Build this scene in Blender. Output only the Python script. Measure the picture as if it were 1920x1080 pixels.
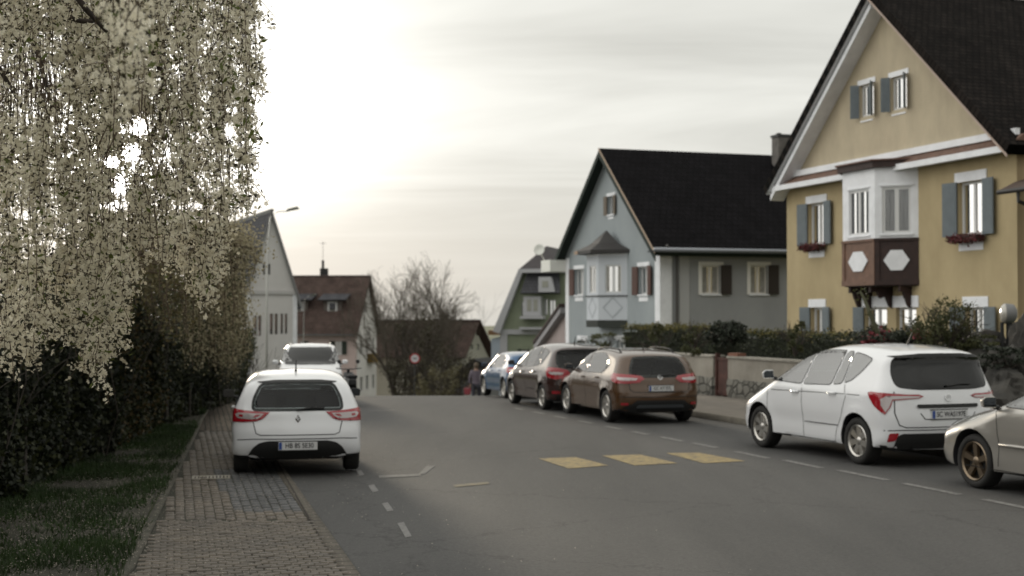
import bpy, bmesh, math, random
import numpy as np
from mathutils import Vector, Matrix
from mathutils.geometry import delaunay_2d_cdt
S = bpy.context.scene
for o in list(bpy.data.objects): bpy.data.objects.remove(o)
C = S.collection
# ------------------------------------------------------------ camera
F = 2600.0; PITCH = math.atan(52 / F); EYE = (0.0, 0.0, 2.2)
cd = bpy.data.cameras.new('camera'); cam = bpy.data.objects.new('camera', cd); C.objects.link(cam)
cd.sensor_width = 36; cd.lens = F / 1920 * 36; cd.clip_start = 0.1; cd.clip_end = 6000
cam.location = EYE; cam.rotation_euler = (math.pi / 2 + PITCH, 0, 0)
cd.dof.use_dof = True; cd.dof.focus_distance = 8.2; cd.dof.aperture_fstop = 2.8
S.camera = cam
# ------------------------------------------------------------ light
SUN_AZ = math.radians(-16.1); SUN_EL = math.radians(6.4)
SD = Vector((math.sin(SUN_AZ) * math.cos(SUN_EL), math.cos(SUN_AZ) * math.cos(SUN_EL), math.sin(SUN_EL)))
sl = bpy.data.lights.new('sun', 'SUN'); sl.energy = 2.0; sl.angle = math.radians(6); sl.color = (1.0, 0.86, 0.66)
sun = bpy.data.objects.new('sun', sl); C.objects.link(sun)
sun.rotation_euler = (-SD).to_track_quat('-Z', 'Y').to_euler()
W = bpy.data.worlds.new('World'); S.world = W; W.use_nodes = True
def world():
    nt = W.node_tree; N = nt.nodes; L = nt.links; N.clear()
    def n(t, **k):
        x = N.new(t)
        for a, b in k.items(): setattr(x, a, b)
        return x
    def mt(op, a, b=None, c=None, clamp=False):
        m = n('ShaderNodeMath', operation=op, use_clamp=clamp)
        for i, v in enumerate((a, b, c)):
            if v is None: continue
            if isinstance(v, (int, float)): m.inputs[i].default_value = v
            else: L.new(v, m.inputs[i])
        return m.outputs[0]
    def mixc(f, a, b):
        m = n('ShaderNodeMix', data_type='RGBA')
        for s, v in ((0, f), (6, a), (7, b)):
            if isinstance(v, tuple): m.inputs[s].default_value = v + (1,)
            elif isinstance(v, (int, float)): m.inputs[s].default_value = v
            else: L.new(v, m.inputs[s])
        return m.outputs[2]
    sky = n('ShaderNodeTexSky', sky_type='NISHITA'); sky.sun_disc = False
    sky.sun_elevation = SUN_EL; sky.sun_rotation = SUN_AZ; sky.dust_density = 2.0
    tc = n('ShaderNodeTexCoord'); sep = n('ShaderNodeSeparateXYZ'); L.new(tc.outputs['Generated'], sep.inputs[0])
    vd = n('ShaderNodeVectorMath', operation='DOT_PRODUCT'); L.new(tc.outputs['Generated'], vd.inputs[0]); vd.inputs[1].default_value = SD
    dot = mt('MAXIMUM', vd.outputs['Value'], 0.0)
    # clouds: noise stretched into streaks on a plane overhead
    zz = mt('ADD', mt('MAXIMUM', sep.outputs[2], 0.0), 0.12)
    cx = mt('DIVIDE', sep.outputs[0], zz); cy = mt('DIVIDE', sep.outputs[1], zz)
    cv = n('ShaderNodeCombineXYZ'); L.new(cx, cv.inputs[0]); L.new(cy, cv.inputs[1])
    mp = n('ShaderNodeMapping'); mp.inputs['Rotation'].default_value = (0, 0, 0.45); mp.inputs['Scale'].default_value = (0.34, 0.95, 1)
    L.new(cv.outputs[0], mp.inputs[0])
    ns = n('ShaderNodeTexNoise'); ns.inputs['Scale'].default_value = 1.1; ns.inputs['Detail'].default_value = 7; ns.inputs['Roughness'].default_value = 0.55; ns.inputs['Distortion'].default_value = 0.6
    L.new(mp.outputs[0], ns.inputs[0])
    cr = n('ShaderNodeValToRGB'); cr.color_ramp.elements[0].position = 0.36; cr.color_ramp.elements[1].position = 0.66; L.new(ns.outputs[0], cr.inputs[0])
    cl = mixc(cr.outputs[0], (6.0, 6.0, 5.6), (8.9, 8.9, 8.35))
    # darker cloud bank low over the horizon
    hz = n('ShaderNodeMapRange'); hz.interpolation_type = 'SMOOTHSTEP'; L.new(mt('ADD', sep.outputs[2], mt('MULTIPLY', mt('SUBTRACT', ns.outputs[0], 0.5), 0.06)), hz.inputs[0])
    hz.inputs[1].default_value = 0.035; hz.inputs[2].default_value = 0.125; hz.inputs[3].default_value = 1; hz.inputs[4].default_value = 0
    cl = mixc(mt('MULTIPLY', hz.outputs[0], 0.85), cl, (6.7, 6.6, 6.1))
    # the far side of the sky (behind the viewer) is dimmer
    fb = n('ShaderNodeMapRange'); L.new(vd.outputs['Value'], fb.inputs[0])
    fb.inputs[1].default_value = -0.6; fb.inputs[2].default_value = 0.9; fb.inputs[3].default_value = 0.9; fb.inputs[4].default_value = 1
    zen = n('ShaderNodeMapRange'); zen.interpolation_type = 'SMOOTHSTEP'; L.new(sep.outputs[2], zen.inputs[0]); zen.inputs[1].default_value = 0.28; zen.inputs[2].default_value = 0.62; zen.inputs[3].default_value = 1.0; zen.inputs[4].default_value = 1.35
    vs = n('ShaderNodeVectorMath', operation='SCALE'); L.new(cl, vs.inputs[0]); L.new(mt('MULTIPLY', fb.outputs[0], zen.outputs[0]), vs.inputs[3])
    g = mt('ADD', mt('MULTIPLY', mt('POWER', dot, 75.0), 7.5), mt('ADD', mt('MULTIPLY', mt('POWER', dot, 90.0), 8.0), mt('MULTIPLY', mt('POWER', dot, 3500.0), 160.0)))
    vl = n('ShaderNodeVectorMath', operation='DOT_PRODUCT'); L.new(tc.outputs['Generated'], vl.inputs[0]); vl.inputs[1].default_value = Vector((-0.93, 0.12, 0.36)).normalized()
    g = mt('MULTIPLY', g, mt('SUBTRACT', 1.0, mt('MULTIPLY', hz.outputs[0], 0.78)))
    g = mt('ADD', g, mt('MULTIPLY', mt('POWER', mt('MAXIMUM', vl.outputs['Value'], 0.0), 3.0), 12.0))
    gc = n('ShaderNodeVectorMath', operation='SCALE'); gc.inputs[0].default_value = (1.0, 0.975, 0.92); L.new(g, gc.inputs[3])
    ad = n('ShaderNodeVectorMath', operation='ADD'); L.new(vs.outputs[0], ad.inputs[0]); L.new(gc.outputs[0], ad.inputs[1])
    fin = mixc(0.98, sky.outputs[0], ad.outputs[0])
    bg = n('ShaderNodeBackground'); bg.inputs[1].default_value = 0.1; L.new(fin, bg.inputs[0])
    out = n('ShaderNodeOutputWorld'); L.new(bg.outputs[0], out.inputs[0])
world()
S.view_settings.view_transform = 'Standard'; S.view_settings.look = 'None'; S.view_settings.exposure = 0.0; S.view_settings.gamma = 1
S.render.engine = 'CYCLES'; S.cycles.max_bounces = 8; S.cycles.transparent_max_bounces = 12; S.cycles.use_denoising = True
# ------------------------------------------------------------ projection helpers (photo pixel -> place in the world)
def ray(px, py):
    u = (px - 960) / F; v = (540 - py) / F
    return np.array((u, math.cos(PITCH) - v * math.sin(PITCH), math.sin(PITCH) + v * math.cos(PITCH)))
def P(px, py, Y):
    d = ray(px, py); return Vector(EYE) + Vector(d * (Y / d[1]))
def G(px, py, z=0.0):
    d = ray(px, py); t = (z - EYE[2]) / d[2]; return Vector(EYE) + Vector(d * t)
SX, SY = -0.314, 0.949          # direction of the street
def gz(y, x=0):
    if y < 34.5: return 0.0
    yb = 34.5 + 0.105 / 0.008
    if y < yb: return -0.004 * (y - 34.5) ** 2
    z = -0.004 * (yb - 34.5) ** 2
    return z - 0.105 * (min(y, 140) - yb) - 0.02 * max(0, min(y, 600) - 140)
# ------------------------------------------------------------ materials
MATS = {}
def mat(name, col, rough=0.8, metal=0.0, var=0.0, vs=3.0, bump=0.0, bs=40.0, coat=0.0, spec=0.5, col2=None, trans=0.0, sss=0.0, streak=False):
    if name in MATS: return MATS[name]
    m = bpy.data.materials.new(name); m.use_nodes = True; nt = m.node_tree; b = nt.nodes['Principled BSDF']
    b.inputs['Base Color'].default_value = (*col, 1); b.inputs['Roughness'].default_value = rough
    b.inputs['Metallic'].default_value = metal; b.inputs['Coat Weight'].default_value = coat; b.inputs['Coat Roughness'].default_value = 0.04
    b.inputs['Specular IOR Level'].default_value = spec
    L = nt.links
    tc = nt.nodes.new('ShaderNodeTexCoord')
    if var or col2:
        nz = nt.nodes.new('ShaderNodeTexNoise'); nz.inputs['Scale'].default_value = vs; nz.inputs['Detail'].default_value = 6; nz.inputs['Roughness'].default_value = 0.65
        if streak:
            sm = nt.nodes.new('ShaderNodeMapping'); sm.inputs['Scale'].default_value = (0.8, 0.8, 0.45); L.new(tc.outputs['Object'], sm.inputs[0]); L.new(sm.outputs[0], nz.inputs[0])
        else: L.new(tc.outputs['Object'], nz.inputs[0])
        r = nt.nodes.new('ShaderNodeValToRGB'); L.new(nz.outputs[0], r.inputs[0])
        c2 = col2 if col2 else tuple(c * (1 - var) for c in col)
        r.color_ramp.elements[0].position = 0.32; r.color_ramp.elements[0].color = (*c2, 1)
        r.color_ramp.elements[1].position = 0.68; r.color_ramp.elements[1].color = (*[min(1, c * (1 + var * 0.5)) for c in col], 1)
        L.new(r.outputs[0], b.inputs['Base Color'])
    if bump:
        nb = nt.nodes.new('ShaderNodeTexNoise'); nb.inputs['Scale'].default_value = bs; nb.inputs['Detail'].default_value = 4; L.new(tc.outputs['Object'], nb.inputs[0])
        bp = nt.nodes.new('ShaderNodeBump'); bp.inputs['Strength'].default_value = bump; bp.inputs['Distance'].default_value = 0.02
        L.new(nb.outputs[0], bp.inputs['Height']); L.new(bp.outputs[0], b.inputs['Normal'])
    if trans:
        tl = nt.nodes.new('ShaderNodeBsdfTranslucent'); mx = nt.nodes.new('ShaderNodeMixShader'); mx.inputs[0].default_value = trans
        if b.inputs['Base Color'].is_linked: L.new(b.inputs['Base Color'].links[0].from_socket, tl.inputs[0])
        else: tl.inputs[0].default_value = (*col, 1)
        L.new(b.outputs[0], mx.inputs[1]); L.new(tl.outputs[0], mx.inputs[2]); L.new(mx.outputs[0], nt.nodes['Material Output'].inputs[0])
    MATS[name] = m; return m
def glassmat(name, tint, ior=1.5, rough=0.0):
    m = bpy.data.materials.new(name); m.use_nodes = True; nt = m.node_tree; nt.nodes.remove(nt.nodes['Principled BSDF'])
    t = nt.nodes.new('ShaderNodeBsdfTransparent'); t.inputs[0].default_value = (*tint, 1)
    g = nt.nodes.new('ShaderNodeBsdfGlossy'); g.inputs['Roughness'].default_value = rough
    f = nt.nodes.new('ShaderNodeFresnel'); f.inputs[0].default_value = ior
    mx = nt.nodes.new('ShaderNodeMixShader'); nt.links.new(f.outputs[0], mx.inputs[0]); nt.links.new(t.outputs[0], mx.inputs[1]); nt.links.new(g.outputs[0], mx.inputs[2])
    nt.links.new(mx.outputs[0], nt.nodes['Material Output'].inputs[0]); MATS[name] = m; return m
def brickmat(name, c1, c2, mortar, bw, bh, ms, off=0.5, rot=0.0, bump=0.4, use_uv=False, rough=0.85, dirt=0.3, squash=1.0):
    m = bpy.data.materials.new(name); m.use_nodes = True; nt = m.node_tree; b = nt.nodes['Principled BSDF']; L = nt.links
    b.inputs['Roughness'].default_value = rough; b.inputs['Specular IOR Level'].default_value = 0.03 if use_uv else 0.4
    tc = nt.nodes.new('ShaderNodeTexCoord'); mp = nt.nodes.new('ShaderNodeMapping'); mp.inputs['Rotation'].default_value = (0, 0, rot)
    L.new(tc.outputs['UV' if use_uv else 'Object'], mp.inputs[0])
    br = nt.nodes.new('ShaderNodeTexBrick'); br.inputs['Scale'].default_value = 1; br.offset = off
    br.inputs['Color1'].default_value = (*c1, 1); br.inputs['Color2'].default_value = (*c2, 1); br.inputs['Mortar'].default_value = (*mortar, 1)
    br.inputs['Brick Width'].default_value = bw; br.inputs['Row Height'].default_value = bh; br.inputs['Mortar Size'].default_value = ms; br.inputs['Mortar Smooth'].default_value = 0.3
    L.new(mp.outputs[0], br.inputs[0])
    nz = nt.nodes.new('ShaderNodeTexNoise'); nz.inputs['Scale'].default_value = 1.3; nz.inputs['Detail'].default_value = 8; nz.inputs['Roughness'].default_value = 0.7; L.new(tc.outputs['Object'], nz.inputs[0])
    mr = nt.nodes.new('ShaderNodeMapRange'); L.new(nz.outputs[0], mr.inputs[0]); mr.inputs[1].default_value = 0.3; mr.inputs[2].default_value = 0.7; mr.inputs[3].default_value = 1 - dirt; mr.inputs[4].default_value = 1 + dirt * 0.5
    sc = nt.nodes.new('ShaderNodeVectorMath'); sc.operation = 'SCALE'; L.new(br.outputs[0], sc.inputs[0]); L.new(mr.outputs[0], sc.inputs[3]); L.new(sc.outputs[0], b.inputs['Base Color'])
    iv = nt.nodes.new('ShaderNodeMath'); iv.operation = 'SUBTRACT'; iv.inputs[0].default_value = 1; L.new(br.outputs['Fac'], iv.inputs[1])
    nf = nt.nodes.new('ShaderNodeTexNoise'); nf.inputs['Scale'].default_value = 60; L.new(tc.outputs['Object'], nf.inputs[0])
    ad = nt.nodes.new('ShaderNodeMath'); ad.operation = 'MULTIPLY_ADD'; L.new(nf.outputs[0], ad.inputs[0]); ad.inputs[1].default_value = 0.35; L.new(iv.outputs[0], ad.inputs[2])
    bp = nt.nodes.new('ShaderNodeBump'); bp.inputs['Strength'].default_value = bump; bp.inputs['Distance'].default_value = 0.02; L.new(ad.outputs[0], bp.inputs['Height']); L.new(bp.outputs[0], b.inputs['Normal'])
    MATS[name] = m; return m
# ------------------------------------------------------------ mesh helpers
def link(o, parent=None):
    C.objects.link(o)
    if parent is not None: o.parent = parent
    return o
def tag(o, label=None, cat=None, group=None, kind=None):
    if label: o['label'] = label
    if cat: o['category'] = cat
    if group: o['group'] = group
    if kind: o['kind'] = kind
    return o
def empty(name, loc=(0, 0, 0), rz=0.0, parent=None):
    o = bpy.data.objects.new(name, None); o.location = loc; o.rotation_euler = (0, 0, rz); o.empty_display_size = 0.2
    return link(o, parent)
def npmesh(name, V, Fc, m, parent=None, smooth=False):
    V = np.asarray(V, dtype=np.float32).reshape(-1, 3); Fc = np.asarray(Fc, dtype=np.int32); k = Fc.shape[1]
    me = bpy.data.meshes.new(name); me.vertices.add(len(V)); me.vertices.foreach_set('co', V.ravel())
    me.loops.add(Fc.size); me.loops.foreach_set('vertex_index', Fc.ravel()); me.polygons.add(len(Fc))
    me.polygons.foreach_set('loop_start', np.arange(0, Fc.size, k, dtype=np.int32)); me.polygons.foreach_set('loop_total', np.full(len(Fc), k, dtype=np.int32))
    if smooth: me.polygons.foreach_set('use_smooth', np.ones(len(Fc), dtype=bool))
    me.update(calc_edges=True); me.materials.append(m)
    return link(bpy.data.objects.new(name, me), parent)
class MB:
    def __init__(s): s.v = []; s.f = []; s.mi = []; s.cur = 0
    def add(s, vs, fs, M=None):
        b = len(s.v)
        for p in vs:
            p = Vector(p); s.v.append(tuple(M @ p) if M is not None else tuple(p))
        for f in fs: s.f.append(tuple(b + i for i in f)); s.mi.append(s.cur)
        return s
    def box(s, x0, x1, y0, y1, z0, z1, M=None):
        vs = [(x0, y0, z0), (x1, y0, z0), (x1, y1, z0), (x0, y1, z0), (x0, y0, z1), (x1, y0, z1), (x1, y1, z1), (x0, y1, z1)]
        return s.add(vs, [(0, 3, 2, 1), (4, 5, 6, 7), (0, 1, 5, 4), (1, 2, 6, 5), (2, 3, 7, 6), (3, 0, 4, 7)], M)
    def prism(s, poly, y0, y1, M=None):        # polygon in (x,z) extruded along y
        n = len(poly); vs = [(x, y0, z) for x, z in poly] + [(x, y1, z) for x, z in poly]
        return s.add(vs, [tuple(range(n)), tuple(range(2 * n - 1, n - 1, -1))] + [(i, i + n, (i + 1) % n + n, (i + 1) % n) for i in range(n)], M)
    def prismz(s, poly, z0, z1, M=None):       # polygon in (x,y) extruded along z
        n = len(poly); vs = [(x, y, z0) for x, y in poly] + [(x, y, z1) for x, y in poly]
        return s.add(vs, [tuple(range(n - 1, -1, -1)), tuple(range(n, 2 * n))] + [(i, (i + 1) % n, (i + 1) % n + n, i + n) for i in range(n)], M)
    def tube(s, pts, rs, n=8, M=None, cap=True):
        pts = [Vector(p) for p in pts]
        if isinstance(rs, (int, float)): rs = [rs] * len(pts)
        vs = []; fs = []
        for i, p in enumerate(pts):
            t = (pts[min(i + 1, len(pts) - 1)] - pts[max(i - 1, 0)]).normalized()
            a = t.cross(Vector((0, 0, 1)) if abs(t.z) < 0.9 else Vector((1, 0, 0))).normalized(); b = t.cross(a)
            for k in range(n):
                q = 2 * math.pi * k / n; vs.append(p + (a * math.cos(q) + b * math.sin(q)) * rs[i])
        for i in range(len(pts) - 1):
            for k in range(n): fs.append((i * n + k, i * n + (k + 1) % n, (i + 1) * n + (k + 1) % n, (i + 1) * n + k))
        if cap: fs.append(tuple(range(n - 1, -1, -1))); fs.append(tuple((len(pts) - 1) * n + k for k in range(n)))
        return s.add(vs, fs, M)
    def lathe(s, prof, n=24, M=None, closed=False):   # (r, h) round local z
        vs = []; fs = []; m = len(prof)
        for k in range(n):
            q = 2 * math.pi * k / n
            for r, h in prof: vs.append((r * math.cos(q), r * math.sin(q), h))
        for k in range(n):
            for i in range(m if closed else m - 1):
                a = k * m + i; b = k * m + (i + 1) % m; c = ((k + 1) % n) * m + (i + 1) % m; d = ((k + 1) % n) * m + i; fs.append((a, d, c, b))
        return s.add(vs, fs, M)
    def build(s, name, m, parent=None, smooth=False, bevel=0.0, ang=None):
        me = bpy.data.meshes.new(name); me.from_pydata(s.v, [], s.f)
        for x in (m if isinstance(m, (list, tuple)) else [m]): me.materials.append(x)
        if any(s.mi): me.polygons.foreach_set('material_index', s.mi)
        if smooth: me.polygons.foreach_set('use_smooth', [True] * len(me.polygons))
        if smooth and ang: me.set_sharp_from_angle(angle=math.radians(ang))
        o = link(bpy.data.objects.new(name, me), parent)
        if bevel:
            b = o.modifiers.new('bevel', 'BEVEL'); b.width = bevel; b.segments = 2; b.limit_method = 'ANGLE'
        return o
def roundpoly(poly, r, n=4):
    out = []; N = len(poly)
    for i in range(N):
        p = np.array(poly[i], float); a = np.array(poly[i - 1], float) - p; b = np.array(poly[(i + 1) % N], float) - p
        la = np.linalg.norm(a); lb = np.linalg.norm(b); q = min(r, la * 0.45, lb * 0.45); A = p + a / la * q; B = p + b / lb * q
        for k in range(n + 1):
            t = k / n; out.append(tuple((1 - t) ** 2 * A + 2 * t * (1 - t) * p + t * t * B))
    return out
def inside(pt, poly):
    x, y = pt; c = False; j = len(poly) - 1
    for i in range(len(poly)):
        xi, yi = poly[i]; xj, yj = poly[j]
        if (yi > y) != (yj > y) and x < (xj - xi) * (y - yi) / (yj - yi) + xi: c = not c
        j = i
    return c
def offpoly(poly, d):
    N = len(poly); ar = sum(poly[i - 1][0] * poly[i][1] - poly[i][0] * poly[i - 1][1] for i in range(N)); sg = 1 if ar > 0 else -1; out = []
    for i in range(N):
        a = np.array(poly[i - 1], float); b = np.array(poly[(i + 1) % N], float); t = b - a; l = np.linalg.norm(t) + 1e-9
        out.append((poly[i][0] + sg * t[1] / l * d, poly[i][1] - sg * t[0] / l * d))
    return out
def fill2d(outer, holes=(), step=0.08):
    """triangulate polygon with inner points; returns pts, tris"""
    pts = []; edges = []
    def loop(pl, st):
        b = len(pts)
        for i in range(len(pl)):
            a = np.array(pl[i], float); c = np.array(pl[(i + 1) % len(pl)], float); n = max(1, int(np.linalg.norm(c - a) / st))
            for k in range(n): pts.append(tuple(a + (c - a) * k / n))
        e = len(pts)
        for i in range(b, e): edges.append((i, i + 1 if i + 1 < e else b))
    loop(outer, step)
    for h in holes: loop(h, step)
    xs = [p[0] for p in outer]; ys = [p[1] for p in outer]
    if step < 5:
        bd = np.array(pts)
        x = min(xs) + step * 0.5; r = 0
        while x < max(xs):
            y = min(ys) + step * (0.5 if r % 2 else 0.25)
            while y < max(ys):
                if np.min(np.hypot(bd[:, 0] - x, bd[:, 1] - y)) > step * 0.45 and inside((x, y), outer) and not any(inside((x, y), h) for h in holes): pts.append((x, y))
                y += step
            x += step; r += 1
    v, e, f, *_ = delaunay_2d_cdt([Vector(p) for p in pts], edges, [], 0, 1e-7)
    v = [(p.x, p.y) for p in v]; out = []
    for t in f:
        c = (sum(v[i][0] for i in t) / len(t), sum(v[i][1] for i in t) / len(t))
        if inside(c, outer) and not any(inside(c, h) for h in holes): out.append(tuple(t))
    return v, out
def text(name, s, size, m, parent, loc, rot, squash=1.0, extrude=0.001, align='CENTER'):
    cu = bpy.data.curves.new(name, 'FONT'); cu.body = s; cu.size = size; cu.extrude = extrude; cu.align_x = align; cu.align_y = 'CENTER'; cu.offset = size * 0.015
    t = bpy.data.objects.new(name, cu); C.objects.link(t); me = bpy.data.meshes.new_from_object(t.evaluated_get(bpy.context.evaluated_depsgraph_get())); bpy.data.objects.remove(t); bpy.data.curves.remove(cu)
    me.materials.clear(); me.materials.append(m); o = bpy.data.objects.new(name, me); link(o, parent); o.location = loc; o.rotation_euler = rot; o.scale = (squash, 1, 1); return o
rng = np.random.default_rng(7); random.seed(7)
def leafquads(cen, size, rng, aspect=0.6, up=0.0):
    """random oriented leaf quads (pointed) at centres"""
    n = len(cen); a = rng.normal(size=(n, 3)); a[:, 2] -= up; a /= np.linalg.norm(a, axis=1)[:, None]
    b = rng.normal(size=(n, 3)); b -= (b * a).sum(1)[:, None] * a; b /= np.linalg.norm(b, axis=1)[:, None]
    s = (size * rng.uniform(0.6, 1.3, n))[:, None]
    V = np.stack([cen - a * s * 0.5, cen + b * s * aspect * 0.5, cen + a * s * 0.5, cen - b * s * aspect * 0.5], 1).reshape(-1, 3)
    return V, np.arange(n * 4).reshape(-1, 4)
def segmesh(segs, n=5):
    """segs: list of (p0,p1,r0,r1) -> V,F"""
    A = np.array([s[0] for s in segs], float); B = np.array([s[1] for s in segs], float); r0 = np.array([s[2] for s in segs]); r1 = np.array([s[3] for s in segs])
    t = B - A; t /= np.linalg.norm(t, axis=1)[:, None] + 1e-9; u = np.where(np.abs(t[:, 2:3]) < 0.9, np.array([[0, 0, 1.0]]), np.array([[1.0, 0, 0]]))
    a = np.cross(t, u); a /= np.linalg.norm(a, axis=1)[:, None] + 1e-9; b = np.cross(t, a); V = []
    for P_, r in ((A, r0), (B, r1)):
        for k in range(n):
            q = 2 * math.pi * k / n; V.append(P_ + (a * math.cos(q) + b * math.sin(q)) * r[:, None])
    V = np.stack(V, 1).reshape(-1, 3); base = (np.arange(len(segs)) * 2 * n)[:, None]
    Fs = np.stack([base + np.array([[k, (k + 1) % n, n + (k + 1) % n, n + k]]) for k in range(n)], 1).reshape(-1, 4)
    return V, Fs
def branches(rng, p, d, L, r, depth, segs, tips, spread=0.55, droop=0.0, nseg=3, kids=3, shrink=0.68):
    p = np.array(p, float); d = np.array(d, float)
    for i in range(nseg):
        d2 = d + rng.normal(size=3) * 0.13; d2[2] -= droop; d2 /= np.linalg.norm(d2); q = p + d2 * L / nseg; r2 = r * 0.86
        segs.append((p, q, r, r2)); p, d, r = q, d2, r2
        if depth > 0 and i > 0:
            for k in range(kids if i == nseg - 1 else 1):
                v = rng.normal(size=3); v -= v.dot(d) * d; v /= np.linalg.norm(v); nd = d + v * spread * rng.uniform(0.6, 1.4); nd /= np.linalg.norm(nd)
                branches(rng, p, nd, L * shrink * rng.uniform(0.75, 1.15), r * 0.68, depth - 1, segs, tips, spread, droop, nseg, kids, shrink)
    tips.append(p)
# ============================================================ ground, road, pavements
def poly_at(pl, y):
    for (x0, y0), (x1, y1) in zip(pl, pl[1:]):
        if y <= y1: return x0 + (x1 - x0) * (y - y0) / (y1 - y0)
    (x0, y0), (x1, y1) = pl[-2:]; return x1 + (x1 - x0) * (y - y1) / (y1 - y0)
ROWS = [-25, -10, 0, 4, 6] + list(np.arange(7, 34, 0.5)) + list(np.arange(34, 50, 0.4)) + [52, 55, 60, 65, 70, 80, 90, 100, 110, 120, 130, 140]
def strip(name, left, right, off, m, y0, y1, nx=2, kind='structure', skirt=0.0, parent=None):
    rows = [y0] + [y for y in ROWS if y0 < y < y1] + [y1]; V = []; Fc = []
    for y in rows:
        a = poly_at(left, y); b = poly_at(right, y)
        for k in range(nx + 1): V.append((a + (b - a) * k / nx, y, gz(y) + off))
    for i in range(len(rows) - 1):
        for k in range(nx): q = i * (nx + 1) + k; Fc.append((q, q + 1, q + nx + 2, q + nx + 1))
    if skirt:
        b = len(V); n = len(rows)
        for i, y in enumerate(rows):
            for s in (0, nx): x, yy, z = V[i * (nx + 1) + s]; V.append((x, yy, z - skirt))
        for i in range(n - 1):
            Fc.append((i * (nx + 1), (i + 1) * (nx + 1), b + 2 * (i + 1), b + 2 * i)); Fc.append((i * (nx + 1) + nx, b + 2 * i + 1, b + 2 * (i + 1) + 1, (i + 1) * (nx + 1) + nx))
    o = npmesh(name, V, Fc, m, parent)
    if kind: o['kind'] = kind
    return o
def asphalt():
    m = bpy.data.materials.new('asphalt'); m.use_nodes = True; nt = m.node_tree; b = nt.nodes['Principled BSDF']; L = nt.links; N = nt.nodes
    tc = N.new('ShaderNodeTexCoord')
    def noise(sc, det=6, ro=0.6, src=None):
        x = N.new('ShaderNodeTexNoise'); x.inputs['Scale'].default_value = sc; x.inputs['Detail'].default_value = det; x.inputs['Roughness'].default_value = ro; L.new(src or tc.outputs['Object'], x.inputs[0]); return x
    mp = N.new('ShaderNodeMapping'); mp.inputs['Rotation'].default_value = (0, 0, -0.27); mp.inputs['Scale'].default_value = (1, 0.16, 1); L.new(tc.outputs['Object'], mp.inputs[0])
    n1 = noise(0.55, 7, 0.6, mp.outputs[0]); n2 = noise(26, 8, 0.85); n3 = noise(170, 2, 0.6)
    r = N.new('ShaderNodeValToRGB'); L.new(n1.outputs[0], r.inputs[0]); e = r.color_ramp.elements
    e[0].position = 0.3; e[0].color = (0.043, 0.0425, 0.0425, 1); e[1].position = 0.7; e[1].color = (0.078, 0.0755, 0.073, 1)
    g = N.new('ShaderNodeMapRange'); L.new(n2.outputs[0], g.inputs[0]); g.inputs[1].default_value = 0.3; g.inputs[2].default_value = 0.7; g.inputs[3].default_value = 0.55; g.inputs[4].default_value = 1.5
    s = N.new('ShaderNodeVectorMath'); s.operation = 'SCALE'; L.new(r.outputs[0], s.inputs[0]); L.new(g.outputs[0], s.inputs[3])
    vo = N.new('ShaderNodeTexVoronoi'); vo.feature = 'DISTANCE_TO_EDGE'; vo.inputs['Scale'].default_value = 0.22; 
    nd = noise(1.6, 5, 0.7); av = N.new('ShaderNodeVectorMath'); av.operation = 'MULTIPLY_ADD'; L.new(nd.outputs['Color'], av.inputs[0]); av.inputs[1].default_value = (1.2, 1.2, 0); L.new(tc.outputs['Object'], av.inputs[2]); L.new(av.outputs[0], vo.inputs[0])
    cr = N.new('ShaderNodeMapRange'); L.new(vo.outputs['Distance'], cr.inputs[0]); cr.inputs[1].default_value = 0.0; cr.inputs[2].default_value = 0.006; cr.inputs[3].default_value = 0.6; cr.inputs[4].default_value = 1
    s2 = N.new('ShaderNodeVectorMath'); s2.operation = 'SCALE'; L.new(s.outputs[0], s2.inputs[0]); L.new(cr.outputs[0], s2.inputs[3]); L.new(s2.outputs[0], b.inputs['Base Color'])
    b.inputs['Roughness'].default_value = 0.78; b.inputs['Specular IOR Level'].default_value = 0.35
    bp = N.new('ShaderNodeBump'); bp.inputs['Strength'].default_value = 0.5; bp.inputs['Distance'].default_value = 0.008; L.new(n3.outputs[0], bp.inputs['Height']); L.new(bp.outputs[0], b.inputs['Normal'])
    return m
M_ASPH = asphalt()
M_PAVE = brickmat('brick_pavers', (0.15, 0.118, 0.088), (0.105, 0.084, 0.064), (0.022, 0.019, 0.015), 0.21, 0.105, 0.012, rot=-(math.pi / 2 + 0.225), bump=0.9, dirt=0.4)
M_PAVG = brickmat('grey_pavers', (0.10, 0.10, 0.10), (0.08, 0.082, 0.085), (0.02, 0.02, 0.02), 0.21, 0.105, 0.012, rot=-(math.pi / 2 + 0.225), bump=0.7, dirt=0.25)
M_CONC = mat('kerb_concrete', (0.15, 0.135, 0.11), 0.9, var=0.35, vs=5, bump=0.4, bs=60)
M_SOIL = mat('dark_soil', (0.035, 0.034, 0.022), 0.95, var=0.6, vs=1.5, bump=0.8, bs=25, col2=(0.02, 0.017, 0.011))
M_FIELD = mat('field_grass', (0.07, 0.085, 0.035), 0.95, var=0.5, vs=0.4, bump=0.6, bs=10)
M_MARK = mat('worn_white_paint', (0.235, 0.23, 0.22), 0.7, vs=16, col2=(0.075, 0.072, 0.069), bump=0.3, bs=150)
M_MARKF = mat('faded_white_paint', (0.15, 0.147, 0.14), 0.75, vs=9, col2=(0.085, 0.082, 0.078), bump=0.3, bs=150)
M_YEL = mat('worn_yellow_paint', (0.36, 0.27, 0.105), 0.75, vs=9, col2=(0.125, 0.10, 0.065), bump=0.3, bs=150)
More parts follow.
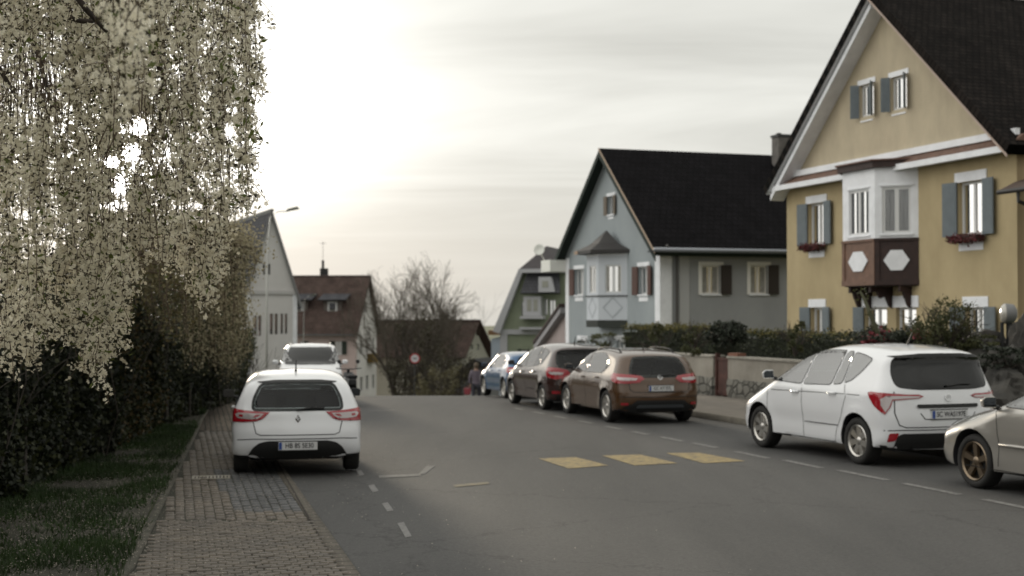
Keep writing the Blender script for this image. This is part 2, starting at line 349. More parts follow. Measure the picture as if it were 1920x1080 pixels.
# terrain
xs = sorted(set([-900, -400, -200, -120, -80, -60, -40, -30, -24, -18, -14, -11, -9, -8, -7, -6, -5, -4, -3, -2, -1, 0, 2, 4, 6, 8, 10, 12, 16, 20, 26, 34, 50, 80, 120, 200, 400, 900]))
ys = ROWS + [160, 200, 300, 450, 600, 900, 1500, 3000]
V = [(x, y, gz(y)) for y in ys for x in xs]; nx = len(xs)
Fc = [(i * nx + k, i * nx + k + 1, (i + 1) * nx + k + 1, (i + 1) * nx + k) for i in range(len(ys) - 1) for k in range(nx - 1)]
npmesh('ground', V, Fc, M_FIELD)['kind'] = 'structure'
g = lambda px, py: (G(px, py).x, G(px, py).y)
ext = lambda a, b, y: (a[0] + (b[0] - a[0]) * (y - a[1]) / (b[1] - a[1]), y)
# left pavement: outer (road) edge and inner (verge) edge
eR0, eR1 = g(672, 1080), g(545, 900); eL0, eL1 = g(248, 1080), g(382, 788)
roadL = [ext(eR0, eR1, -25), eR0, eR1, ext(eR0, eR1, 24), (ext(eR0, eR1, 24)[0] - 1.5, 33), (-7.6, 45), (-14, 75), (-30, 140)]
paveL = [(eL0[0] + 2.2, -25), eL0, eL1, (eL1[0] - 0.75, 33.5), (-8.7, 44), (-16, 75), (-32, 140)]
cpark = 10.5; ckerb = 13.15; cwall = 16.4
lin = lambda c, y: ((c - 0.314 * y) / 0.949, y)
kerbR = [lin(ckerb, -25), lin(ckerb, 40), (lin(ckerb, 40)[0] - 1.6, 52), (-5, 75), (-20, 140)]
wallR = [(a + 3.4, b) for a, b in kerbR]
strip('road', roadL, kerbR, 0.008, M_ASPH, -25, 140, nx=6)
strip('brick_pavement', paveL, roadL, 0.024, mat('paving_bed', (.045, .039, .03), .95, vs=3, col2=(.03, .034, .018)), 8.5, 26.3, nx=3, skirt=0.03); strip('brick_pavement_far', paveL, roadL, 0.034, M_PAVE, 26.2, 60, nx=3, skirt=0.04); strip('brick_pavement_near', paveL, roadL, 0.034, M_PAVE, -25, 8.9, nx=3, skirt=0.04)
o = strip('pavement_edge_stones', [(a - 0.10, b) for a, b in paveL], paveL, 0.038, mat('old_edge_stone', (.085, .075, .06), .95, vs=3.5, col2=(.03, .032, .02), bump=.6, bs=30), 2, 40, nx=1, skirt=0.03)
strip('pavement_border', [(a - 0.13, b) for a, b in roadL], roadL, 0.036, brickmat('border_pavers', (0.115, 0.10, 0.08), (0.09, 0.078, 0.063), (0.03, 0.025, 0.02), 0.21, 0.4, 0.012, rot=-(math.pi / 2 + 0.225), bump=0.6, dirt=0.35), 2, 40, nx=1, skirt=0.028)
gg = [g(441, 897), g(447, 962)]
strip('right_pavement', [(a + 0.14, b) for a, b in kerbR], wallR, 0.13, mat('pavement_asphalt', (0.13, 0.115, 0.098), 0.85, var=0.3, vs=2.0, bump=0.4, bs=80), -25, 110, nx=2)
strip('right_kerb', kerbR, [(a + 0.14, b) for a, b in kerbR], 0.134, M_CONC, -25, 110, nx=1, skirt=0.14)
# real paving bricks in the near part of the pavement
def bricks():
    a = np.array(roadL[1]); t = np.array((ext(eR0, eR1, 24)[0], 24.0)) - a; t /= np.linalg.norm(t); nn = np.array((t[1], -t[0])); V = []; Fq = []; rg = np.random.default_rng(5); Mi = []
    cells = [(a + t * (i * .212 + (.106 if k % 2 else 0)) - nn * (.075 + k * .106), .1, .0495) for i in range(-20, 110) for k in range(1, 40)]; cells = [c for c in cells if c[0][1] > 14.75]
    c2 = [(a + t * (i * .106) - nn * (.14 + k * .125 + (.0625 if i % 2 else 0)), .049, .059) for i in range(-40, 80) for k in range(0, 32)]; cells += [c for c in c2 if c[0][1] <= 14.71]
    for c, hl, hw in cells:
            if not (9.0 < c[1] < 26): continue
            if c[0] < poly_at(paveL, c[1]) + .04: continue
            z = .036 + rg.normal() * .0028; tx, ty = rg.normal(size=2) * .02; b = len(V); ch = .007; an = rg.normal() * .015; c = c + rg.normal(size=2) * .002; tt = t * math.cos(an) + nn * math.sin(an); n2 = nn * math.cos(an) - t * math.sin(an)
            for (l, w, dz) in ((hl, hw, -.010), (hl - ch, hw - ch, 0)):
                for sx, sy in ((-1, -1), (1, -1), (1, 1), (-1, 1)): p = c + tt * l * sx + n2 * w * sy; V.append((p[0], p[1], z + dz + sx * l * tx + sy * w * ty))
            Fq.append((b + 4, b + 7, b + 6, b + 5)); [Fq.append((b + j, b + 4 + j, b + 4 + (j + 1) % 4, b + (j + 1) % 4)) for j in range(4)]
            g_ = (gg[1][1] - .1 < c[1] < gg[0][1] + .9) and c[0] > gg[1][0] - .28 * (c[1] - gg[1][1]) - .05; Mi += [1 if g_ else 0] * 5
    def bm(name, c1, c2):
        m = bpy.data.materials.new(name); m.use_nodes = True; nt = m.node_tree; b = nt.nodes['Principled BSDF']; L = nt.links; ge = nt.nodes.new('ShaderNodeNewGeometry'); r = nt.nodes.new('ShaderNodeValToRGB'); L.new(ge.outputs['Random Per Island'], r.inputs[0]); r.color_ramp.elements[0].color = (*c1, 1); r.color_ramp.elements[1].color = (*c2, 1)
        tc = nt.nodes.new('ShaderNodeTexCoord'); nz = nt.nodes.new('ShaderNodeTexNoise'); nz.inputs['Scale'].default_value = 1.1; nz.inputs['Detail'].default_value = 9; nz.inputs['Roughness'].default_value = .75; L.new(tc.outputs['Object'], nz.inputs[0]); mr = nt.nodes.new('ShaderNodeMapRange'); L.new(nz.outputs[0], mr.inputs[0]); mr.inputs[1].default_value = .3; mr.inputs[2].default_value = .7; mr.inputs[3].default_value = .55; mr.inputs[4].default_value = 1.35
        s = nt.nodes.new('ShaderNodeVectorMath'); s.operation = 'SCALE'; L.new(r.outputs[0], s.inputs[0]); L.new(mr.outputs[0], s.inputs[3]); L.new(s.outputs[0], b.inputs['Base Color']); b.inputs['Roughness'].default_value = .62
        n3 = nt.nodes.new('ShaderNodeTexNoise'); n3.inputs['Scale'].default_value = 90; L.new(tc.outputs['Object'], n3.inputs[0]); bp = nt.nodes.new('ShaderNodeBump'); bp.inputs['Strength'].default_value = .5; bp.inputs['Distance'].default_value = .004; L.new(n3.outputs[0], bp.inputs['Height']); L.new(bp.outputs[0], b.inputs['Normal']); return m
    o = npmesh('paving_bricks', V, [tuple(reversed(f)) for f in Fq], bm('brick_pavers_island', (.070, .057, .043), (.100, .081, .060))); o.data.materials.append(bm('grey_pavers_island', (.05, .050, .051), (.068, .068, .069))); o.data.polygons.foreach_set('material_index', Mi); o['kind'] = 'structure'
bricks()
# markings
def quad_on(name, pts, m, off=0.013):
    V = [(p[0], p[1], gz(p[1]) + off) for p in pts]; return npmesh(name, V, [tuple(range(len(V)))], m)
marks_w = []; 
def dash(c0, y0, y1, w=0.12): return [lin(c0 - w / 2, y0), lin(c0 + w / 2, y0), lin(c0 + w / 2, y1), lin(c0 - w / 2, y1)]
V = []; Fq = []
def putq(pts, off=0.013):
    b = len(V)
    for p in pts: V.append((p[0], p[1], gz(p[1]) + off))
    Fq.append((b, b + 1, b + 2, b + 3))
dl = [(1845, 938, 1990, 968), (1695, 908, 1800, 929), (1572, 883, 1665, 902), (1470, 864, 1540, 879), (1380, 848, 1440, 860.5), (1300, 832, 1345, 841), (1240, 820.5, 1280, 828.5), (1185, 810, 1215, 816), (1135, 800, 1165, 806), (1085, 790, 1112, 795), (1040, 781, 1062, 785.5), (1000, 773, 1020, 777), (965, 766, 983, 769.5)]
for a, b, c, d in dl:
    A = np.array(g(a, b)); B = np.array(g(c, d)); t = (B - A) / np.linalg.norm(B - A); nrm = np.array((t[1], -t[0])) * 0.06
    putq([A - nrm, B - nrm, B + nrm, A + nrm])
for pl in ([(745, 983), (757, 981), (772, 1008), (760, 1010)], [(716, 946), (727, 944), (738, 959), (726, 961)], [(690, 912), (701, 910), (710, 922), (699, 925)], [(668, 884), (677, 883), (683, 892), (674, 894)]): putq([g(*p) for p in pl])
npmesh('parking_lane_markings', V[:-16], Fq[:-4], M_MARK)['kind'] = 'structure'
V = V[-16:]; Fq = [tuple(i - 4 * (len(Fq) - 4) for i in f) for f in Fq[-4:]]; npmesh('left_lane_markings', V, Fq, mat('half_worn_white_paint', (0.19, 0.186, 0.18), 0.7, vs=14, col2=(0.08, 0.077, 0.074)))['kind'] = 'structure'
V = []; Fq = []
putq([g(*p) for p in [(710, 893), (788, 890), (790, 894), (711, 898)]]); putq([g(*p) for p in [(785, 890), (800, 875), (816, 875), (797, 890)]])
npmesh('faded_lane_mark', V, Fq, M_MARKF)['kind'] = 'structure'
V = []; Fq = []
for pl in ([(1009, 861), (1080, 858.5), (1141, 874), (1066, 880)], [(1128, 855.5), (1200, 853.5), (1271, 870), (1190, 874)], [(1249, 851), (1310, 850), (1398, 866), (1320, 870)]): putq([g(*p) for p in pl])
npmesh('yellow_crossing_blocks', V, Fq, M_YEL)['kind'] = 'structure'
V = []; Fq = []; putq([g(*p) for p in [(849, 911), (915, 905), (918, 909), (853, 915)]])
npmesh('yellow_dash', V, Fq, mat('faded_yellow_paint', (0.18, 0.15, 0.085), 0.8, vs=9, col2=(0.09, 0.083, 0.07)))['kind'] = 'structure'
V = []; Fq = []; putq([g(*p) for p in [(690, 770), (738, 768.5), (742, 771), (692, 772.5)]])
npmesh('asphalt_patch', V, Fq, mat('tar_patch', (0.05, 0.048, 0.046), 0.7))['kind'] = 'structure'
# drain cover
c = g(396, 900); dr = tag(empty('drain_grate', (c[0], c[1], 0.031), 0.2), 'small shiny metal drain grate set in the brick pavement beside the white hatchback', 'drain grate')
b = MB(); b.box(-0.25, 0.25, -0.17, -0.14, 0, 0.012).box(-0.25, 0.25, 0.14, 0.17, 0, 0.012).box(-0.25, -0.22, -0.14, 0.14, 0, 0.012).box(0.22, 0.25, -0.14, 0.14, 0, 0.012); b.build('frame', mat('galvanised', (0.6, 0.57, 0.5), 0.3, metal=0.9), dr)
b = MB()
for k in range(9): b.box(-0.2 + k * 0.047, -0.176 + k * 0.047, -0.139, 0.139, 0.0005, 0.010)
b.build('bars', MATS['galvanised'], dr)
# verge: soil strip, grass blades, fallen petals
fence = [(-5.95, 4), g(0, 940), g(300, 800), g(445, 752), (-9.2, 48)]
fence = sorted(fence, key=lambda p: p[1])
strip('verge', [(a - 1.5, b) for a, b in fence], [(a - 0.13, b) for a, b in paveL], 0.02, M_SOIL, 2, 46, nx=3)
def grass():
    n = 60000; y = 9 + rng.random(n) ** 1.5 * 27; u = rng.random(n)
    xl = np.interp(y, [p[1] for p in fence], [p[0] for p in fence]) - 0.3; xr = np.interp(y, [p[1] for p in paveL], [p[0] for p in paveL]) - 0.05
    x = xl + (xr - xl) * u
    from mathutils import noise as mn
    k = np.array([mn.noise(Vector((a * 0.9, b * 0.7, 0))) for a, b in zip(x, y)]); edge = np.minimum(u, 1) 
    keep = (k + rng.normal(size=n) * 0.15 > -0.12) & (u + rng.normal(size=n) * 0.08 < 1.0) & (u + rng.normal(size=n) * 0.06 > 0.12) & ~((y > 28.5) & (y < 30.5)); x, y, k = x[keep], y[keep], k[keep]; n = len(x)
    h = rng.uniform(0.03, 0.10, n) * (1 + np.clip(k, -0.3, 0.6)); a = rng.random(n) * 6.28; w = 0.005 + y * 0.0003; ln = rng.normal(size=(n, 2)) * 0.03
    z = np.full(n, 0.02); V = np.stack([np.stack([x + np.cos(a) * w, y + np.sin(a) * w, z], 1), np.stack([x - np.cos(a) * w, y - np.sin(a) * w, z], 1), np.stack([x + ln[:, 0], y + ln[:, 1], z + h], 1)], 1)
    o = npmesh('grass', V, np.arange(n * 3).reshape(-1, 3), mat('grass_blades', (0.036, 0.070, 0.015), 0.7, vs=1.2, col2=(0.018, 0.030, 0.010), trans=0.3)); o['kind'] = 'stuff'; o['label'] = 'dark green grass on the verge along the fence'; o['category'] = 'grass'
    # petals
    n = 26000; y = 6 + rng.random(n) ** 1.7 * 24; x = np.interp(y, [p[1] for p in fence], [p[0] for p in fence]) + rng.gamma(2.4, 1.0, n) - 0.2
    xl = np.interp(y, [p[1] for p in paveL], [p[0] for p in paveL]); xr = np.interp(y, [p[1] for p in roadL], [p[0] for p in roadL])
    onr = x > xr; keep = (~onr) | (rng.random(n) < 0.22); x, y = x[keep], y[keep]; xl, xr = xl[keep], xr[keep]; n = len(x)
    z = np.where(x > xr, 0.014, np.where(x > xl, 0.042, 0.045 + rng.random(n) * 0.03))
    cen = np.stack([x, y, z], 1); a = rng.random(n) * 6.28; s = rng.uniform(0.004, 0.010, n); t = rng.normal(size=(n, 4)) * 0.003
    V = np.stack([cen + np.stack([np.cos(a + q * math.pi / 2) * s * (1 if q % 2 else 0.7), np.sin(a + q * math.pi / 2) * s * (1 if q % 2 else 0.7), np.abs(t[:, q])], 1) for q in range(4)], 1)
    o = npmesh('fallen_petals', V, np.arange(n * 4).reshape(-1, 4), mat('petal_litter', (0.34, 0.30, 0.25), 0.7)); o['kind'] = 'stuff'; o['label'] = 'pale petals scattered over verge and brick pavement'; o['category'] = 'petals'
grass()
# ============================================================ houses
HANG = math.atan2(-0.949, 0.314)
class Plane:            # facade plane: x along the facade, y into the house
    def __init__(s, px, c=None, Y=None, ang=HANG, off=0.0):
        s.ang = ang; s.ax = np.array((math.cos(ang), math.sin(ang))); s.ay = np.array((-math.sin(ang), math.cos(ang))); d = ray(px, 592)
        if Y is None: t = c / (d[:2] @ s.ay)
        else: t = Y / d[1]
        s.O = d[:2] * t
    def xz(s, px, py, y=0.0):
        d = ray(px, py); t = (s.O @ s.ay + y) / (d[:2] @ s.ay); p = d[:2] * t; return float((p - s.O) @ s.ax), float(EYE[2] + d[2] * t)
    def rect(s, x0, y0, x1, y1, y=0.0):
        xm = (x0 + x1) / 2; ym = (y0 + y1) / 2; a = s.xz(x0, ym, y)[0]; b = s.xz(x1, ym, y)[0]; return a, b, s.xz(xm, y1, y)[1], s.xz(xm, y0, y)[1]
    def empty(s, name): return empty(name, (s.O[0], s.O[1], 0), s.ang)
def FR(x, y, ang=0.0, z=0.0): return Matrix.Translation((x, y, z)) @ Matrix.Rotation(ang, 4, 'Z')
I4 = Matrix.Identity(4)
def wall(name, outline, holes, m, parent, M=I4, depth=0.16, proud=0.0):
    """outline polygon in (x,z), rectangular holes (x0,x1,z0,z1); front at y=0 with reveals"""
    hp = [[(a, c), (b, c), (b, d), (a, d)] for a, b, c, d in holes]; v, f = fill2d(outline, hp, step=50); mb = MB()
    area = lambda t: sum(v[t[i - 1]][0] * v[t[i]][1] - v[t[i]][0] * v[t[i - 1]][1] for i in range(len(t)))
    mb.add([(x, -proud, z) for x, z in v], [t if area(t) > 0 else t[::-1] for t in f], M)
    for h in hp:
        for i in range(4):
            (x0, z0), (x1, z1) = h[i], h[(i + 1) % 4]; mb.add([(x0, -proud, z0), (x1, -proud, z1), (x1, depth, z1), (x0, depth, z0)], [(0, 1, 2, 3)], M)
    N = len(outline)
    for i in range(N):
        (x0, z0), (x1, z1) = outline[i], outline[(i + 1) % N]; mb.add([(x0, -proud, z0), (x1, -proud, z1), (x1, depth, z1), (x0, depth, z0)], [(0, 3, 2, 1)], M)
    return mb.build(name, m, parent)
M_WHITE = mat('white_trim', (.78, .79, .82), 0.7, var=0.12, vs=2, bump=0.15, bs=50)
M_WFR = mat('white_window_frame', (0.62, 0.62, 0.62), 0.4)
M_PANE = mat('window_glass', (0.02, 0.022, 0.024), 0.02, spec=1.0, coat=1.0); MATS['window_glass'].node_tree.nodes['Principled BSDF'].inputs['IOR'].default_value = 4.5
M_CURT = mat('curtain', (0.35, 0.34, 0.31), 0.9, var=0.3, vs=6)
def window(parent, M, x0, x1, z0, z1, fr=M_WFR, mull=1, sill=True, lintel=0.0, shut=None, shw=None, surround=None, curtain=False, rec=0.11, box=None, lw=0.12, bottom=0.0, trans=False, shopen=0.06, fw=0.055):
    """window fitted in a hole; shut=(material, sides)"""
    mb = MB(); w = x1 - x0
    mb.box(x0, x0 + fw, rec, rec + .05, z0, z1, M).box(x1 - fw, x1, rec, rec + .05, z0, z1, M).box(x0 + fw, x1 - fw, rec, rec + .05, z0, z0 + fw, M).box(x0 + fw, x1 - fw, rec, rec + .05, z1 - fw, z1, M)
    for k in range(mull):
        xm = x0 + w * (k + 1) / (mull + 1); mb.box(xm - fw * .75, xm + fw * .75, rec - .004, rec + .046, z0 + fw, z1 - fw, M)
    win = mb.build('window', fr, parent)
    MB().box(x0 + fw * .8, x1 - fw * .8, rec + .025, rec + .035, z0 + fw * .8, z1 - fw * .8, M).build('pane', M_PANE, win)
    if curtain:
        c = MB(); n = 22
        for s in (0, 1):
            xa = x0 + fw + (w - 2 * fw) * (0.0 if s == 0 else .66); xb = xa + (w - 2 * fw) * .34
            for k in range(n):
                c.box(xa + (xb - xa) * k / n, xa + (xb - xa) * (k + 0.9) / n, rec + .016, rec + .022 + .002 * (k % 2), z0 + fw, z1 - fw, M)
        c.build('curtain', M_CURT, win)
    if surround:
        a, sm = surround; s = MB()
        s.box(x0 - a, x0, -.022, .01, z0 - a * .2, z1 + a, M).box(x1, x1 + a, -.022, .01, z0 - a * .2, z1 + a, M).box(x0, x1, -.022, .01, z1, z1 + a, M); s.build('surround', sm, win)
    if lintel: MB().box(x0 - lw, x1 + lw, -.025, .01, z1 + .01, z1 + .01 + lintel, M).build('lintel', M_WHITE, win)
    if bottom: MB().box(x0 + .03, x1 - .03, -.02, .01, z0 - .12 - bottom, z0 - .1, M).build('apron', M_WHITE, win)
    if sill: MB().box(x0 - .05, x1 + .05, -.06, rec, z0 - .06, z0 - .001, M).build('sill', M_WHITE, win)
    if shut:
        sm, sides = shut; sw = shw or w * 0.5
        for sd in sides:
            xa = x0 - sw - .01 if sd < 0 else x1 + .01; hinge = x0 - .01 if sd < 0 else x1 + .01; q = MB()
            R = M @ Matrix.Translation((hinge, -.03, 0)) @ Matrix.Rotation(sd * -shopen * 2.2, 4, 'Z') @ Matrix.Translation((-hinge, 0, 0))
            q.box(xa, xa + sw, -.035, 0, z0 - .02, z1 + .02, R)
            n = max(6, int((z1 - z0) / .07))
            for k in range(n):
                zz = z0 + .04 + (z1 - z0 - .08) * k / n; q.box(xa + .05, xa + sw - .05, -.043, -.0355, zz, zz + (z1 - z0 - .08) / n * .55, R)
            q.build('shutter', sm, win)
    if box:
        q = MB(); q.box(x0 - .02, x1 + .1, -.30, -.08, z0 - .16, z0 - .03, M); fb = q.build('flower_box', mat('box_brown', (.05, .03, .025), .8), win)
        n = 900; cen = np.stack([rng.uniform(x0 - .05, x1 + .14, n), rng.uniform(-.36, -.05, n), z0 - .06 + rng.normal(size=n) * .05 - rng.random(n) * .06], 1)
        V, Fq = leafquads(cen, .06, rng, .9); V = np.array([M @ Vector(p) for p in V]); npmesh('flowers', V, Fq, mat('dark_red_flowers', (.16, .012, .02), .7, vs=9, col2=(.035, .02, .012)), win)
    return win
def roofslab(name, pts, th, m, parent, edge=None):
    """quad pts (local 3D, upper side) eave-left, eave-right, ridge-right, ridge-left, with thickness and metre UVs"""
    a, b, c, d = [Vector(p) for p in pts]; n = (b - a).cross(d - a).normalized()
    if n.z < 0: n = -n
    vs = [a, b, c, d] + [p - n * th for p in (a, b, c, d)]; fs = [(0, 1, 2, 3), (7, 6, 5, 4), (0, 4, 5, 1), (1, 5, 6, 2), (2, 6, 7, 3), (3, 7, 4, 0)]
    me = bpy.data.meshes.new(name); me.from_pydata([tuple(v) for v in vs], [], fs); me.materials.append(m)
    if edge: me.materials.append(edge); me.polygons.foreach_set('material_index', [0, 1, 1, 1, 1, 1])
    uv = me.uv_layers.new(name='uv'); ex = (b - a).normalized(); ey = (d - a - (d - a).dot(ex) * ex).normalized()
    for l in me.loops: p = Vector(me.vertices[l.vertex_index].co) - a; uv.data[l.index].uv = (p.dot(ex), p.dot(ey))
    return link(bpy.data.objects.new(name, me), parent)
M_TILE1 = brickmat('brown_black_roof_tiles', (.022, .018, .016), (.013, .011, .010), (.004, .004, .004), .19, .17, .018, bump=1.0, use_uv=True, rough=.75, dirt=.5)
M_TILE2 = brickmat('black_roof_tiles', (.0115, .0105, .012), (.009, .0085, .0095), (.004, .004, .004), .25, .3, .015, bump=.6, use_uv=True, rough=.8, dirt=.35)
M_TILE3 = brickmat('red_brown_roof_tiles', (.125, .088, .078), (.095, .07, .062), (.05, .04, .036), .25, .3, .02, bump=.8, use_uv=True, rough=.9, dirt=.4)
M_TILE4 = brickmat('grey_roof_slates', (.10, .10, .11), (.08, .08, .09), (.04, .04, .04), .25, .25, .02, bump=.6, use_uv=True, rough=.8, dirt=.25)
M_DWOOD = mat('dark_red_brown_wood', (.030, .012, .009), .65, var=.4, vs=7, bump=.3, bs=30)
M_SOFF = mat('dark_green_boards', (.012, .022, .017), .8, var=.3, vs=4)
def gable_roof(H, W_, ze, zr, L, ov_f, ov_s, tile, edge, th=.16, barge=None, barge_m=None, x0=0.0):
    """gable facade at y=0 width W_ (x0..x0+W_), ridge along +y"""
    sl = (zr - ze) / (W_ / 2); xm = x0 + W_ / 2; zo = ze - sl * ov_s
    rp = tag  # noqa
    a = roofslab('roof', [(x0 - ov_s, -ov_f, zo + th), (x0 - ov_s, L + .3, zo + th), (xm, L + .3, zr + th), (xm, -ov_f, zr + th)], th, tile, H, edge)
    b = roofslab('roof', [(x0 + W_ + ov_s, L + .3, zo + th), (x0 + W_ + ov_s, -ov_f, zo + th), (xm, -ov_f, zr + th), (xm, L + .3, zr + th)], th, tile, H, edge)
    if barge:
        q = MB(); n = np.array((sl, 1.0)); hb = barge
        for sgn in (-1, 1):
            xe = xm + sgn * (W_ / 2 + ov_s); q.prism([(xe, zo + th * .4 - hb), (xe, zo + th * .4), (xm, zr + th * .4), (xm, zr + th * .4 - hb)][::sgn], -ov_f - .035, -ov_f - .003)
        q.build('bargeboard', barge_m, H)
    return a, b
# ---------------- yellow house
def yellow_house():
    pl = Plane(1476, c=21); H = pl.empty('yellow_house'); Wd = pl.xz(1907, 400)[0]
    tag(H, 'large yellow gabled house with white and dark wood bay window and grey blue shutters', 'house')
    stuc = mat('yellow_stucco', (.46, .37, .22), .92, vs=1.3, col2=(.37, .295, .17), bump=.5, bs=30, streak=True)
    stg = mat('pale_gable_stucco', (.49, .42, .30), .92, vs=1.7, col2=(.39, .33, .24), bump=.5, bs=25, streak=True)
    sh = mat('grey_blue_shutters', (.13, .155, .17), .6, var=.15, vs=5)
    zc = pl.xz(1476, 352)[1]; zr = 10.55; xm = Wd / 2; L = 13
    r = {}
    r['ul'] = pl.rect(1516, 381, 1547, 458); r['ur'] = pl.rect(1797, 340, 1845, 440)
    r['ll'] = pl.rect(1521, 577, 1545, 640); r['lr'] = pl.rect(1812, 577, 1848, 660)
    r['lm'] = pl.rect(1622, 577, 1663, 640); r['lm2'] = pl.rect(1680, 577, 1718, 640)
    holes = [r['ul'], r['ur'], r['ll'], r['lm'], r['lm2'], r['lr']]
    wall('facade_wall', [(0, -.5), (Wd, -.5), (Wd, zc), (0, zc)], holes, stuc, H)
    wall('side_wall', [(0, -.5), (L, -.5), (L, zc + .1), (0, zc + .1)], [(1.6, 2.5, 3.9, 5.2)], mat('shaded_side_stucco', (.40, .30, .17), .92, vs=1, col2=(.33, .25, .15)), H, FR(Wd, .002, math.pi / 2))  # darker copy of the yellow stucco, shade put into its colour
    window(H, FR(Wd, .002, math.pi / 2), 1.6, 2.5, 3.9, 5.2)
    MB().box(0, .2, .17, L, -.5, zc).box(0, Wd, L - .2, L, -.5, zc).build('rear_walls', stuc, H)
    # gable wall above cornice, slightly proud
    ga = [pl.rect(1613, 158, 1638, 218, -.0), pl.rect(1671, 143, 1700, 205, -.0)]
    zg = zc + .42; sl = (zr - zc) / (Wd / 2)
    wall('gable_wall', [(.42 / sl, zg), (Wd - .42 / sl, zg), (xm, zr)], ga, stg, H, depth=.14, proud=.0)
    MB().prism([(.42 / sl, zg), (Wd - .42 / sl, zg), (xm, zr)], L - .2, L).build('rear_gable', stg, H)
    for q in ga: window(H, I4, *q, mull=0, sill=False, lintel=.14, lw=.1, shut=(sh, (-1, 1)), shw=.24, shopen=.35, bottom=.02, rec=.07)
    # cornice bands
    MB().box(-.12, Wd + .12, -.13, 0, zc + .27, zc + .44).build('cornice', M_WHITE, H)
    q = MB(); q.prism([(-.42, 0), (0, 0)], 0, 0) if False else q.add([(-.3, -.42, zc + .02), (Wd + .3, -.42, zc + .02), (Wd + .3, -.02, zc + .30), (-.3, -.02, zc + .30), (-.3, -.42, zc - .02), (Wd + .3, -.42, zc - .02), (Wd + .3, 0, zc - .02), (-.3, 0, zc - .02)], [(0, 1, 2, 3), (4, 7, 6, 5), (0, 4, 5, 1), (1, 5, 6, 2), (3, 7, 4, 0)]); q.build('cornice_roof', mat('reddish_brown_tiles', (.15, .085, .06), .8, var=.4, vs=6, bump=.5, bs=20), H)
    MB().box(-.32, Wd + .32, -.47, -.425, zc - .12, zc + .03).box(-.3, Wd + .3, -.42, -.002, zc - .07, zc - .022).build('cornice_fascia', M_WHITE, H)
    for rf in gable_roof(H, Wd, zc + .12, zr + .12, L, .55, .45, M_TILE1, M_DWOOD, th=.27):
        rf.data.materials.append(M_WHITE); rf.data.polygons.foreach_set('material_index', [0, 2, 0, 0, 0, 0])
    # white inner barge soffit along the rake
    q = MB(); e = .45
    for s in (-1, 1):
        xe = xm + s * (Wd / 2 + .38); xi = xm
        if s > 0: MB().prism([(xe, zc - sl * .38 + .05), (xe, zc - sl * .38 + .11), (xi, zr + .11), (xi, zr + .05)], -.575, -.555).build('rake_edge', mat('pinkish_board', (.42, .33, .28), .8), H)
        if s < 0: q.prism([(xe - s * .2, zc - .22 - sl * .2), (xe - s * .2, zc - .06 - sl * .2), (xi, zr - .03), (xi, zr - .19)][::s], -.46, -.001)
    q.build('white_bargeboard', M_WHITE, H)
    q = MB(); n = 40
    for k in range(n):
        y = -.55 + (L + .8) * k / n; M = Matrix.Translation((xm, y, zr + .25)) @ Matrix.Rotation(-math.pi / 2, 4, 'X'); q.tube([(0, 0, 0), (0, 0, (L + .8) / n * .98)], [.13, .105], 8, M)
    q.build('ridge_tiles', M_TILE1, H, smooth=True)
    # small roof hood and gutter spout near the eave
    MB().add([(Wd + .1, .2, 6.15), (Wd - .15, .15, 6.45), (Wd + .2, .9, 6.6), (Wd + .5, .9, 6.25), (Wd + .1, .2, 6.1), (Wd + .5, .9, 6.18)], [(0, 1, 2, 3), (0, 3, 5, 4)]).build('roof_flashing', mat('pale_metal', (.55, .55, .55), .4, metal=.5), H)
    # windows
    window(H, I4, *r['ul'], lintel=.22, shut=(sh, (-1, 1)), shw=.46, box=True, bottom=.26); window(H, I4, *r['ur'], lintel=.24, shut=(sh, (-1, 1)), shw=.48, box=True, bottom=.26)
    window(H, I4, *r['ll'], lintel=.24, shut=(sh, (-1, 1)), shw=.46); window(H, I4, *r['lr'], lintel=.26, shut=(sh, (-1, 1)), shw=.5)
    window(H, I4, *r['lm'], lintel=.30, shut=(sh, (-1,)), shw=.42); window(H, I4, *r['lm2'], lintel=.30, surround=None)
    # bay window
    p = .78; xb0, xb1, xa0, xa1 = 3.6, 6.7, 4.38, 5.92; zt = pl.xz(1680, 318)[1]; zm = pl.xz(1680, 450)[1] + .02; zb = pl.xz(1650, 535)[1]
    bay = MB().prismz([(xb0, 0.01), (xa0, -p), (xa1, -p), (xb1, 0.01)], zt - .10, zt).build('bay_window', M_WHITE, H)
    def face(A, B, w0, w1, zw0, zw1, win=True):
        L_ = math.dist(A, B); an = math.atan2(B[1] - A[1], B[0] - A[0]); M = FR(A[0], A[1], an)
        hole = [(w0 * L_, w1 * L_, zw0, zw1)] if win else []
        wall('bay_wall', [(0, zm), (L_, zm), (L_, zt - .1), (0, zt - .1)], hole, M_WHITE, bay, M, depth=.08)
        if win:
            mb = MB(); x0, x1, z0, z1 = hole[0]
            mb.box(x0, x0 + .06, .03, .07, z0, z1, M).box(x1 - .06, x1, .03, .07, z0, z1, M).box(x0 + .06, x1 - .06, .03, .07, z0, z0 + .06, M).box(x0 + .06, x1 - .06, .03, .07, z1 - .06, z1, M).box((x0 + x1) / 2 - .05, (x0 + x1) / 2 + .05, .026, .066, z0 + .06, z1 - .06, M)
            mb.build('window_frame', M_WFR, bay); MB().box(x0 + .05, x1 - .05, .05, .06, z0 + .05, z1 - .05, M).build('pane', M_PANE, bay)
            c = MB()
            for xx in (x0 + .07, (x0 + x1) / 2 + .06, x1 - .19, (x0 + x1) / 2 - .18):
                for k in range(5): c.box(xx + k * .026, xx + k * .026 + .02, .044, .048, z0 + .06, z1 - .06, M)
            c.build('curtain', mat('grey_curtain', (.10, .105, .11), .9), bay)
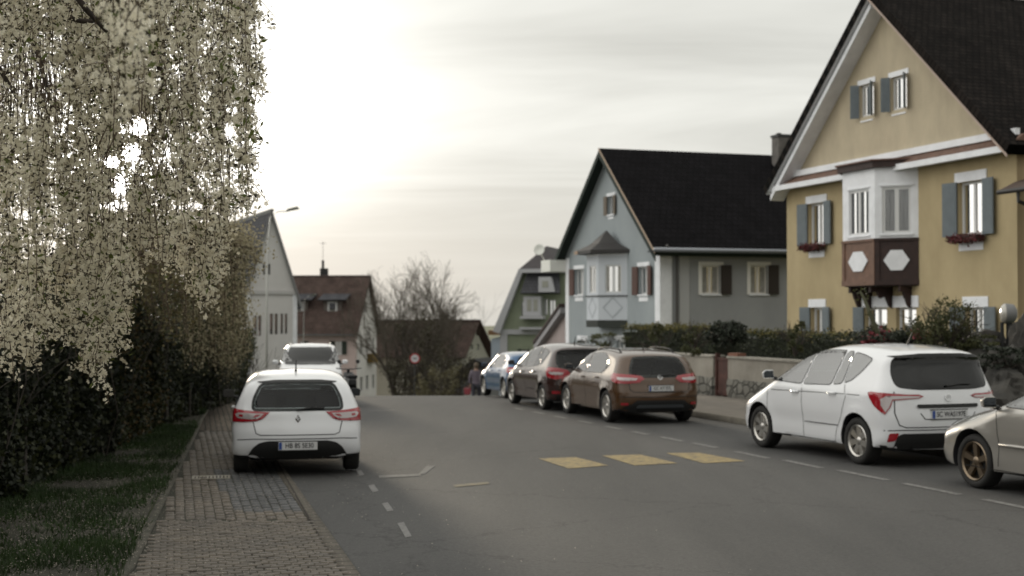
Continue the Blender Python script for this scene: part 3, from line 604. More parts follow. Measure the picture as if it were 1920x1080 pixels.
            MB().box(x0 - .06, x1 + .06, -.03, -.002, z1 + .03, z1 + .07, M).build('head_trim', M_WHITE, bay); MB().box(x0 - .06, x1 + .06, -.04, -.002, z0 - .06, z0 - .02, M).build('sill', M_WHITE, bay)
        d = MB(); d.box(0.0, L_, -.004, .06, zb, zm - .005, M); d.box(-.01, L_ + .01, -.05, .0, zm - .07, zm - .008, M).box(-.01, L_ + .01, -.04, -.005, zb - .02, zb + .12, M)
        d.box(0, .12, -.03, -.005, zb + .12, zm - .07, M).box(L_ - .12, L_, -.03, -.005, zb + .12, zm - .07, M); d.build('wood_panel', M_DWOOD if A[0] > 5 else mat('lit_brown_wood', (.16, .085, .055), .6, var=.3, vs=7), bay)  # same wood: light put into the colour of left and front panels
        cx = L_ * .5; zc_ = (zm + zb) / 2 + .02; hw = L_ * .30; hh = .26
        MB().prism([(cx - hw, zc_), (cx - hw * .45, zc_ - hh), (cx + hw * .45, zc_ - hh), (cx + hw, zc_), (cx + hw * .45, zc_ + hh), (cx - hw * .45, zc_ + hh)], -.035, -.006, M).build('white_hexagon', M_WHITE, bay)
    z0w = pl.xz(1680, 440)[1]; z1w = pl.xz(1680, 355)[1]
    face((xb0, 0), (xa0, -p), .2, .8, z0w, z1w); face((xa0, -p), (xa1, -p), .2, .82, z0w, z1w); face((xa1, -p), (xb1, 0), .17, .83, z0w, z1w)
    MB().prismz([(xb0 + .05, 0), (xa0, -p + .05), (xa1, -p + .05), (xb1 - .05, 0)], zb - .04, zb + .01).build('bay_floor', M_DWOOD, bay)
    q = MB(); e = .12; q.prismz([(xb0 - .15, 0), (xa0 - .08, -p - e), (xa1 + .08, -p - e), (xb1 + .15, 0)], zt, zt + .17).build('bay_cornice', M_DWOOD, bay)
    MB().prismz([(xb0 - .2, 0), (xa0 - .1, -p - e - .06), (xa1 + .1, -p - e - .06), (xb1 + .2, 0)], zt + .17, zt + .21).build('bay_roof_edge', mat('lit_brown_wood2', (.12, .06, .045), .6), bay)
    for x in (xa0 + .15, (xa0 + xa1) / 2 + .35, xb1 - .35, xb0 + .4):
        pr = p - .1 if xa0 <= x <= xa1 else .35; M = Matrix.Translation((x, 0, 0)) @ Matrix.Rotation(math.pi / 2, 4, 'Z')
        MB().prism([(-pr, zb - .05), (0, zb - .05), (0, zb - .62), (-.12, zb - .45), (-.2, zb - .3), (-pr * .55, zb - .34), (-pr * .7, zb - .2), (-pr, zb - .24)][::-1], -.05, .05, M @ Matrix.Scale(-1, 4, (1, 0, 0)) @ Matrix.Rotation(0, 4, 'Z')).build('bracket', M_DWOOD, bay) if False else MB().add([(x + dx, -yy, zz) for dx in (-.05, .05) for yy, zz in ((0, zb - .05), (pr, zb - .05), (pr, zb - .2), (pr * .7, zb - .17), (pr * .55, zb - .36), (.2, zb - .3), (.1, zb - .55), (0, zb - .62))], [tuple(range(8)), tuple(range(15, 7, -1))] + [(i, i + 8, (i + 1) % 8 + 8, (i + 1) % 8) for i in range(8)]).build('bracket', M_DWOOD, bay)
    # porch roof on the camera side
    e0 = pl.xz(1874, 356, -1.0); r0 = pl.xz(1904, 337, .1); x9 = e0[0] + 4
    roofslab('porch_roof', [(e0[0], -1.0, e0[1]), (x9, -1.0, e0[1]), (x9, .2, r0[1]), (r0[0], .2, r0[1])], .1, mat('brown_porch_tiles', (.07, .045, .035), .8, var=.4, vs=9, bump=.6, bs=18), H)
    gx = pl.xz(1909, 362, -1.0)[0]; MB().tube([(e0[0], -1.04, e0[1] - .06), (x9, -1.04, e0[1] - .06)], .055, 8).tube([(gx, -1.0, e0[1] - .08), (gx, -1.0, e0[1] - .3), (gx + .1, -.5, e0[1] - .5), (gx + .4, .1, e0[1] - .6)], .045, 8).build('gutter', mat('black_metal', (.02, .018, .018), .5), H)
    return H, pl
YH, YP = yellow_house()
# ---------------- blue house
def blue_house():
    pl = Plane(1062, c=21); H = pl.empty('blue_house'); Wd = pl.xz(1238, 500)[0]
    tag(H, 'light blue gabled house with black roof, white corner strips and small bay window', 'house')
    st = mat('pale_blue_stucco', (.315, .345, .36), .92, vs=.9, col2=(.265, .295, .31), bump=.4, bs=30, streak=True)
    stg = mat('grey_side_stucco', (.32, .325, .33), .92, vs=.9, col2=(.27, .275, .28), bump=.4, bs=30, streak=True)
    ze = pl.xz(1238, 462)[1]; zr = pl.xz(1135, 290)[1] - .02; xm = Wd / 2; L = 14; g0 = -3.2
    sl = (zr - ze) / (Wd / 2)
    W1 = pl.rect(1198, 500, 1216, 552); W2 = pl.rect(1078, 505, 1094, 553); W3 = pl.rect(1140, 368, 1152, 402); W4 = pl.rect(1156, 638, 1174, 662); W5 = pl.rect(1085, 638, 1100, 662)
    wall('facade_wall', [(0, g0), (Wd, g0), (Wd, ze), (xm, zr), (0, ze)], [W1, W2, W3, W4, W5], st, H)
    sh = mat('red_brown_shutters', (.085, .036, .026), .6, var=.2, vs=5)
    window(H, I4, *W1, lintel=.16, shut=(sh, (-1, 1)), shw=.42, bottom=.14); window(H, I4, *W2, lintel=.16, shut=(sh, (-1,)), shw=.42, bottom=.14)
    window(H, I4, *W3, lintel=.13, shut=(mat('beige_shutters', (.16, .13, .10), .7), (-1, 1)), shw=.26, mull=1, bottom=.06, fw=.045); window(H, I4, *W4, lintel=.18); window(H, I4, *W5, lintel=.18)
    # side wall facing the viewer
    SM = FR(Wd, 0, math.pi / 2)
    sp = Plane(1238, c=21, ang=HANG + math.pi / 2) if False else None
    # side plane mapping
    a2 = HANG + math.pi / 2; Ow = np.array(pl.O) + pl.ax * Wd
    class SP(Plane):
        def __init__(s): s.ang = a2; s.ax = np.array((math.cos(a2), math.sin(a2))); s.ay = np.array((-math.sin(a2), math.cos(a2))); s.O = Ow
    s = SP(); S1 = s.rect(1316, 498, 1350, 551); S2 = s.rect(1407, 498, 1439, 551)
    wall('side_wall', [(0, g0), (L, g0), (L, ze), (0, ze)], [S1, S2, (S2[0] + 4, S2[1] + 4, S2[2], S2[3])], stg, H, SM @ Matrix.Translation((0, .0, 0)))
    dk = mat('dark_brown_shutters', (.028, .02, .016), .6)
    for q in (S1, S2): window(H, SM, *q, lintel=.0, surround=(.14, mat('cream_surround', (.74, .72, .68), .8)), shut=(dk, (1,)), shw=.42, bottom=.0, curtain=True, fr=mat('cream_frame', (.74, .71, .66), .5))
    window(H, SM, S2[0] + 4, S2[1] + 4, S2[2], S2[3])
    MB().box(0, .2, .17, L, g0, ze).prism([(0, g0), (Wd, g0), (Wd, ze), (xm, zr), (0, ze)], L - .2, L).build('rear_walls', st, H)
    # white corner strips
    MB().box(-.03, .38, -.03, -.001, g0, ze - .05).build('corner_strip', M_WHITE, H); MB().box(Wd - .42, Wd + .03, -.03, -.001, g0, ze - .02).box(Wd + .001, Wd + .03, -.001, .45, g0, ze - .02).build('corner_strip', M_WHITE, H)
    MB().box(Wd + .001, Wd + .03, .75, 1.15, g0, ze - .02).build('wall_strip', mat('pale_grey_strip', (.42, .42, .42), .8), H)
    MB().tube([(Wd + .35, .1, ze + .02), (Wd + .1, .62, ze - .35), (Wd + .1, .62, g0)], .05, 8).build('downpipe', mat('dark_zinc', (.06, .055, .05), .5), H)
    gable_roof(H, Wd, ze + .04, zr + .04, L, .42, .55, M_TILE2, M_SOFF, th=.18, barge=.24, barge_m=M_SOFF)
    # pale edge along the right rake, pale inner moulding
    xe = Wd + .55; zo = ze + .04 - sl * .55
    MB().prism([(xe, zo + .10), (xe, zo + .20), (xm, zr + .24), (xm, zr + .14)], -.475, -.46).build('rake_edge', mat('pale_wood', (.36, .27, .20), .7), H)
    MB().prism([(.0, ze - .05), (-.0, ze + .08 - .02), (xm, zr + .0), (xm, zr - .16)][::-1], -.04, -.002).prism([(Wd, ze - .05), (Wd, ze + .06), (xm, zr), (xm, zr - .16)], -.04, -.002).build('rake_moulding', mat('grey_blue_trim', (.36, .39, .41), .8), H)
    q = MB(); q.tube([(Wd + .80, -.6, ze - .16), (Wd + .80, L, ze - .16)], .085, 10); q.build('gutter', mat('grey_zinc', (.22, .23, .25), .35, metal=.6), H, smooth=True)
    MB().box(Wd, Wd + .8, -.5, L, ze - .22, ze - .17).build('eave_soffit', mat('black_board', (.012, .012, .014), .8), H)
    MB().tube([(Wd + .25, -.3, ze + 1.05), (Wd + .25, L, ze + 1.05)], .03, 6).build('snow_guard', MATS['grey_zinc'], H) if False else None
    # chimney
    cx, cz = pl.xz(1470, 300); yc = 6.75
    ch = MB(); ch.box(xm + .5, xm + 1.05, yc + .25, yc + .85, zr - 1.2, zr + .85).build('chimney', mat('chimney_render', (.14, .13, .12), .9, var=.4, vs=3), H)
    MB().box(xm + .46, xm + 1.09, yc + .21, yc + .89, zr + .86, zr + .96).box(xm + .6, xm + .75, yc + .4, yc + .55, zr + .96, zr + 1.05).build('chimney_cap', mat('dark_metal', (.03, .03, .03), .6), ch.id_data if False else H)
    # boxed eave and dish on the far side
    MB().box(-1.15, 0, -.75, .2, ze - .62, ze - .12).build('eave_box', mat('pale_eave_box', (.75, .75, .70), .6), H)
    M = Matrix.Translation((-1.1, -.85, ze + .35)) @ Matrix.Rotation(math.radians(60), 4, 'Z') @ Matrix.Rotation(math.radians(80), 4, 'X')
    MB().lathe([(0, 0), (.10, .01), (.19, .035), (.25, .06), (.24, .07), (.18, .042), (.09, .02), (0, .009)], 20, M).tube([(-1.1, -.85, ze + .3), (-1.1, -.7, ze + .05), (-1.0, -.6, ze - .2)], .02, 6).build('satellite_dish', mat('dish_white', (.8, .8, .75), .35), H, smooth=True)
    # bay
    p = .86; xb0, xb1, xa0, xa1 = 3.75, 6.68, 4.6, 5.82; zt = pl.xz(1145, 478)[1]; zb = pl.xz(1145, 600)[1]
    bay = MB().prismz([(xb0, 0), (xa0, -p), (xa1, -p), (xb1, 0)], zt - .08, zt).build('bay_window', M_WHITE, H)
    z0w = pl.xz(1145, 550)[1]; z1w = pl.xz(1145, 499)[1]; zm = pl.xz(1145, 554)[1]
    blw = mat('bay_pale_grey', (.54, .57, .61), .8)
    for A, B in (((xb0, 0), (xa0, -p)), ((xa0, -p), (xa1, -p)), ((xa1, -p), (xb1, 0))):
        L_ = math.dist(A, B); M = FR(A[0], A[1], math.atan2(B[1] - A[1], B[0] - A[0])); h = (.24 * L_, .80 * L_, z0w, z1w)
        wall('bay_wall', [(0, zb), (L_, zb), (L_, zt - .08), (0, zt - .08)], [h], blw, bay, M, depth=.08)
        x0, x1, z0, z1 = h; mb = MB()
        mb.box(x0, x0 + .05, .03, .07, z0, z1, M).box(x1 - .05, x1, .03, .07, z0, z1, M).box(x0 + .05, x1 - .05, .03, .07, z0, z0 + .06, M).box(x0 + .05, x1 - .05, .03, .07, z1 - .06, z1, M).box((x0 + x1) / 2 - .05, (x0 + x1) / 2 + .05, .026, .066, z0 + .06, z1 - .06, M).build('window_frame', M_WFR, bay)
        MB().box(x0 + .04, x1 - .04, .05, .06, z0 + .05, z1 - .05, M).build('pane', M_PANE, bay)
        MB().box(x0 + .06, x0 + .16, .043, .048, z0 + .06, z1 - .06, M).box(x1 - .16, x1 - .06, .043, .048, z0 + .06, z1 - .06, M).build('curtain', M_CURT, bay)
        MB().box(-.02, L_ + .02, -.05, -.002, zm - .05, zm - .01, M).build('bay_ledge', mat('ledge_dark', (.05, .05, .05), .7), bay)
        cx = L_ / 2; zc = (zm + zb) / 2; d = MB()
        for r0, r1, y in ((.42, .36, -.012), (.24, .0, -.010)):
            k = min(1, L_ / 1.3); o_ = [(cx - r0 * 1.1 * k, zc), (cx, zc - r0), (cx + r0 * 1.1 * k, zc), (cx, zc + r0)]
            if r1:
                i_ = [(cx - r1 * 1.1 * k, zc), (cx, zc - r1), (cx + r1 * 1.1 * k, zc), (cx, zc + r1)]
                for j in range(4): d.add([(a, y, b) for a, b in (o_[j], o_[(j + 1) % 4], i_[(j + 1) % 4], i_[j])], [(0, 1, 2, 3)], M)
        d.build('diamond_panel', mat('diamond_grey', (.38, .41, .44), .8), bay)
    MB().prismz([(xb0 - .02, 0), (xa0, -p - .03), (xa1, -p - .03), (xb1 + .02, 0)], zb - .28, zb - .01).build('bay_base', mat('bay_base_dark', (.03, .035, .03), .8), bay)
    q = MB(); e = .42; pk = ((xa0 + xa1) / 2 + .1, -p * .35, pl.xz(1150, 432)[1]); rim = [(xb0 - e * 1.2, .0), (xa0 - e * .6, -p - e), (xa1 + e * .6, -p - e), (xb1 + e * .6, .0)]; zr0 = zt + .02
    vs = [(x, y, zr0) for x, y in rim] + [(x, y, zr0 + .12) for x, y in rim] + [((x + pk[0]) / 2, (y + pk[1]) / 2, zr0 + .40) for x, y in rim] + [(pk[0] + (x - pk[0]) * .12, pk[1] + (y - pk[1]) * .12, zr0 + .82) for x, y in rim] + [pk]
    fs = [(3, 2, 1, 0)]
    for lv in range(3):
        for j in range(3): fs.append((lv * 4 + j, lv * 4 + j + 1, lv * 4 + j + 5, lv * 4 + j + 4))
    for j in range(3): fs.append((12 + j, 13 + j, 16))
    q.add(vs, fs).build('bay_roof', mat('dark_sheet_roof', (.028, .025, .024), .55, var=.3, vs=4), bay)
    MB().box(xa0 - .25, xa0 + .1, -p - e - .02, -p - e, zr0 + .0, zr0 + .13).build('roof_edge_strip', mat('pale_wood2', (.4, .28, .2), .6), bay)
    # dark shrubby base wall under bay
    return H, pl
BH, BP = blue_house()
# ---------------- lean-to left of the blue house
def leanto():
    pl = Plane(1062, c=21.3); H = pl.empty('outbuilding'); tag(H, 'small pinkish outbuilding with steep brown roof edge beside the blue house', 'outbuilding')
    a = pl.xz(1060, 572); b = pl.xz(1012, 640); g0 = -4.0
    wall('wall', [(b[0] + .3, g0), (-.1, g0), (-.1, a[1] - .15), (b[0] + .3, b[1] - .1)], [], mat('pinkish_stucco', (.36, .30, .29), .9, var=.15, vs=1), H)
    sl = (a[1] - b[1]) / (a[0] - b[0])
    roofslab('roof', [(b[0], 5, b[1]), (b[0], -.35, b[1]), (0, -.35, b[1] - sl * b[0]), (0, 5, b[1] - sl * b[0])], .14, M_TILE3, H, M_DWOOD)
    MB().prism([(b[0] + .05, b[1] - .42), (b[0], b[1] - .16), (0, b[1] - sl * b[0] - .16), (0, b[1] - sl * b[0] - .42)][::-1], -.3, -.02).build('bargeboard', mat('greyish_board', (.30, .29, .30), .8), H)
leanto()
# ---------------- generic distant house, facade given in pixels
def simple_house(name, label, pxL, pxR, Y, ang, ze_px, zr_px, L, wallm, tile, wins, g0, sidewall=None, ov=.5, chim=None, edge=M_DWOOD, wframe=M_WFR, shut=None, quoin=None, lintel=0.0, band=False, win_side=None, mull=1):
    pl = Plane(pxL, Y=Y, ang=ang); H = pl.empty(name); tag(H, label, 'house'); Wd = pl.xz(pxR, 592)[0]
    ze = pl.xz(pxL if ze_px[0] is None else ze_px[0], ze_px[1])[1]; xm = Wd / 2; zr = pl.xz((pxL + pxR) / 2, zr_px)[1]
    R = [pl.rect(*w) for w in wins]; R = [(a, b, c, d) for a, b, c, d in R]
    wall('gable_wall', [(0, g0), (Wd, g0), (Wd, ze), (xm, zr), (0, ze)], R, wallm, H)
    for q in R: window(H, I4, *q, sill=False, mull=mull, fr=wframe, shut=shut, fw=.05, lintel=lintel)
    sw = sidewall or wallm
    MB().box(0, .2, .17, L, g0, ze).prism([(0, g0), (Wd, g0), (Wd, ze), (xm, zr), (0, ze)], L - .2, L).build('rear_walls', sw, H)
    MB().box(Wd - .2, Wd, .17, L - .2, g0, ze).build('side_wall', sw, H)
    gable_roof(H, Wd, ze, zr, L, ov * .6, ov, tile, edge, barge=.2, barge_m=edge)
    return H, pl, Wd, ze, zr
# grey hall far left
def grey_hall():
    M_G = mat('pale_grey_render', (.60, .585, .57), .9, vs=.4, col2=(.52, .505, .49))
    H, pl, Wd, ze, zr = simple_house('grey_hall', 'tall pale grey gabled building behind the blossom tree on the left', 459, 556, 90, math.radians(22), (508, 547), 396, 22, M_G, M_TILE4,
        [(476, 592, 482, 630), (484, 592, 490, 630), (506, 588, 512, 627), (515, 588, 521, 627), (526, 588, 531, 626), (534, 588, 539, 626), (493, 495, 497, 515), (503, 495, 507, 515)], -6.5, ov=.35, edge=mat('grey_edge', (.2, .2, .2), .8), wframe=mat('grey_frames', (.10, .10, .09), .7), mull=0)
    MB().box(-.06, Wd + .06, -.12, -.001, ze - .16, ze + .08).build('cornice', mat('grey_trim', (.45, .44, .43), .8), H)
    MB().box(-.03, .35, -.05, -.001, -6.5, ze - .17).build('corner_strip', M_WHITE, H); MB().box(Wd - .25, Wd + .03, -.05, -.001, -6.5, ze - .17).build('corner_strip', M_WHITE, H)
grey_hall()
def pink_house():
    # long pink side faces the viewer; white gable end turns to the right
    g0 = -9.5; ang = math.radians(-4); pl = Plane(545, Y=118, ang=ang); H = pl.empty('pink_house')
    tag(H, 'pink house with brown tiled roof, two roof dormers and white gable end', 'house')
    x1, ze = pl.xz(669, 622); zr = pl.xz(620, 520, 3.2)[1]; pink = mat('pink_stucco', (.62, .50, .47), .9, vs=.6, col2=(.55, .44, .41)); wh = mat('white_gable_stucco', (.62, .60, .58), .9, vs=.6, col2=(.54, .52, .50))
    R = [pl.rect(628, 640, 641, 664), pl.rect(561, 640, 570, 664)]
    wall('side_wall', [(-6, g0), (x1, g0), (x1, ze), (-6, ze)], R, pink, H)
    dk = mat('dark_green_shutters', (.03, .04, .03), .7)
    window(H, I4, *R[0], shut=(dk, (-1, 1)), shw=.42); window(H, I4, *R[1], shut=(dk, (1,)), shw=.4)
    # gable end plane
    a2 = ang + math.radians(84); Dp = 8.2
    q = Plane.__new__(Plane); q.ang = a2; q.ax = np.array((math.cos(a2), math.sin(a2))); q.ay = np.array((-math.sin(a2), math.cos(a2))); q.O = np.array(pl.O) + pl.ax * x1
    Wg = q.xz(706, 600)[0]; GM = FR(x1, 0, math.radians(84))
    wr = [q.rect(683, 565, 688, 586), q.rect(675, 638, 680, 664), q.rect(686, 635, 691, 662), q.rect(698, 633, 702, 660), q.rect(675, 707, 680, 733), q.rect(686, 704, 691, 730), q.rect(698, 702, 702, 728)]
    wall('gable_wall', [(0, g0), (Wg, g0), (Wg, ze), (Wg / 2, zr), (0, ze)], wr, wh, H, GM)
    for w_ in wr: window(H, GM, *w_, sill=False, mull=0, fr=mat('grey_shutter', (.2, .2, .2), .7), fw=.1)
    bx = q.rect(688, 663, 698, 680)
    MB().box(bx[0], bx[1], -.5, -.05, bx[2], bx[3], GM).build('balcony_box', mat('yellow_brown_box', (.16, .10, .02), .8, var=.5, vs=6), H)
    rx, ry = (GM @ Vector((Wg / 2, 0, 0)))[:2]; ox, oy = (GM @ Vector((-.3, -.35, 0)))[:2]; fx, fy = (GM @ Vector((Wg + .4, -.35, 0)))[:2]; rxx, ryy = (GM @ Vector((Wg / 2, -.35, 0)))[:2]
    roofslab('roof', [(-7, -.5, ze - .2), (x1 + .15, -.5, ze - .2), (rxx, ryy, zr + .18), (-7, ryy, zr + .18)], .18, M_TILE3, H, M_DWOOD)
    roofslab('roof', [(fx, fy, ze - .2), (-7, fy, ze - .2), (-7, ryy, zr + .18), (rxx, ryy, zr + .18)], .18, M_TILE3, H, M_DWOOD)
    MB().box(-6.9, x1 + .1, -.62, -.5, ze - .32, ze - .2).build('gutter', mat('grey_gutter', (.12, .12, .12), .6), H)
    c = pl.xz(608, 510, 3.8)
    ch = MB(); ch.box(c[0] - .3, c[0] + .3, 3.4, 4.1, zr - .5, zr + .8).build('chimney', mat('sooty_chimney', (.03, .03, .03), .9), H)
    MB().tube([(c[0] - .1, 3.7, zr + .8), (c[0] - .1, 3.7, zr + 1.5)], .12, 8).tube([(c[0] - .1, 3.7, zr + 1.5), (c[0] - .1, 3.7, zr + 3.2)], .02, 5).tube([(c[0] - .4, 3.7, zr + 3.0), (c[0] + .2, 3.7, zr + 3.0)], .015, 5).build('antenna', mat('dark_metal', (.03, .03, .03), .6), H)
    for px in (622, 558):
        d = pl.xz(px, 575, .6); w2 = 1.25
        dm = MB(); dm.box(d[0] - w2 * .62, d[0] + w2 * .62, .9, 2.3, d[1] - 1.0, d[1] + .6); dm = dm.build('dormer', mat('dormer_grey', (.13, .11, .10), .9), H)
        MB().box(d[0] - .42, d[0] + .42, .86, .90, d[1] - .7, d[1] + .45).build('window', M_WFR, dm); MB().box(d[0] - .26, d[0] + .26, .845, .858, d[1] - .55, d[1] + .3).build('pane', M_PANE, dm)
        roofslab('dormer_roof', [(d[0] - 1.2, .4, d[1] + .6), (d[0] + 1.2, .4, d[1] + .6), (d[0] + 1.5, 2.4, d[1] + 1.3), (d[0] - .9, 2.4, d[1] + 1.3)], .1, M_TILE4, dm)
pink_house()
def cream_house():
    ang = math.radians(28)
    H, pl, Wd, ze, zr = simple_house('cream_house', 'far cream gabled house with brown roof behind the bare trees', 862, 917, 120, math.radians(-28), (890, 668), 604, 16, mat('cream_stucco', (.34, .33, .29), .9, var=.1, vs=.5), M_TILE3, [(892, 645, 898, 656), (891, 619, 896, 630)], -9, ov=.5, shut=None)
    c = MB().box(Wd * .2, Wd * .35, 5, 6, zr - 1.5, zr + .8).build('chimney', mat('chimney_render', (.14, .13, .12), .9), H)
def far_roofs():
    g0 = -12; ang = math.radians(-3); pl = Plane(868, Y=128, ang=ang); H = pl.empty('cream_house'); tag(H, 'far cream house with brown roof, its gable end turned right, behind the bare trees', 'house')
    ze = pl.xz(868, 664)[1]; cr = mat('cream_stucco', (.36, .35, .30), .9, var=.1, vs=.5); a2 = ang + math.radians(48); q = Plane.__new__(Plane); q.ang = a2; q.ax = np.array((math.cos(a2), math.sin(a2))); q.ay = np.array((-math.sin(a2), math.cos(a2))); q.O = np.array(pl.O); Wg = q.xz(919, 650)[0]; zr = q.xz(896, 603)[1]; GM = FR(0, 0, math.radians(48))
    wr = [q.rect(893, 645, 899, 656), q.rect(893, 619, 898, 629), q.rect(882, 646, 887, 655)]
    wall('gable_wall', [(0, g0), (Wg, g0), (Wg, ze), (Wg / 2, zr), (0, ze)], wr, cr, H, GM)
    for w_ in wr: window(H, GM, *w_, sill=False, mull=0, fr=mat('grey_shutter', (.2, .2, .2), .7), fw=.08)
    MB().box(-9, 0, 0, .2, g0, ze).build('side_wall', cr, H); v = lambda x, y: (GM @ Vector((x, y, 0)))[:2]; ra = v(Wg / 2, -.5); fa = v(Wg + .5, -.5)
    roofslab('roof', [(-10, -.6, ze - .3), (.3, -.6, ze - .3), (ra[0], ra[1], zr + .2), (-10, ra[1], zr + .2)], .2, M_TILE3, H, M_DWOOD); roofslab('roof', [(fa[0], fa[1], ze - .3), (-10, fa[1], ze - .3), (-10, ra[1], zr + .2), (ra[0], ra[1], zr + .2)], .2, M_TILE3, H, M_DWOOD)
    MB().box(-2.2, -1.4, ra[1] - .3, ra[1] + .4, zr - .3, zr + .7).build('chimney', mat('chimney_render', (.14, .13, .12), .9), H)
    # dark low shed right of centre
    pl = Plane(850, Y=84, ang=-.25); H = pl.empty('shed'); tag(H, 'low shed with black sloping roof in front of the cream house', 'shed'); w1 = pl.xz(912, 700)[0]; zt = pl.xz(890, 682)[1]; zl = pl.xz(850, 722)[1]
    MB().prism([(0.2, -6.5), (w1, -6.5), (w1, zt - .2), (w1 * .62, zt - .1), (0.2, zl - .1)], 0, 3).build('wall', mat('shed_wall', (.15, .15, .15), .9), H)
    MB().prism([(-.1, zl - .25), (w1 * .62, zt - .1), (w1 + .2, zt - .3), (w1 + .2, zt + .0), (w1 * .6, zt + .3), (-.1, zl + .1)], -.4, 3.2).build('roof', mat('black_felt', (.012, .012, .012), .9), H)
    MB().box(w1 * .35, w1 * .55, -.03, 0, -6.0, zl - .4).build('door', mat('pale_door', (.5, .5, .5), .7), H)
    # small bluish annexe between the far houses
    pl = Plane(921, Y=105, ang=-.1); H = pl.empty('annexe'); tag(H, 'small pale blue building glimpsed left of the green villa', 'annexe'); w1 = pl.xz(952, 640)[0]; zt = pl.xz(935, 628)[1]
    MB().prism([(0, -8), (w1, -8), (w1, zt), (0, zt - .3)], 0, 5).build('wall', mat('pale_blue_wall', (.36, .41, .48), .9), H); MB().box(-.2, w1 + .2, -.3, 5.2, zt, zt + .35).build('roof', mat('orange_brown_roof', (.18, .10, .05), .8), H)
    MB().box(w1 * .6, w1 * .9, -.03, 0, zt - 1.4, zt - .5).build('window', M_PANE, H)
far_roofs()
def villa():
    Y = 92; pl = Plane(938, Y=Y, ang=math.radians(-14)); H = pl.empty('green_villa'); tag(H, 'pale green villa with grey half hipped roof and white windows beyond the blue house', 'house')
    X = lambda px, py, y=0.0: pl.xz(px, py, y); W1 = X(1100, 600)[0]; g0 = -7
    gr = mat('pale_green_stucco', (.25, .28, .20), .9, var=.12, vs=.6); gw = mat('villa_white', (.44, .44, .46), .8); slate = M_TILE4
    ze = X(938, 617)[1]; zt = X(985, 507)[1]; xt0 = X(988, 510)[0]; xt1 = X(1062, 510)[0]
    wn = [X(978, 565), X(1000, 565)]
    R = [pl.rect(978, 566, 987, 592), pl.rect(1019, 560, 1027, 590), pl.rect(1030, 562, 1042, 592), pl.rect(978, 655, 992, 690), pl.rect(1020, 655, 1034, 690)]
    wall('facade_wall', [(0, g0), (W1, g0), (W1, ze), (xt1 + .3, zt), (xt0 - .15, zt), (0, ze)], R, gr, H)
    for q in R: window(H, I4, *q, sill=False, fr=gw, shut=(mat('dark_green_shutters', (.03, .04, .03), .7), (-1,)) if q is R[3] else None, lintel=.0)
    a, b, c, d = pl.rect(986, 556, 1018, 592); MB().box(a, b, -.7, 0, c, d).build('bay', gw, H); MB().box(a + .25, (a + b) / 2 - .05, -.72, -.701, c + .3, d - .2).box((a + b) / 2 + .1, b - .2, -.72, -.701, c + .3, d - .2).build('bay_panes', mat('pale_pane', (.3, .3, .26), .1), H)
    MB().box(a - .2, b + .2, -.85, 0, c - .2, c - .02).box(a - .3, b + .8, -.6, 0, c - .9, c - .75).build('balcony', gw, H)
    MB().box(0.02, W1, -.12, -.001, ze - .35, ze - .02).box(0, .5, -.1, -.001, g0, ze - .36).build('trim', gw, H)
    # raking white boards
    q = MB(); q.prism([(-.4, ze - .15), (xt0 - .45, zt + .1), (xt0 - .1, zt + .1), (.05, ze - .3)], -.45, -.02); q.build('bargeboard', gw, H)
    # mansard panel
    z2 = X(1000, 550)[1]; z3 = X(1000, 512)[1]; ma = [X(982, 550)[0], X(1056, 550)[0], X(1050, 512)[0], X(990, 512)[0]]
    roofslab('mansard_roof', [(ma[0], -1.0, z2), (ma[1], -1.0, z2), (ma[2], -.25, z3), (ma[3], -.25, z3)], .12, slate, H)
    a, b, c, d = pl.rect(1016, 520, 1044, 548); MB().prism([(a, c), (b + .1, c), (b - .2, d), (a, d)], -1.02, -.3).build('dormer', gw, H); MB().box(a + .25, b - .35, -1.04, -1.021, c + .3, d - .25).build('dormer_pane', mat('pale_pane', (.3, .3, .26), .1), H)
    MB().box(ma[3] - .3, ma[2] + .4, -.9, 0, z3, z3 + .25).build('cornice', gw, H)
    # top hipped roof
    zr = X(1022, 461, 1.5)[1]; xr = X(1024, 461, 1.5)[0]; zb = z3 + .26; x0 = X(980, 505)[0]; x1 = x0 + 2 * (xr - x0)
    MB().add([(x0, -.9, zb), (x1, -.9, zb), (x1, 9, zb), (x0, 9, zb), (xr, 1.6, zr), (xr, 7, zr)], [(0, 1, 4), (1, 2, 5, 4), (2, 3, 5), (3, 0, 4, 5), (3, 2, 1, 0)]).build('roof', mat('dark_slate', (.05, .043, .045), .8, var=.3, vs=3), H)
    MB().add([(-.4, 0, ze - .1), (-.4, 9, ze - .1), (xt0 - .3, 9, zt + .1), (xt0 - .3, 0, zt + .1)], [(0, 1, 2, 3)]).build('side_roof', slate, H); MB().box(0, .2, .17, 9, g0, ze).build('side_wall', gr, H)
villa()
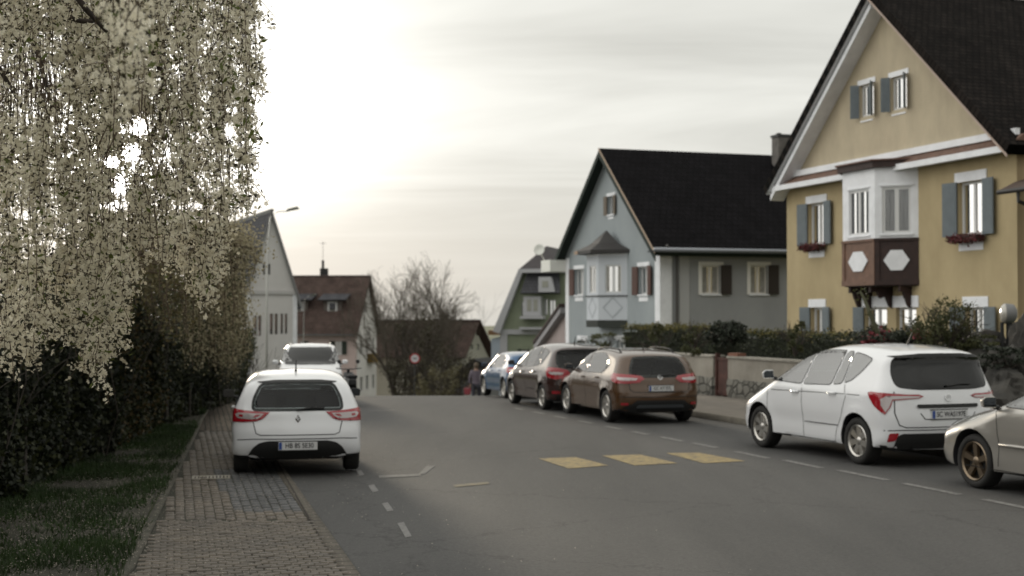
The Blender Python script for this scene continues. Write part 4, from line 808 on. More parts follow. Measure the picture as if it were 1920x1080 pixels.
# ============================================================ cars
def catmull(pts, n=7):
    P_ = np.array(pts, float); N = len(P_); out = []
    for i in range(N):
        p0, p1, p2, p3 = P_[i - 1], P_[i], P_[(i + 1) % N], P_[(i + 2) % N]
        for k in range(n):
            t = k / n; out.append(0.5 * ((2 * p1) + (-p0 + p2) * t + (2 * p0 - 5 * p1 + 4 * p2 - p3) * t * t + (-p0 + 3 * p1 - 3 * p2 + p3) * t ** 3))
    return np.array(out)
class Hull:
    def __init__(s, prof, W_, zb, wheels, wr, tum=0.33, n=2.6, shoulder=0.02):
        """prof: closed list (y,z,R) front tip -> over the top -> rear tip -> under"""
        s.pr = catmull(prof); s.pr = np.roll(s.pr, -s.pr[:, 0].argmax(), 0); s.hw = W_ / 2; s.zb = zb; s.wh = wheels; s.wr = wr; s.tum = tum; s.n = n; s.sh = shoulder
        s.A = s.pr[:, :2]; s.B = np.roll(s.A, -1, 0); s.RA = s.pr[:, 2]; s.RB = np.roll(s.RA, -1)
    def sd(s, y, z):
        p = np.stack([y, z], 1)[:, None, :]; a = s.A[None]; b = s.B[None]; ab = b - a; t = np.clip(((p - a) * ab).sum(2) / ((ab ** 2).sum(2) + 1e-12), 0, 1)
        q = a + ab * t[..., None]; d = np.hypot(*(np.moveaxis(p - q, 2, 0))); i = d.argmin(1); r = np.arange(len(i)); dd = d[r, i]
        # smooth R: distance weighted
        w = 1 / (d + 0.03) ** 4; R = ((s.RA[None] * (1 - t) + s.RB[None] * t) * w).sum(1) / w.sum(1)
        yy, zz = y[:, None], z[:, None]; y0, z0, y1, z1 = s.A[:, 0][None], s.A[:, 1][None], s.B[:, 0][None], s.B[:, 1][None]
        c = ((z0 > zz) != (z1 > zz)) & (yy < (y1 - y0) * (zz - z0) / (z1 - z0 + 1e-12) + y0); ins = c.sum(1) % 2 == 1
        return np.where(ins, dd, -dd), R
    def X(s, y, z):
        y = np.atleast_1d(np.asarray(y, float)); z = np.atleast_1d(np.asarray(z, float)); d, R = s.sd(y, z); dn = np.clip(d / R, 0, 1)
        k = 1 / (1 + np.exp(-(z - s.zb) / 0.018)); zz = np.maximum(z - s.zb, 0)
        w = s.hw - s.sh * k - s.tum * zz + 0.0 * k - 0.10 * np.maximum(s.zb - 0.25 - z, 0) ** 1.3 - 0.05 * np.maximum(z - (s.zb - 0.22), 0) * (1 - k)
        w = w - 0.012 * np.exp(-((z - 0.5) / 0.09) ** 2)
        for wy in s.wh:
            r = np.hypot(y - wy, z - s.wr); w = w + 0.02 * np.exp(-((r - s.wr - 0.05) / 0.09) ** 2) * (z < s.zb + 0.05)
        v = w * (1 - (1 - dn) ** s.n) ** (1 / s.n); return np.where(d <= 0, -1.0, v)
    def mesh(s, inset=0.0):
        A = s.A; N = len(A); fi = A[:, 0].argmax(); ri = A[:, 0].argmin()
        top = A[fi:ri + 1]; bot = np.concatenate([A[ri:], A[:fi + 1]])[::-1]
        nc, nr = 96, 26
        def res(c, n):
            l = np.concatenate([[0], np.cumsum(np.hypot(*np.diff(c, axis=0).T))]); u = np.linspace(0, 1, n); u = 0.5 * u + 0.5 * (0.5 - 0.5 * np.cos(u * math.pi)); return np.stack([np.interp(u * l[-1], l, c[:, 0]), np.interp(u * l[-1], l, c[:, 1])], 1)
        T = res(top, nc); Bm = res(bot, nc); t = np.linspace(0, 1, nr); t = 0.25 * t + 0.75 * (0.5 - 0.5 * np.cos(t * math.pi))
        g_ = T[:, None] + (Bm - T)[:, None] * t[None, :, None]; X = s.X(g_[..., 0].ravel(), g_[..., 1].ravel()).reshape(nc, nr)
        X[:, 0] = 0; X[:, -1] = 0; X[0] = 0; X[-1] = 0; X = np.maximum(X, 0); bm = bmesh.new(); vid = {}
        def vtx(i, j, sg):
            if i == 0 or i == nc - 1: key = (i, 0, 0)
            elif j in (0, nr - 1): key = (i, j, 0)
            else: key = (i, j, sg)
            if key not in vid: vid[key] = bm.verts.new((X[i, j] * sg, g_[i, j, 0], g_[i, j, 1]))
            return vid[key]
        for i in range(nc - 1):
            for j in range(nr - 1):
                for sg in (1, -1):
                    q = [vtx(i, j, sg), vtx(i + 1, j, sg), vtx(i + 1, j + 1, sg), vtx(i, j + 1, sg)]; q = [v for k, v in enumerate(q) if v not in q[:k]]
                    if len(q) >= 3:
                        if sg < 0: q = q[::-1]
                        try: bm.faces.new(q)
                        except ValueError: pass
        bmesh.ops.recalc_face_normals(bm, faces=bm.faces); return bm
    def exitp(s, o, d, rmax=3.0):
        """from inside points o along d -> surface crossing (vectorised)"""
        o = np.asarray(o, float); d = np.asarray(d, float); lo = np.zeros(len(o)); hi = np.full(len(o), rmax)
        for _ in range(26):
            m = (lo + hi) / 2; p = o + d * m[:, None]; ins = s.X(p[:, 1], p[:, 2]) > np.abs(p[:, 0]); lo = np.where(ins, m, lo); hi = np.where(ins, hi, m)
        return o + d * lo[:, None]
    def project(s, pts, mode):
        p = np.array(pts, float)
        if mode in ('L', 'R'):
            x = s.X(p[:, 0], p[:, 1]); sg = -1 if mode == 'L' else 1; f = lambda y, z: s.X(y, z)
            e = .004; nx = np.ones(len(p)); ny = -(f(p[:, 0] + e, p[:, 1]) - f(p[:, 0] - e, p[:, 1])) / (2 * e); nz = -(f(p[:, 0], p[:, 1] + e) - f(p[:, 0], p[:, 1] - e)) / (2 * e)
            nrm = np.stack([nx, np.clip(ny, -3, 3), np.clip(nz, -3, 3)], 1); nrm /= np.linalg.norm(nrm, axis=1)[:, None]; P3 = np.stack([x, p[:, 0], p[:, 1]], 1); P3[:, 0] *= sg; nrm[:, 0] *= sg; return P3, nrm
        if mode == 'rear': o = np.stack([p[:, 0], np.full(len(p), 0.0), p[:, 1]], 1); d = np.tile([0, -1.0, 0], (len(p), 1))
        elif mode == 'front': o = np.stack([p[:, 0], np.full(len(p), 0.0), p[:, 1]], 1); d = np.tile([0, 1.0, 0], (len(p), 1))
        elif mode == 'top': o = np.stack([p[:, 0], p[:, 1], np.full(len(p), .75)], 1); d = np.tile([0, 0, 1.0], (len(p), 1))
        elif mode[0] == 'cyl':        # p = (angle from straight back in deg (+ = right side), z)
            _, x0, y0 = mode; a = np.radians(p[:, 0]); o = np.stack([np.full(len(p), x0), np.full(len(p), y0), p[:, 1]], 1); d = np.stack([np.sin(a), -np.cos(a), np.zeros(len(p))], 1)
        P3 = s.exitp(o, d); return P3, d
    def patch(s, name, poly, mode, m, parent, off=0.004, holes=(), step=0.05, rnd=0.0, smooth=True, sc=1.0):
        if rnd: poly = roundpoly(poly, rnd)
        if mode[0] == 'cyl': sc = 60.0
        v, f = fill2d([(x / sc, y) for x, y in poly], [[(x / sc, y) for x, y in h] for h in holes], step); v = [(x * sc, y) for x, y in v]
        P3, nr = s.project(v, mode); P3 = P3 + nr * off; me = bpy.data.meshes.new(name)
        F2 = []
        for t in f:
            a, b, c = P3[t[0]], P3[t[1]], P3[t[2]]; F2.append(t if np.dot(np.cross(b - a, c - a), nr[t[0]]) > 0 else t[::-1])
        me.from_pydata([tuple(q) for q in P3], [], F2); me.materials.append(m)
        if smooth: me.polygons.foreach_set('use_smooth', [True] * len(F2))
        return link(bpy.data.objects.new(name, me), parent)
    def line(s, name, pts, mode, m, parent, w=.009, off=.0025):
        """thin ribbon along a 2D path"""
        q = [np.array(pts[0], float)]
        for a, b in zip(pts, pts[1:]):
            a = np.array(a, float); b = np.array(b, float); k = max(1, int(np.linalg.norm(b - a) / .05)); q += [a + (b - a) * i / k for i in range(1, k + 1)]
        q = np.array(q); t = np.gradient(q, axis=0); t /= np.linalg.norm(t, axis=1)[:, None] + 1e-9; nn = np.stack([-t[:, 1], t[:, 0]], 1) * w / 2
        A, na = s.project(q + nn, mode); B, nb = s.project(q - nn, mode); A += na * off; B += nb * off; n = len(q); V = np.concatenate([A, B]); return V, [(i, i + 1, n + i + 1, n + i) for i in range(n - 1)]
M_DARK = mat('black_plastic', (.012, .012, .012), .6); M_RUB = mat('tyre_rubber', (.015, .014, .013), .85, bump=.3, bs=60); M_SEAM = mat('panel_gap', (.01, .01, .01), .9)
M_CG = glassmat('car_glass', (.60, .68, .68), 1.5); M_CGD = glassmat('tinted_car_glass', (.03, .035, .045), 1.6); M_CGS = glassmat('side_car_glass', (.45, .50, .50), 3.4); M_INT = mat('car_interior', (.018, .018, .02), .9)
M_RED = mat('tail_lamp_red', (.30, .010, .018), .12, coat=1); M_LCLR = mat('tail_lamp_clear', (.45, .40, .40), .15, coat=1, metal=.2); M_CHR = mat('chrome', (.75, .75, .75), .12, metal=1); M_ALU = mat('wheel_alloy', (.52, .50, .47), .28, metal=.85); M_BRZ = mat('wheel_bronze', (.20, .155, .11), .3, metal=.85)
M_PLW = mat('plate_white', (.55, .55, .55), .5); M_PLB = mat('plate_blue', (.02, .06, .25), .5); M_INK = mat('plate_ink', (.012, .012, .014), .6)
M_HL = mat('headlamp_clear', (.5, .5, .48), .06, coat=1, metal=.4); M_AMB = mat('amber_lamp', (.45, .16, .02), .3)
def wheel_at(parent, x, y, r, wd, rimm, spokes, side, rr=.66):
    W0 = empty('wheel', (x, y, r), 0, parent); M = Matrix.Rotation(math.pi / 2 * side, 4, 'Y'); R = r * rr; h = wd / 2
    MB().lathe([(R, -h), (R + .02, -h), (r - .025, -h), (r - .005, -h + .02), (r, -h + .04), (r, h - .04), (r - .005, h - .02), (r - .025, h), (R + .015, h), (R, h - .012), (R - .01, 0)], 40, M, closed=True).build('tyre', M_RUB, W0, smooth=True, ang=50)
    q = MB(); q.lathe([(R, h - .015), (R - .012, h - .004), (R - .03, h - .02), (R - .035, h - .07), (R - .03, -h)], 36, M)
    q.cur = 0
    for k in range(spokes):
        Q = M @ Matrix.Rotation(2 * math.pi * k / spokes, 4, 'Z'); a = .034 if spokes > 5 else .03
        q.add([(0.035, -a * .9, h - .035), (R - .02, -a * 1.3, h - .02), (R - .02, a * 1.3, h - .02), (0.035, a * .9, h - .035), (0.035, -a * 1.1, h - .07), (R - .02, -a * 1.6, h - .05), (R - .02, a * 1.6, h - .05), (0.035, a * 1.1, h - .07)], [(0, 1, 2, 3), (4, 7, 6, 5), (0, 4, 5, 1), (2, 6, 7, 3), (1, 5, 6, 2)], Q)
    q.lathe([(0, h - .02), (.035, h - .022), (.055, h - .035), (.06, h - .07)], 20, M); q.build('rim', rimm, W0, smooth=True, ang=35)
    MB().lathe([(0, h - .09), (R - .04, h - .09), (R - .04, h - .11)], 24, M).lathe([(0, h - .08), (.12, h - .08), (.12, h - .1)], 20, M).build('brake_disc', mat('wheel_dark', (.02, .02, .02), .7), W0)
def boolcut(ob, cutters):
    for c in cutters:
        md = ob.modifiers.new('b', 'BOOLEAN'); md.operation = 'DIFFERENCE'; md.object = c; md.solver = 'MANIFOLD'
    dg = bpy.context.evaluated_depsgraph_get(); me = bpy.data.meshes.new_from_object(ob.evaluated_get(dg)); ob.modifiers.clear(); old = ob.data; ob.data = me; bpy.data.meshes.remove(old)
    for c in cutters: me2 = c.data; bpy.data.objects.remove(c); bpy.data.meshes.remove(me2)
def car(sp):
    root = empty('parked_car', sp['loc'], sp['rz']); tag(root, sp['label'], 'car', 'cars parked along the street'); s_ = sp.get('scale', 1); root.scale = (s_ * sp.get('wide', 1), s_, s_ * sp.get('squash', 1))
    if sp.get('pitch'): root.rotation_euler.x = sp['pitch']
    L_ = sp['L']; hl = L_ / 2; wb = sp['wb']; yf = sp.get('yf', wb / 2 + .02); yr = yf - wb; wr = sp['wr']
    H = Hull(sp['prof'], sp['W'], sp['zb'], (yf, yr), wr, sp.get('tum', .33), shoulder=sp.get('sh', .015))
    paint = sp['paint']; bm = H.mesh(); me = bpy.data.meshes.new('body'); bm.to_mesh(me); bm.free(); body = link(bpy.data.objects.new('body', me), root); body.matrix_world = Matrix.Identity(4)
    body.parent = None; me.materials.append(paint); me.materials.append(M_INT)
    cut = []
    def cutter(mb, mi=1):
        o = mb.build('cutter', [paint, M_INT]); bmx = bmesh.new(); bmx.from_mesh(o.data); bmesh.ops.remove_doubles(bmx, verts=bmx.verts, dist=1e-5); bmesh.ops.recalc_face_normals(bmx, faces=bmx.faces); bmx.to_mesh(o.data); bmx.free()
        o.data.polygons.foreach_set('material_index', [mi] * len(o.data.polygons)); cut.append(o)
    for yy in (yf, yr):
        for sg in (-1, 1): cutter(MB().lathe([(0, 0), (wr + .055, 0), (wr + .055, .5), (0, .5)], 40, Matrix.Translation((sg * (sp['W'] / 2 - .27), yy, wr + .01)) @ Matrix.Rotation(math.pi / 2 * sg, 4, 'Y')))
    if sp.get('see', True):
        # cabin cavity
        cv = sp['cav']; N = len(cv); yc = np.array([p[0] for p in cv]); zc = np.array([p[1] for p in cv]); fine = []
        for i in range(N):
            a = np.array(cv[i]); b = np.array(cv[(i + 1) % N]); k = max(1, int(np.linalg.norm(b - a) / .15)); fine += [tuple(a + (b - a) * j / k) for j in range(k)]
        v, f = fill2d(fine, step=.15); va = np.array(v); x = np.maximum(H.X(va[:, 0], va[:, 1]) - .05, .25); n = len(v); q = MB()
        ids = {tuple(np.round(p, 5)): i for i, p in enumerate(v)}; q.add([(x[i], v[i][0], v[i][1]) for i in range(n)] + [(-x[i], v[i][0], v[i][1]) for i in range(n)], [t for t in f] + [tuple(n + i for i in t[::-1]) for t in f])
        ec = {}
        for t in f:
            for i in range(3): e = (t[i], t[(i + 1) % 3]); ec[tuple(sorted(e))] = ec.get(tuple(sorted(e)), []) + [e]
        for k, e in ec.items():
            if len(e) == 1: a, b = e[0]; q.f.append((b, a, n + a, n + b)); q.mi.append(0)
        cutter(q)
        for w in sp['side']:
            w = offpoly(roundpoly(w, .05), -.022)
            cutter(MB().add([(-1.3, y, z) for y, z in w] + [(1.3, y, z) for y, z in w], [tuple(range(len(w)))] + [tuple(range(2 * len(w) - 1, len(w) - 1, -1))] + [(i, i + len(w), (i + 1) % len(w) + len(w), (i + 1) % len(w)) for i in range(len(w))]))
        w = offpoly(roundpoly(sp['rearw'], .07), -.035); cutter(MB().prism(w, -hl - .3, sp['cut'][0])); w = offpoly(roundpoly(sp['windw'], .05), -.03); cutter(MB().prism(w, sp['cut'][1], hl + .3))
    boolcut(body, cut); me = body.data; body.parent = root; body.matrix_parent_inverse = Matrix.Identity(4)
    mi = np.zeros(len(me.polygons), dtype=np.int32); me.polygons.foreach_get('material_index', mi)
    for p in me.polygons:
        if p.normal.z < -.6 and p.center.z < .34: mi[p.index] = 1
    me.polygons.foreach_set('material_index', mi); me.polygons.foreach_set('use_smooth', [True] * len(me.polygons)); me.set_sharp_from_angle(angle=math.radians(38)); me.update()
    gl = sp.get('glass', M_CG); gls = sp.get('sglass', M_CGS); grr = sp.get('rglass', gl)
    def pane(nm, w, mode, m, r):
        w = roundpoly(w, r); H.patch('window_seal' if mode != 'rear' else 'rear_window_seal', offpoly(w, .010), mode, M_DARK, root, off=.003, holes=[offpoly(w, -.03)], step=.05); return H.patch(nm, w, mode, m, root, off=.005, step=.05)
    for w in sp['side']:
        for md in ('L', 'R'): pane('side_window', w, md, gls, .05)
    rw = pane('rear_window', sp['rearw'], 'rear', grr, .07); pane('windscreen', sp['windw'], 'front', gl, .05)
    # seams
    def seam(pts, mode, w=.009):
        v, f = H.line('', pts, mode, None, None, w); npmesh('panel_gap', v, f, M_SEAM, root)
    for pts in sp['seams']:
        for md in ('L', 'R'): seam(pts, md)
    for pts in sp['rseams']: seam(pts, 'rear', .012)
    # wheels
    for yy in (yf, yr):
        for sg in (-1, 1): wheel_at(root, sg * (sp['W'] / 2 - .115), yy, wr, sp.get('tw', .205), sp.get('rim', M_ALU), sp.get('spokes', 7), sg, sp.get('rr', .66))
    # lights
    for poly, mode, m, nm, off in sp['lamps']:
        pr = None; a = H.patch(nm, poly, mode, m, root, off=off, step=.03, rnd=.02)
        if mode[0] == 'cyl': md = (mode[0], -mode[1], mode[2]); H.patch(nm, [(-x, y) for x, y in poly], md, m, root, off=off, step=.03, rnd=.02)
        elif mode == 'L': H.patch(nm, poly, 'R', m, root, off=off, step=.03, rnd=.02)
        elif mode in ('rear', 'front') and not (min(p[0] for p in poly) < 0 < max(p[0] for p in poly)): H.patch(nm, [(-x, y) for x, y in poly], mode, m, root, off=off, step=.03, rnd=.02)
    for poly, mode, m, nm, off in sp.get('patches', []): H.patch(nm, poly, mode, m, root, off=off, step=.05, rnd=.03)
    # plate
    if sp.get('plate'):
        px_, pz, txt = sp['plate']; p3, _ = H.project([(px_, pz), (px_, pz + .055), (px_, pz - .055)], 'rear'); yb = p3[:, 1].min() - .008; lean = 0
        pb = MB().box(px_ - .26, px_ + .26, yb - .006, yb + .03, pz - .056, pz + .056).build('number_plate', [M_PLW], root); MB().box(px_ - .255, px_ - .215, yb - .009, yb - .0062, pz - .05, pz + .05).build('plate_band', M_PLB, pb)
        MB().box(px_ - .27, px_ + .27, yb - .003, yb + .03, pz - .068, pz - .0565).box(px_ - .27, px_ + .27, yb - .003, yb + .03, pz + .0565, pz + .068).build('plate_holder', M_DARK, pb)
        text('plate_text', txt, .095, M_INK, pb, (px_ + .02, yb - .0075, pz), (math.pi / 2, 0, 0), sp.get('tsq', .84))
    if sp.get('emblem'):
        ez, er, kind = sp['emblem']; p3, _ = H.project([(0, ez)], 'rear'); y = p3[0][1]; M = Matrix.Translation((0, y - .004, ez)) @ Matrix.Rotation(math.pi / 2 - sp.get('elean', .1), 4, 'X'); q = MB()
        if kind == 'diamond':
            o_ = [(0, er * 1.25), (er * .85, 0), (0, -er * 1.25), (-er * .85, 0)]; i_ = [(x * .5, y2 * .5) for x, y2 in o_]
            for j in range(4): a, b = o_[j], o_[(j + 1) % 4]; c, d = i_[(j + 1) % 4], i_[j]; q.add([(*a, 0), (*b, 0), (*c, .018), (*d, .018), (*c, 0), (*d, 0)], [(0, 1, 2, 3), (3, 2, 4, 5)], M)
        else:
            q.lathe([(er * .78, 0), (er * .8, .012), (er, .012), (er * 1.02, 0)], 24, M)
            if kind == 'roundel': q.box(-er * .7, er * .7, -er * .07, er * .07, 0, .01, M).box(-er * .07, er * .07, -er * .7, er * .7, 0, .01, M)
            else: q.lathe([(er * .3, 0), (er * .32, .012), (er * .48, .012), (er * .5, 0)], 20, M)
        q.build('emblem', M_CHR, root, smooth=True, ang=40)
    # mirrors
    mz, my = sp['mirror']; mm = sp.get('mirm', paint); xw = float(H.X(my, mz - .08)[0])
    for sg in (-1, 1):
        M = Matrix.Translation((sg * (xw + .13), my, mz)); prof = [(.0, -.06), (.05, -.055), (.085, -.02), (.09, .02), (.07, .05), (.0, .065)]
        q = MB(); q.add([(sg * x, y, z) for x, y, z in ((-.09, -.045, -.06), (.09, -.04, -.055), (.10, -.04, .04), (.06, -.04, .075), (-.07, -.045, .075), (-.07, .05, -.045), (.06, .045, -.04), (.07, .045, .03), (.04, .045, .055), (-.05, .05, .055))], [(0, 1, 2, 3, 4), (9, 8, 7, 6, 5), (0, 5, 6, 1), (1, 6, 7, 2), (2, 7, 8, 3), (3, 8, 9, 4), (4, 9, 5, 0)], M)
        o = q.build('door_mirror', mm, root, bevel=.014); MB().add([(sg * x, -.05, z) for x, z in ((-.075, -.048), (.082, -.044), (.088, .035), (.052, .062), (-.06, .062))], [(0, 1, 2, 3, 4)], M).build('mirror_glass', mat('mirror', (.12, .13, .14), .03, metal=1), o)
        MB().tube([(sg * (xw - .02), my + .02, mz - .06), (sg * (xw + .06), my + .01, mz - .045)], [.03, .022], 8).build('mirror_arm', M_DARK, o)
    for (hy, hz) in sp.get('handles', []):
        for sg in (-1, 1):
            xw = float(H.X(hy, hz)[0]); MB().tube([(sg * (xw + .004), hy + .095, hz), (sg * (xw + .032), hy + .07, hz), (sg * (xw + .034), hy - .06, hz), (sg * (xw + .004), hy - .09, hz)], .015, 8).build('door_handle', paint if not sp.get('chr') else M_CHR, root, smooth=True)
    # roof aerial
    if sp.get('aerial'):
        y = sp['aerial']; p3, _ = H.project([(0, y)], 'top'); z = p3[0][2]; MB().tube([(0, y + .02, z - .01), (0, y, z + .03), (0, y - .09, z + .17)], [.022, .012, .005], 8).build('aerial', M_DARK, root)
    if sp.get('rails'):
        for sg in (-1, 1):
            pts = []
            for y in np.linspace(sp['rails'][0], sp['rails'][1], 9):
                x_ = sp['rails'][2]; p3, _ = H.project([(x_ * sg, y)], 'top'); pts.append((x_ * sg, y, p3[0][2] + (.045 if sp['rails'][1] < y < sp['rails'][0] else 0)))
            MB().tube(pts, .016, 6).build('roof_rail', sp.get('railm', paint), root, smooth=True)
    # wiper
    if sp.get('wiper'):
        wz = sp['wiper']; p3, n3 = H.project([(-.02, wz), (.2, wz + .025), (.36, wz + .02)], 'rear'); p3[:, 1] -= .03; MB().tube(p3, [.016, .011, .009], 6).build('rear_wiper', M_DARK, root)
    # seats
    if sp.get('see', True):
        sz = sp.get('seatz', .5)
        for y, xs_ in ((.15, (-.37, .37)), (-.72, (-.42, 0, .42))):
            for x in xs_:
                q = MB().box(x - .23, x + .23, y - .25, y + .25, sz - .22, sz); M = Matrix.Translation((x, y - .24, sz)) @ Matrix.Rotation(math.radians(14), 4, 'X'); q.box(-.23 if x or y > 0 else -.16, .23 if x or y > 0 else .16, -.06, .06, -.05, .56, M); so = q.build('seat', M_INT, root, bevel=.04)
                MB().box(-.13, .13, -.04, .05, .60, .78, M).box(-.07, -.06, -.01, .01, .52, .62, M).box(.06, .07, -.01, .01, .52, .62, M).build('headrest', M_INT, so, bevel=.03)
        MB().box(-.62, .62, .72, 1.0, .6, sp.get('dashz', .92)).build('dashboard', M_INT, root, bevel=.05)
    for nm, f in sp.get('extra', []): f(root, H)
    return root, H
def paint(name, col, rough=.32, metal=0.0, coat=1.0):
    m = mat(name, col, rough, metal=metal, coat=coat, spec=.5); return m
P_WHITE = paint('white_car_paint', (.74, .745, .765)); P_BROWN = paint('brown_metallic_paint', (.075, .036, .014), .26, .2); P_DBROWN = paint('dark_brown_metallic_paint', (.035, .014, .011), .26, .1); P_BLUE = paint('blue_metallic_paint', (.02, .085, .20), .3, .3); P_SILV = paint('champagne_silver_paint', (.37, .35, .32), .30, .6)
def mkprof(rows): return rows
def sprof(L, H, k=1): return L
HATCH = [(2.03, .50, .5), (1.99, .68, .4), (1.86, .80, .32), (1.45, .93, .26), (1.08, 1.00, .22), (.70, 1.19, .22), (.28, 1.37, .15), (-.25, 1.445, .13), (-.95, 1.435, .13), (-1.55, 1.365, .14), (-1.76, 1.23, .22), (-1.90, 1.00, .32), (-1.955, .90, .38), (-1.985, .78, .42), (-2.03, .60, .45), (-2.02, .42, .40), (-1.93, .28, .25), (-1.75, .215, .08), (-.6, .20, .06), (.6, .20, .06), (1.75, .20, .08), (1.95, .27, .25), (2.02, .38, .4)]
CAVH = [(.95, .62), (.98, .98), (.66, 1.13), (.26, 1.30), (-.25, 1.375), (-.95, 1.365), (-1.50, 1.275), (-1.68, 1.14), (-1.80, .95), (-1.82, .62), (-1.0, .40), (.6, .40)]
def xf(pts, fy=1, fz=1, dz=0, z0=0): return [(p[0] * fy, z0 + (p[1] - z0) * fz + dz, *p[2:]) for p in pts]
# ---- white hatchback on the pavement, left
gl_, gr_ = G(452, 886), G(659, 886); ax = (gl_ + gr_) / 2; rzl = math.radians(10.6)
def placed(rear_mid, rz, yr): 
    h = Vector((-math.sin(rz), math.cos(rz), 0)); c = Vector(rear_mid) - h * yr; return (c.x, c.y, gz(c.y) + .03 if c.x < -1 else gz(c.y) + .01)
hs = dict(L=4.06, W=1.75, wb=2.59, wr=.31, zb=.90, prof=HATCH, cav=CAVH, paint=P_WHITE, yf=1.27, cut=(-1.2, .6), tum=.42,
    side=[[(.98, 1.02), (.62, 1.17), (.25, 1.315), (-.05, 1.35), (.05, .96)], [(-.0, .955), (-.12, 1.35), (-.75, 1.355), (-1.05, 1.26), (-1.2, 1.12), (-.95, .97)]],
    rearw=[(-.62, .915), (.62, .915), (.60, 1.08), (.50, 1.285), (.2, 1.305), (-.2, 1.305), (-.50, 1.285), (-.60, 1.08)], windw=[(-.66, 1.03), (.66, 1.03), (.54, 1.35), (-.54, 1.35)],
    seams=[[(1.0, 1.0), (1.0, .45), (.9, .3)], [(.02, .95), (.0, .4), (.0, .28)], [(-.95, .95), (-1.0, .75), (-.85, .5)]],
    rseams=[[(-.60, .76), (-.56, .60), (-.50, .575), (.50, .575), (.56, .60), (.60, .76)], [(-.86, .50), (-.6, .52), (.6, .52), (.86, .50)]],
    lamps=[([(-14, .895), (-3, .90), (30, .92), (62, .945), (74, .90), (70, .80), (55, .755), (30, .755), (6, .77), (-3, .80)], ('cyl', .50, -1.45), M_RED, 'tail_lamp', .010),
        ([(-5, .875), (5, .875), (42, .885), (48, .86), (40, .81), (18, .795), (6, .80), (0, .83)], ('cyl', .50, -1.45), M_LCLR, 'tail_lamp_lens', .014),
        ([(-0.5, .86), (8, .862), (12, .82), (5, .83)], ('cyl', .50, -1.45), M_RED, 'tail_lamp_inner', .017), ([(30, .86), (38, .862), (38, .83), (30, .825)], ('cyl', .50, -1.45), M_RED, 'tail_lamp_inner', .017)],
    patches=[([(-.69, .245), (-.66, .30), (-.60, .40), (-.52, .465), (-.40, .495), (.40, .495), (.52, .465), (.60, .40), (.66, .30), (.69, .245), (.3, .235), (-.3, .235)], 'rear', M_DARK, 'rear_valance', .008), ([(-.56, 1.31), (-.3, 1.335), (.3, 1.335), (.56, 1.31), (.5, 1.295), (-.5, 1.295)], 'rear', M_DARK, 'spoiler_lip', .012)],
    plate=(0, .425, 'HB 8S 5E30'), emblem=(.80, .048, 'diamond'), elean=.25, mirror=(1.0, .88), mirm=M_DARK, handles=[(.12, .84)], aerial=-1.0, wiper=.925,
    glass=glassmat('clear_car_glass', (.85, .92, .91), 1.45), seatz=.34, dashz=.80, squash=.965, label='white hatchback parked half on the brick pavement, seen from behind', spokes=7)
hs['loc'] = placed(ax, rzl, 1.27 - 2.59 - .0); hs['rz'] = rzl
car(hs)
# ---- white MPV on the right
MPV = [(2.02, .50, .5), (1.98, .70, .42), (1.88, .80, .34), (1.50, .95, .30), (1.15, 1.08, .25), (.75, 1.28, .24), (.30, 1.47, .18), (-.25, 1.585, .16), (-.85, 1.61, .16), (-1.45, 1.575, .16), (-1.82, 1.51, .2), (-1.86, 1.36, .30), (-1.95, 1.12, .34), (-1.985, 1.0, .36), (-2.01, .84, .40), (-2.03, .60, .42), (-2.01, .44, .36), (-1.93, .28, .22), (-1.75, .21, .08), (-.6, .20, .06), (.6, .20, .06), (1.75, .20, .08), (1.95, .27, .25), (2.01, .38, .4)]
CAVM = [(1.0, .62), (1.05, 1.05), (.70, 1.24), (.27, 1.41), (-.25, 1.515), (-.85, 1.54), (-1.42, 1.50), (-1.70, 1.42), (-1.76, 1.30), (-1.85, 1.05), (-1.86, .62), (-1.0, .40), (.6, .40)]
def place_lr(rear_px, front_px, W_, wb, yf, left=True, side_off=.0):
    r = G(*rear_px); f = G(*front_px); h = (f - r); h.z = 0; h.normalize(); rt = Vector((h.y, -h.x, 0)); rz = math.atan2(-h.x, h.y); m = r + rt * (W_ / 2 - .01) * (1 if left else -1)
    return m, rz
m_, rz_ = place_lr((1606, 872), (1437, 842), 1.74, 2.55, 1.29)
rzs = math.radians(17.6)
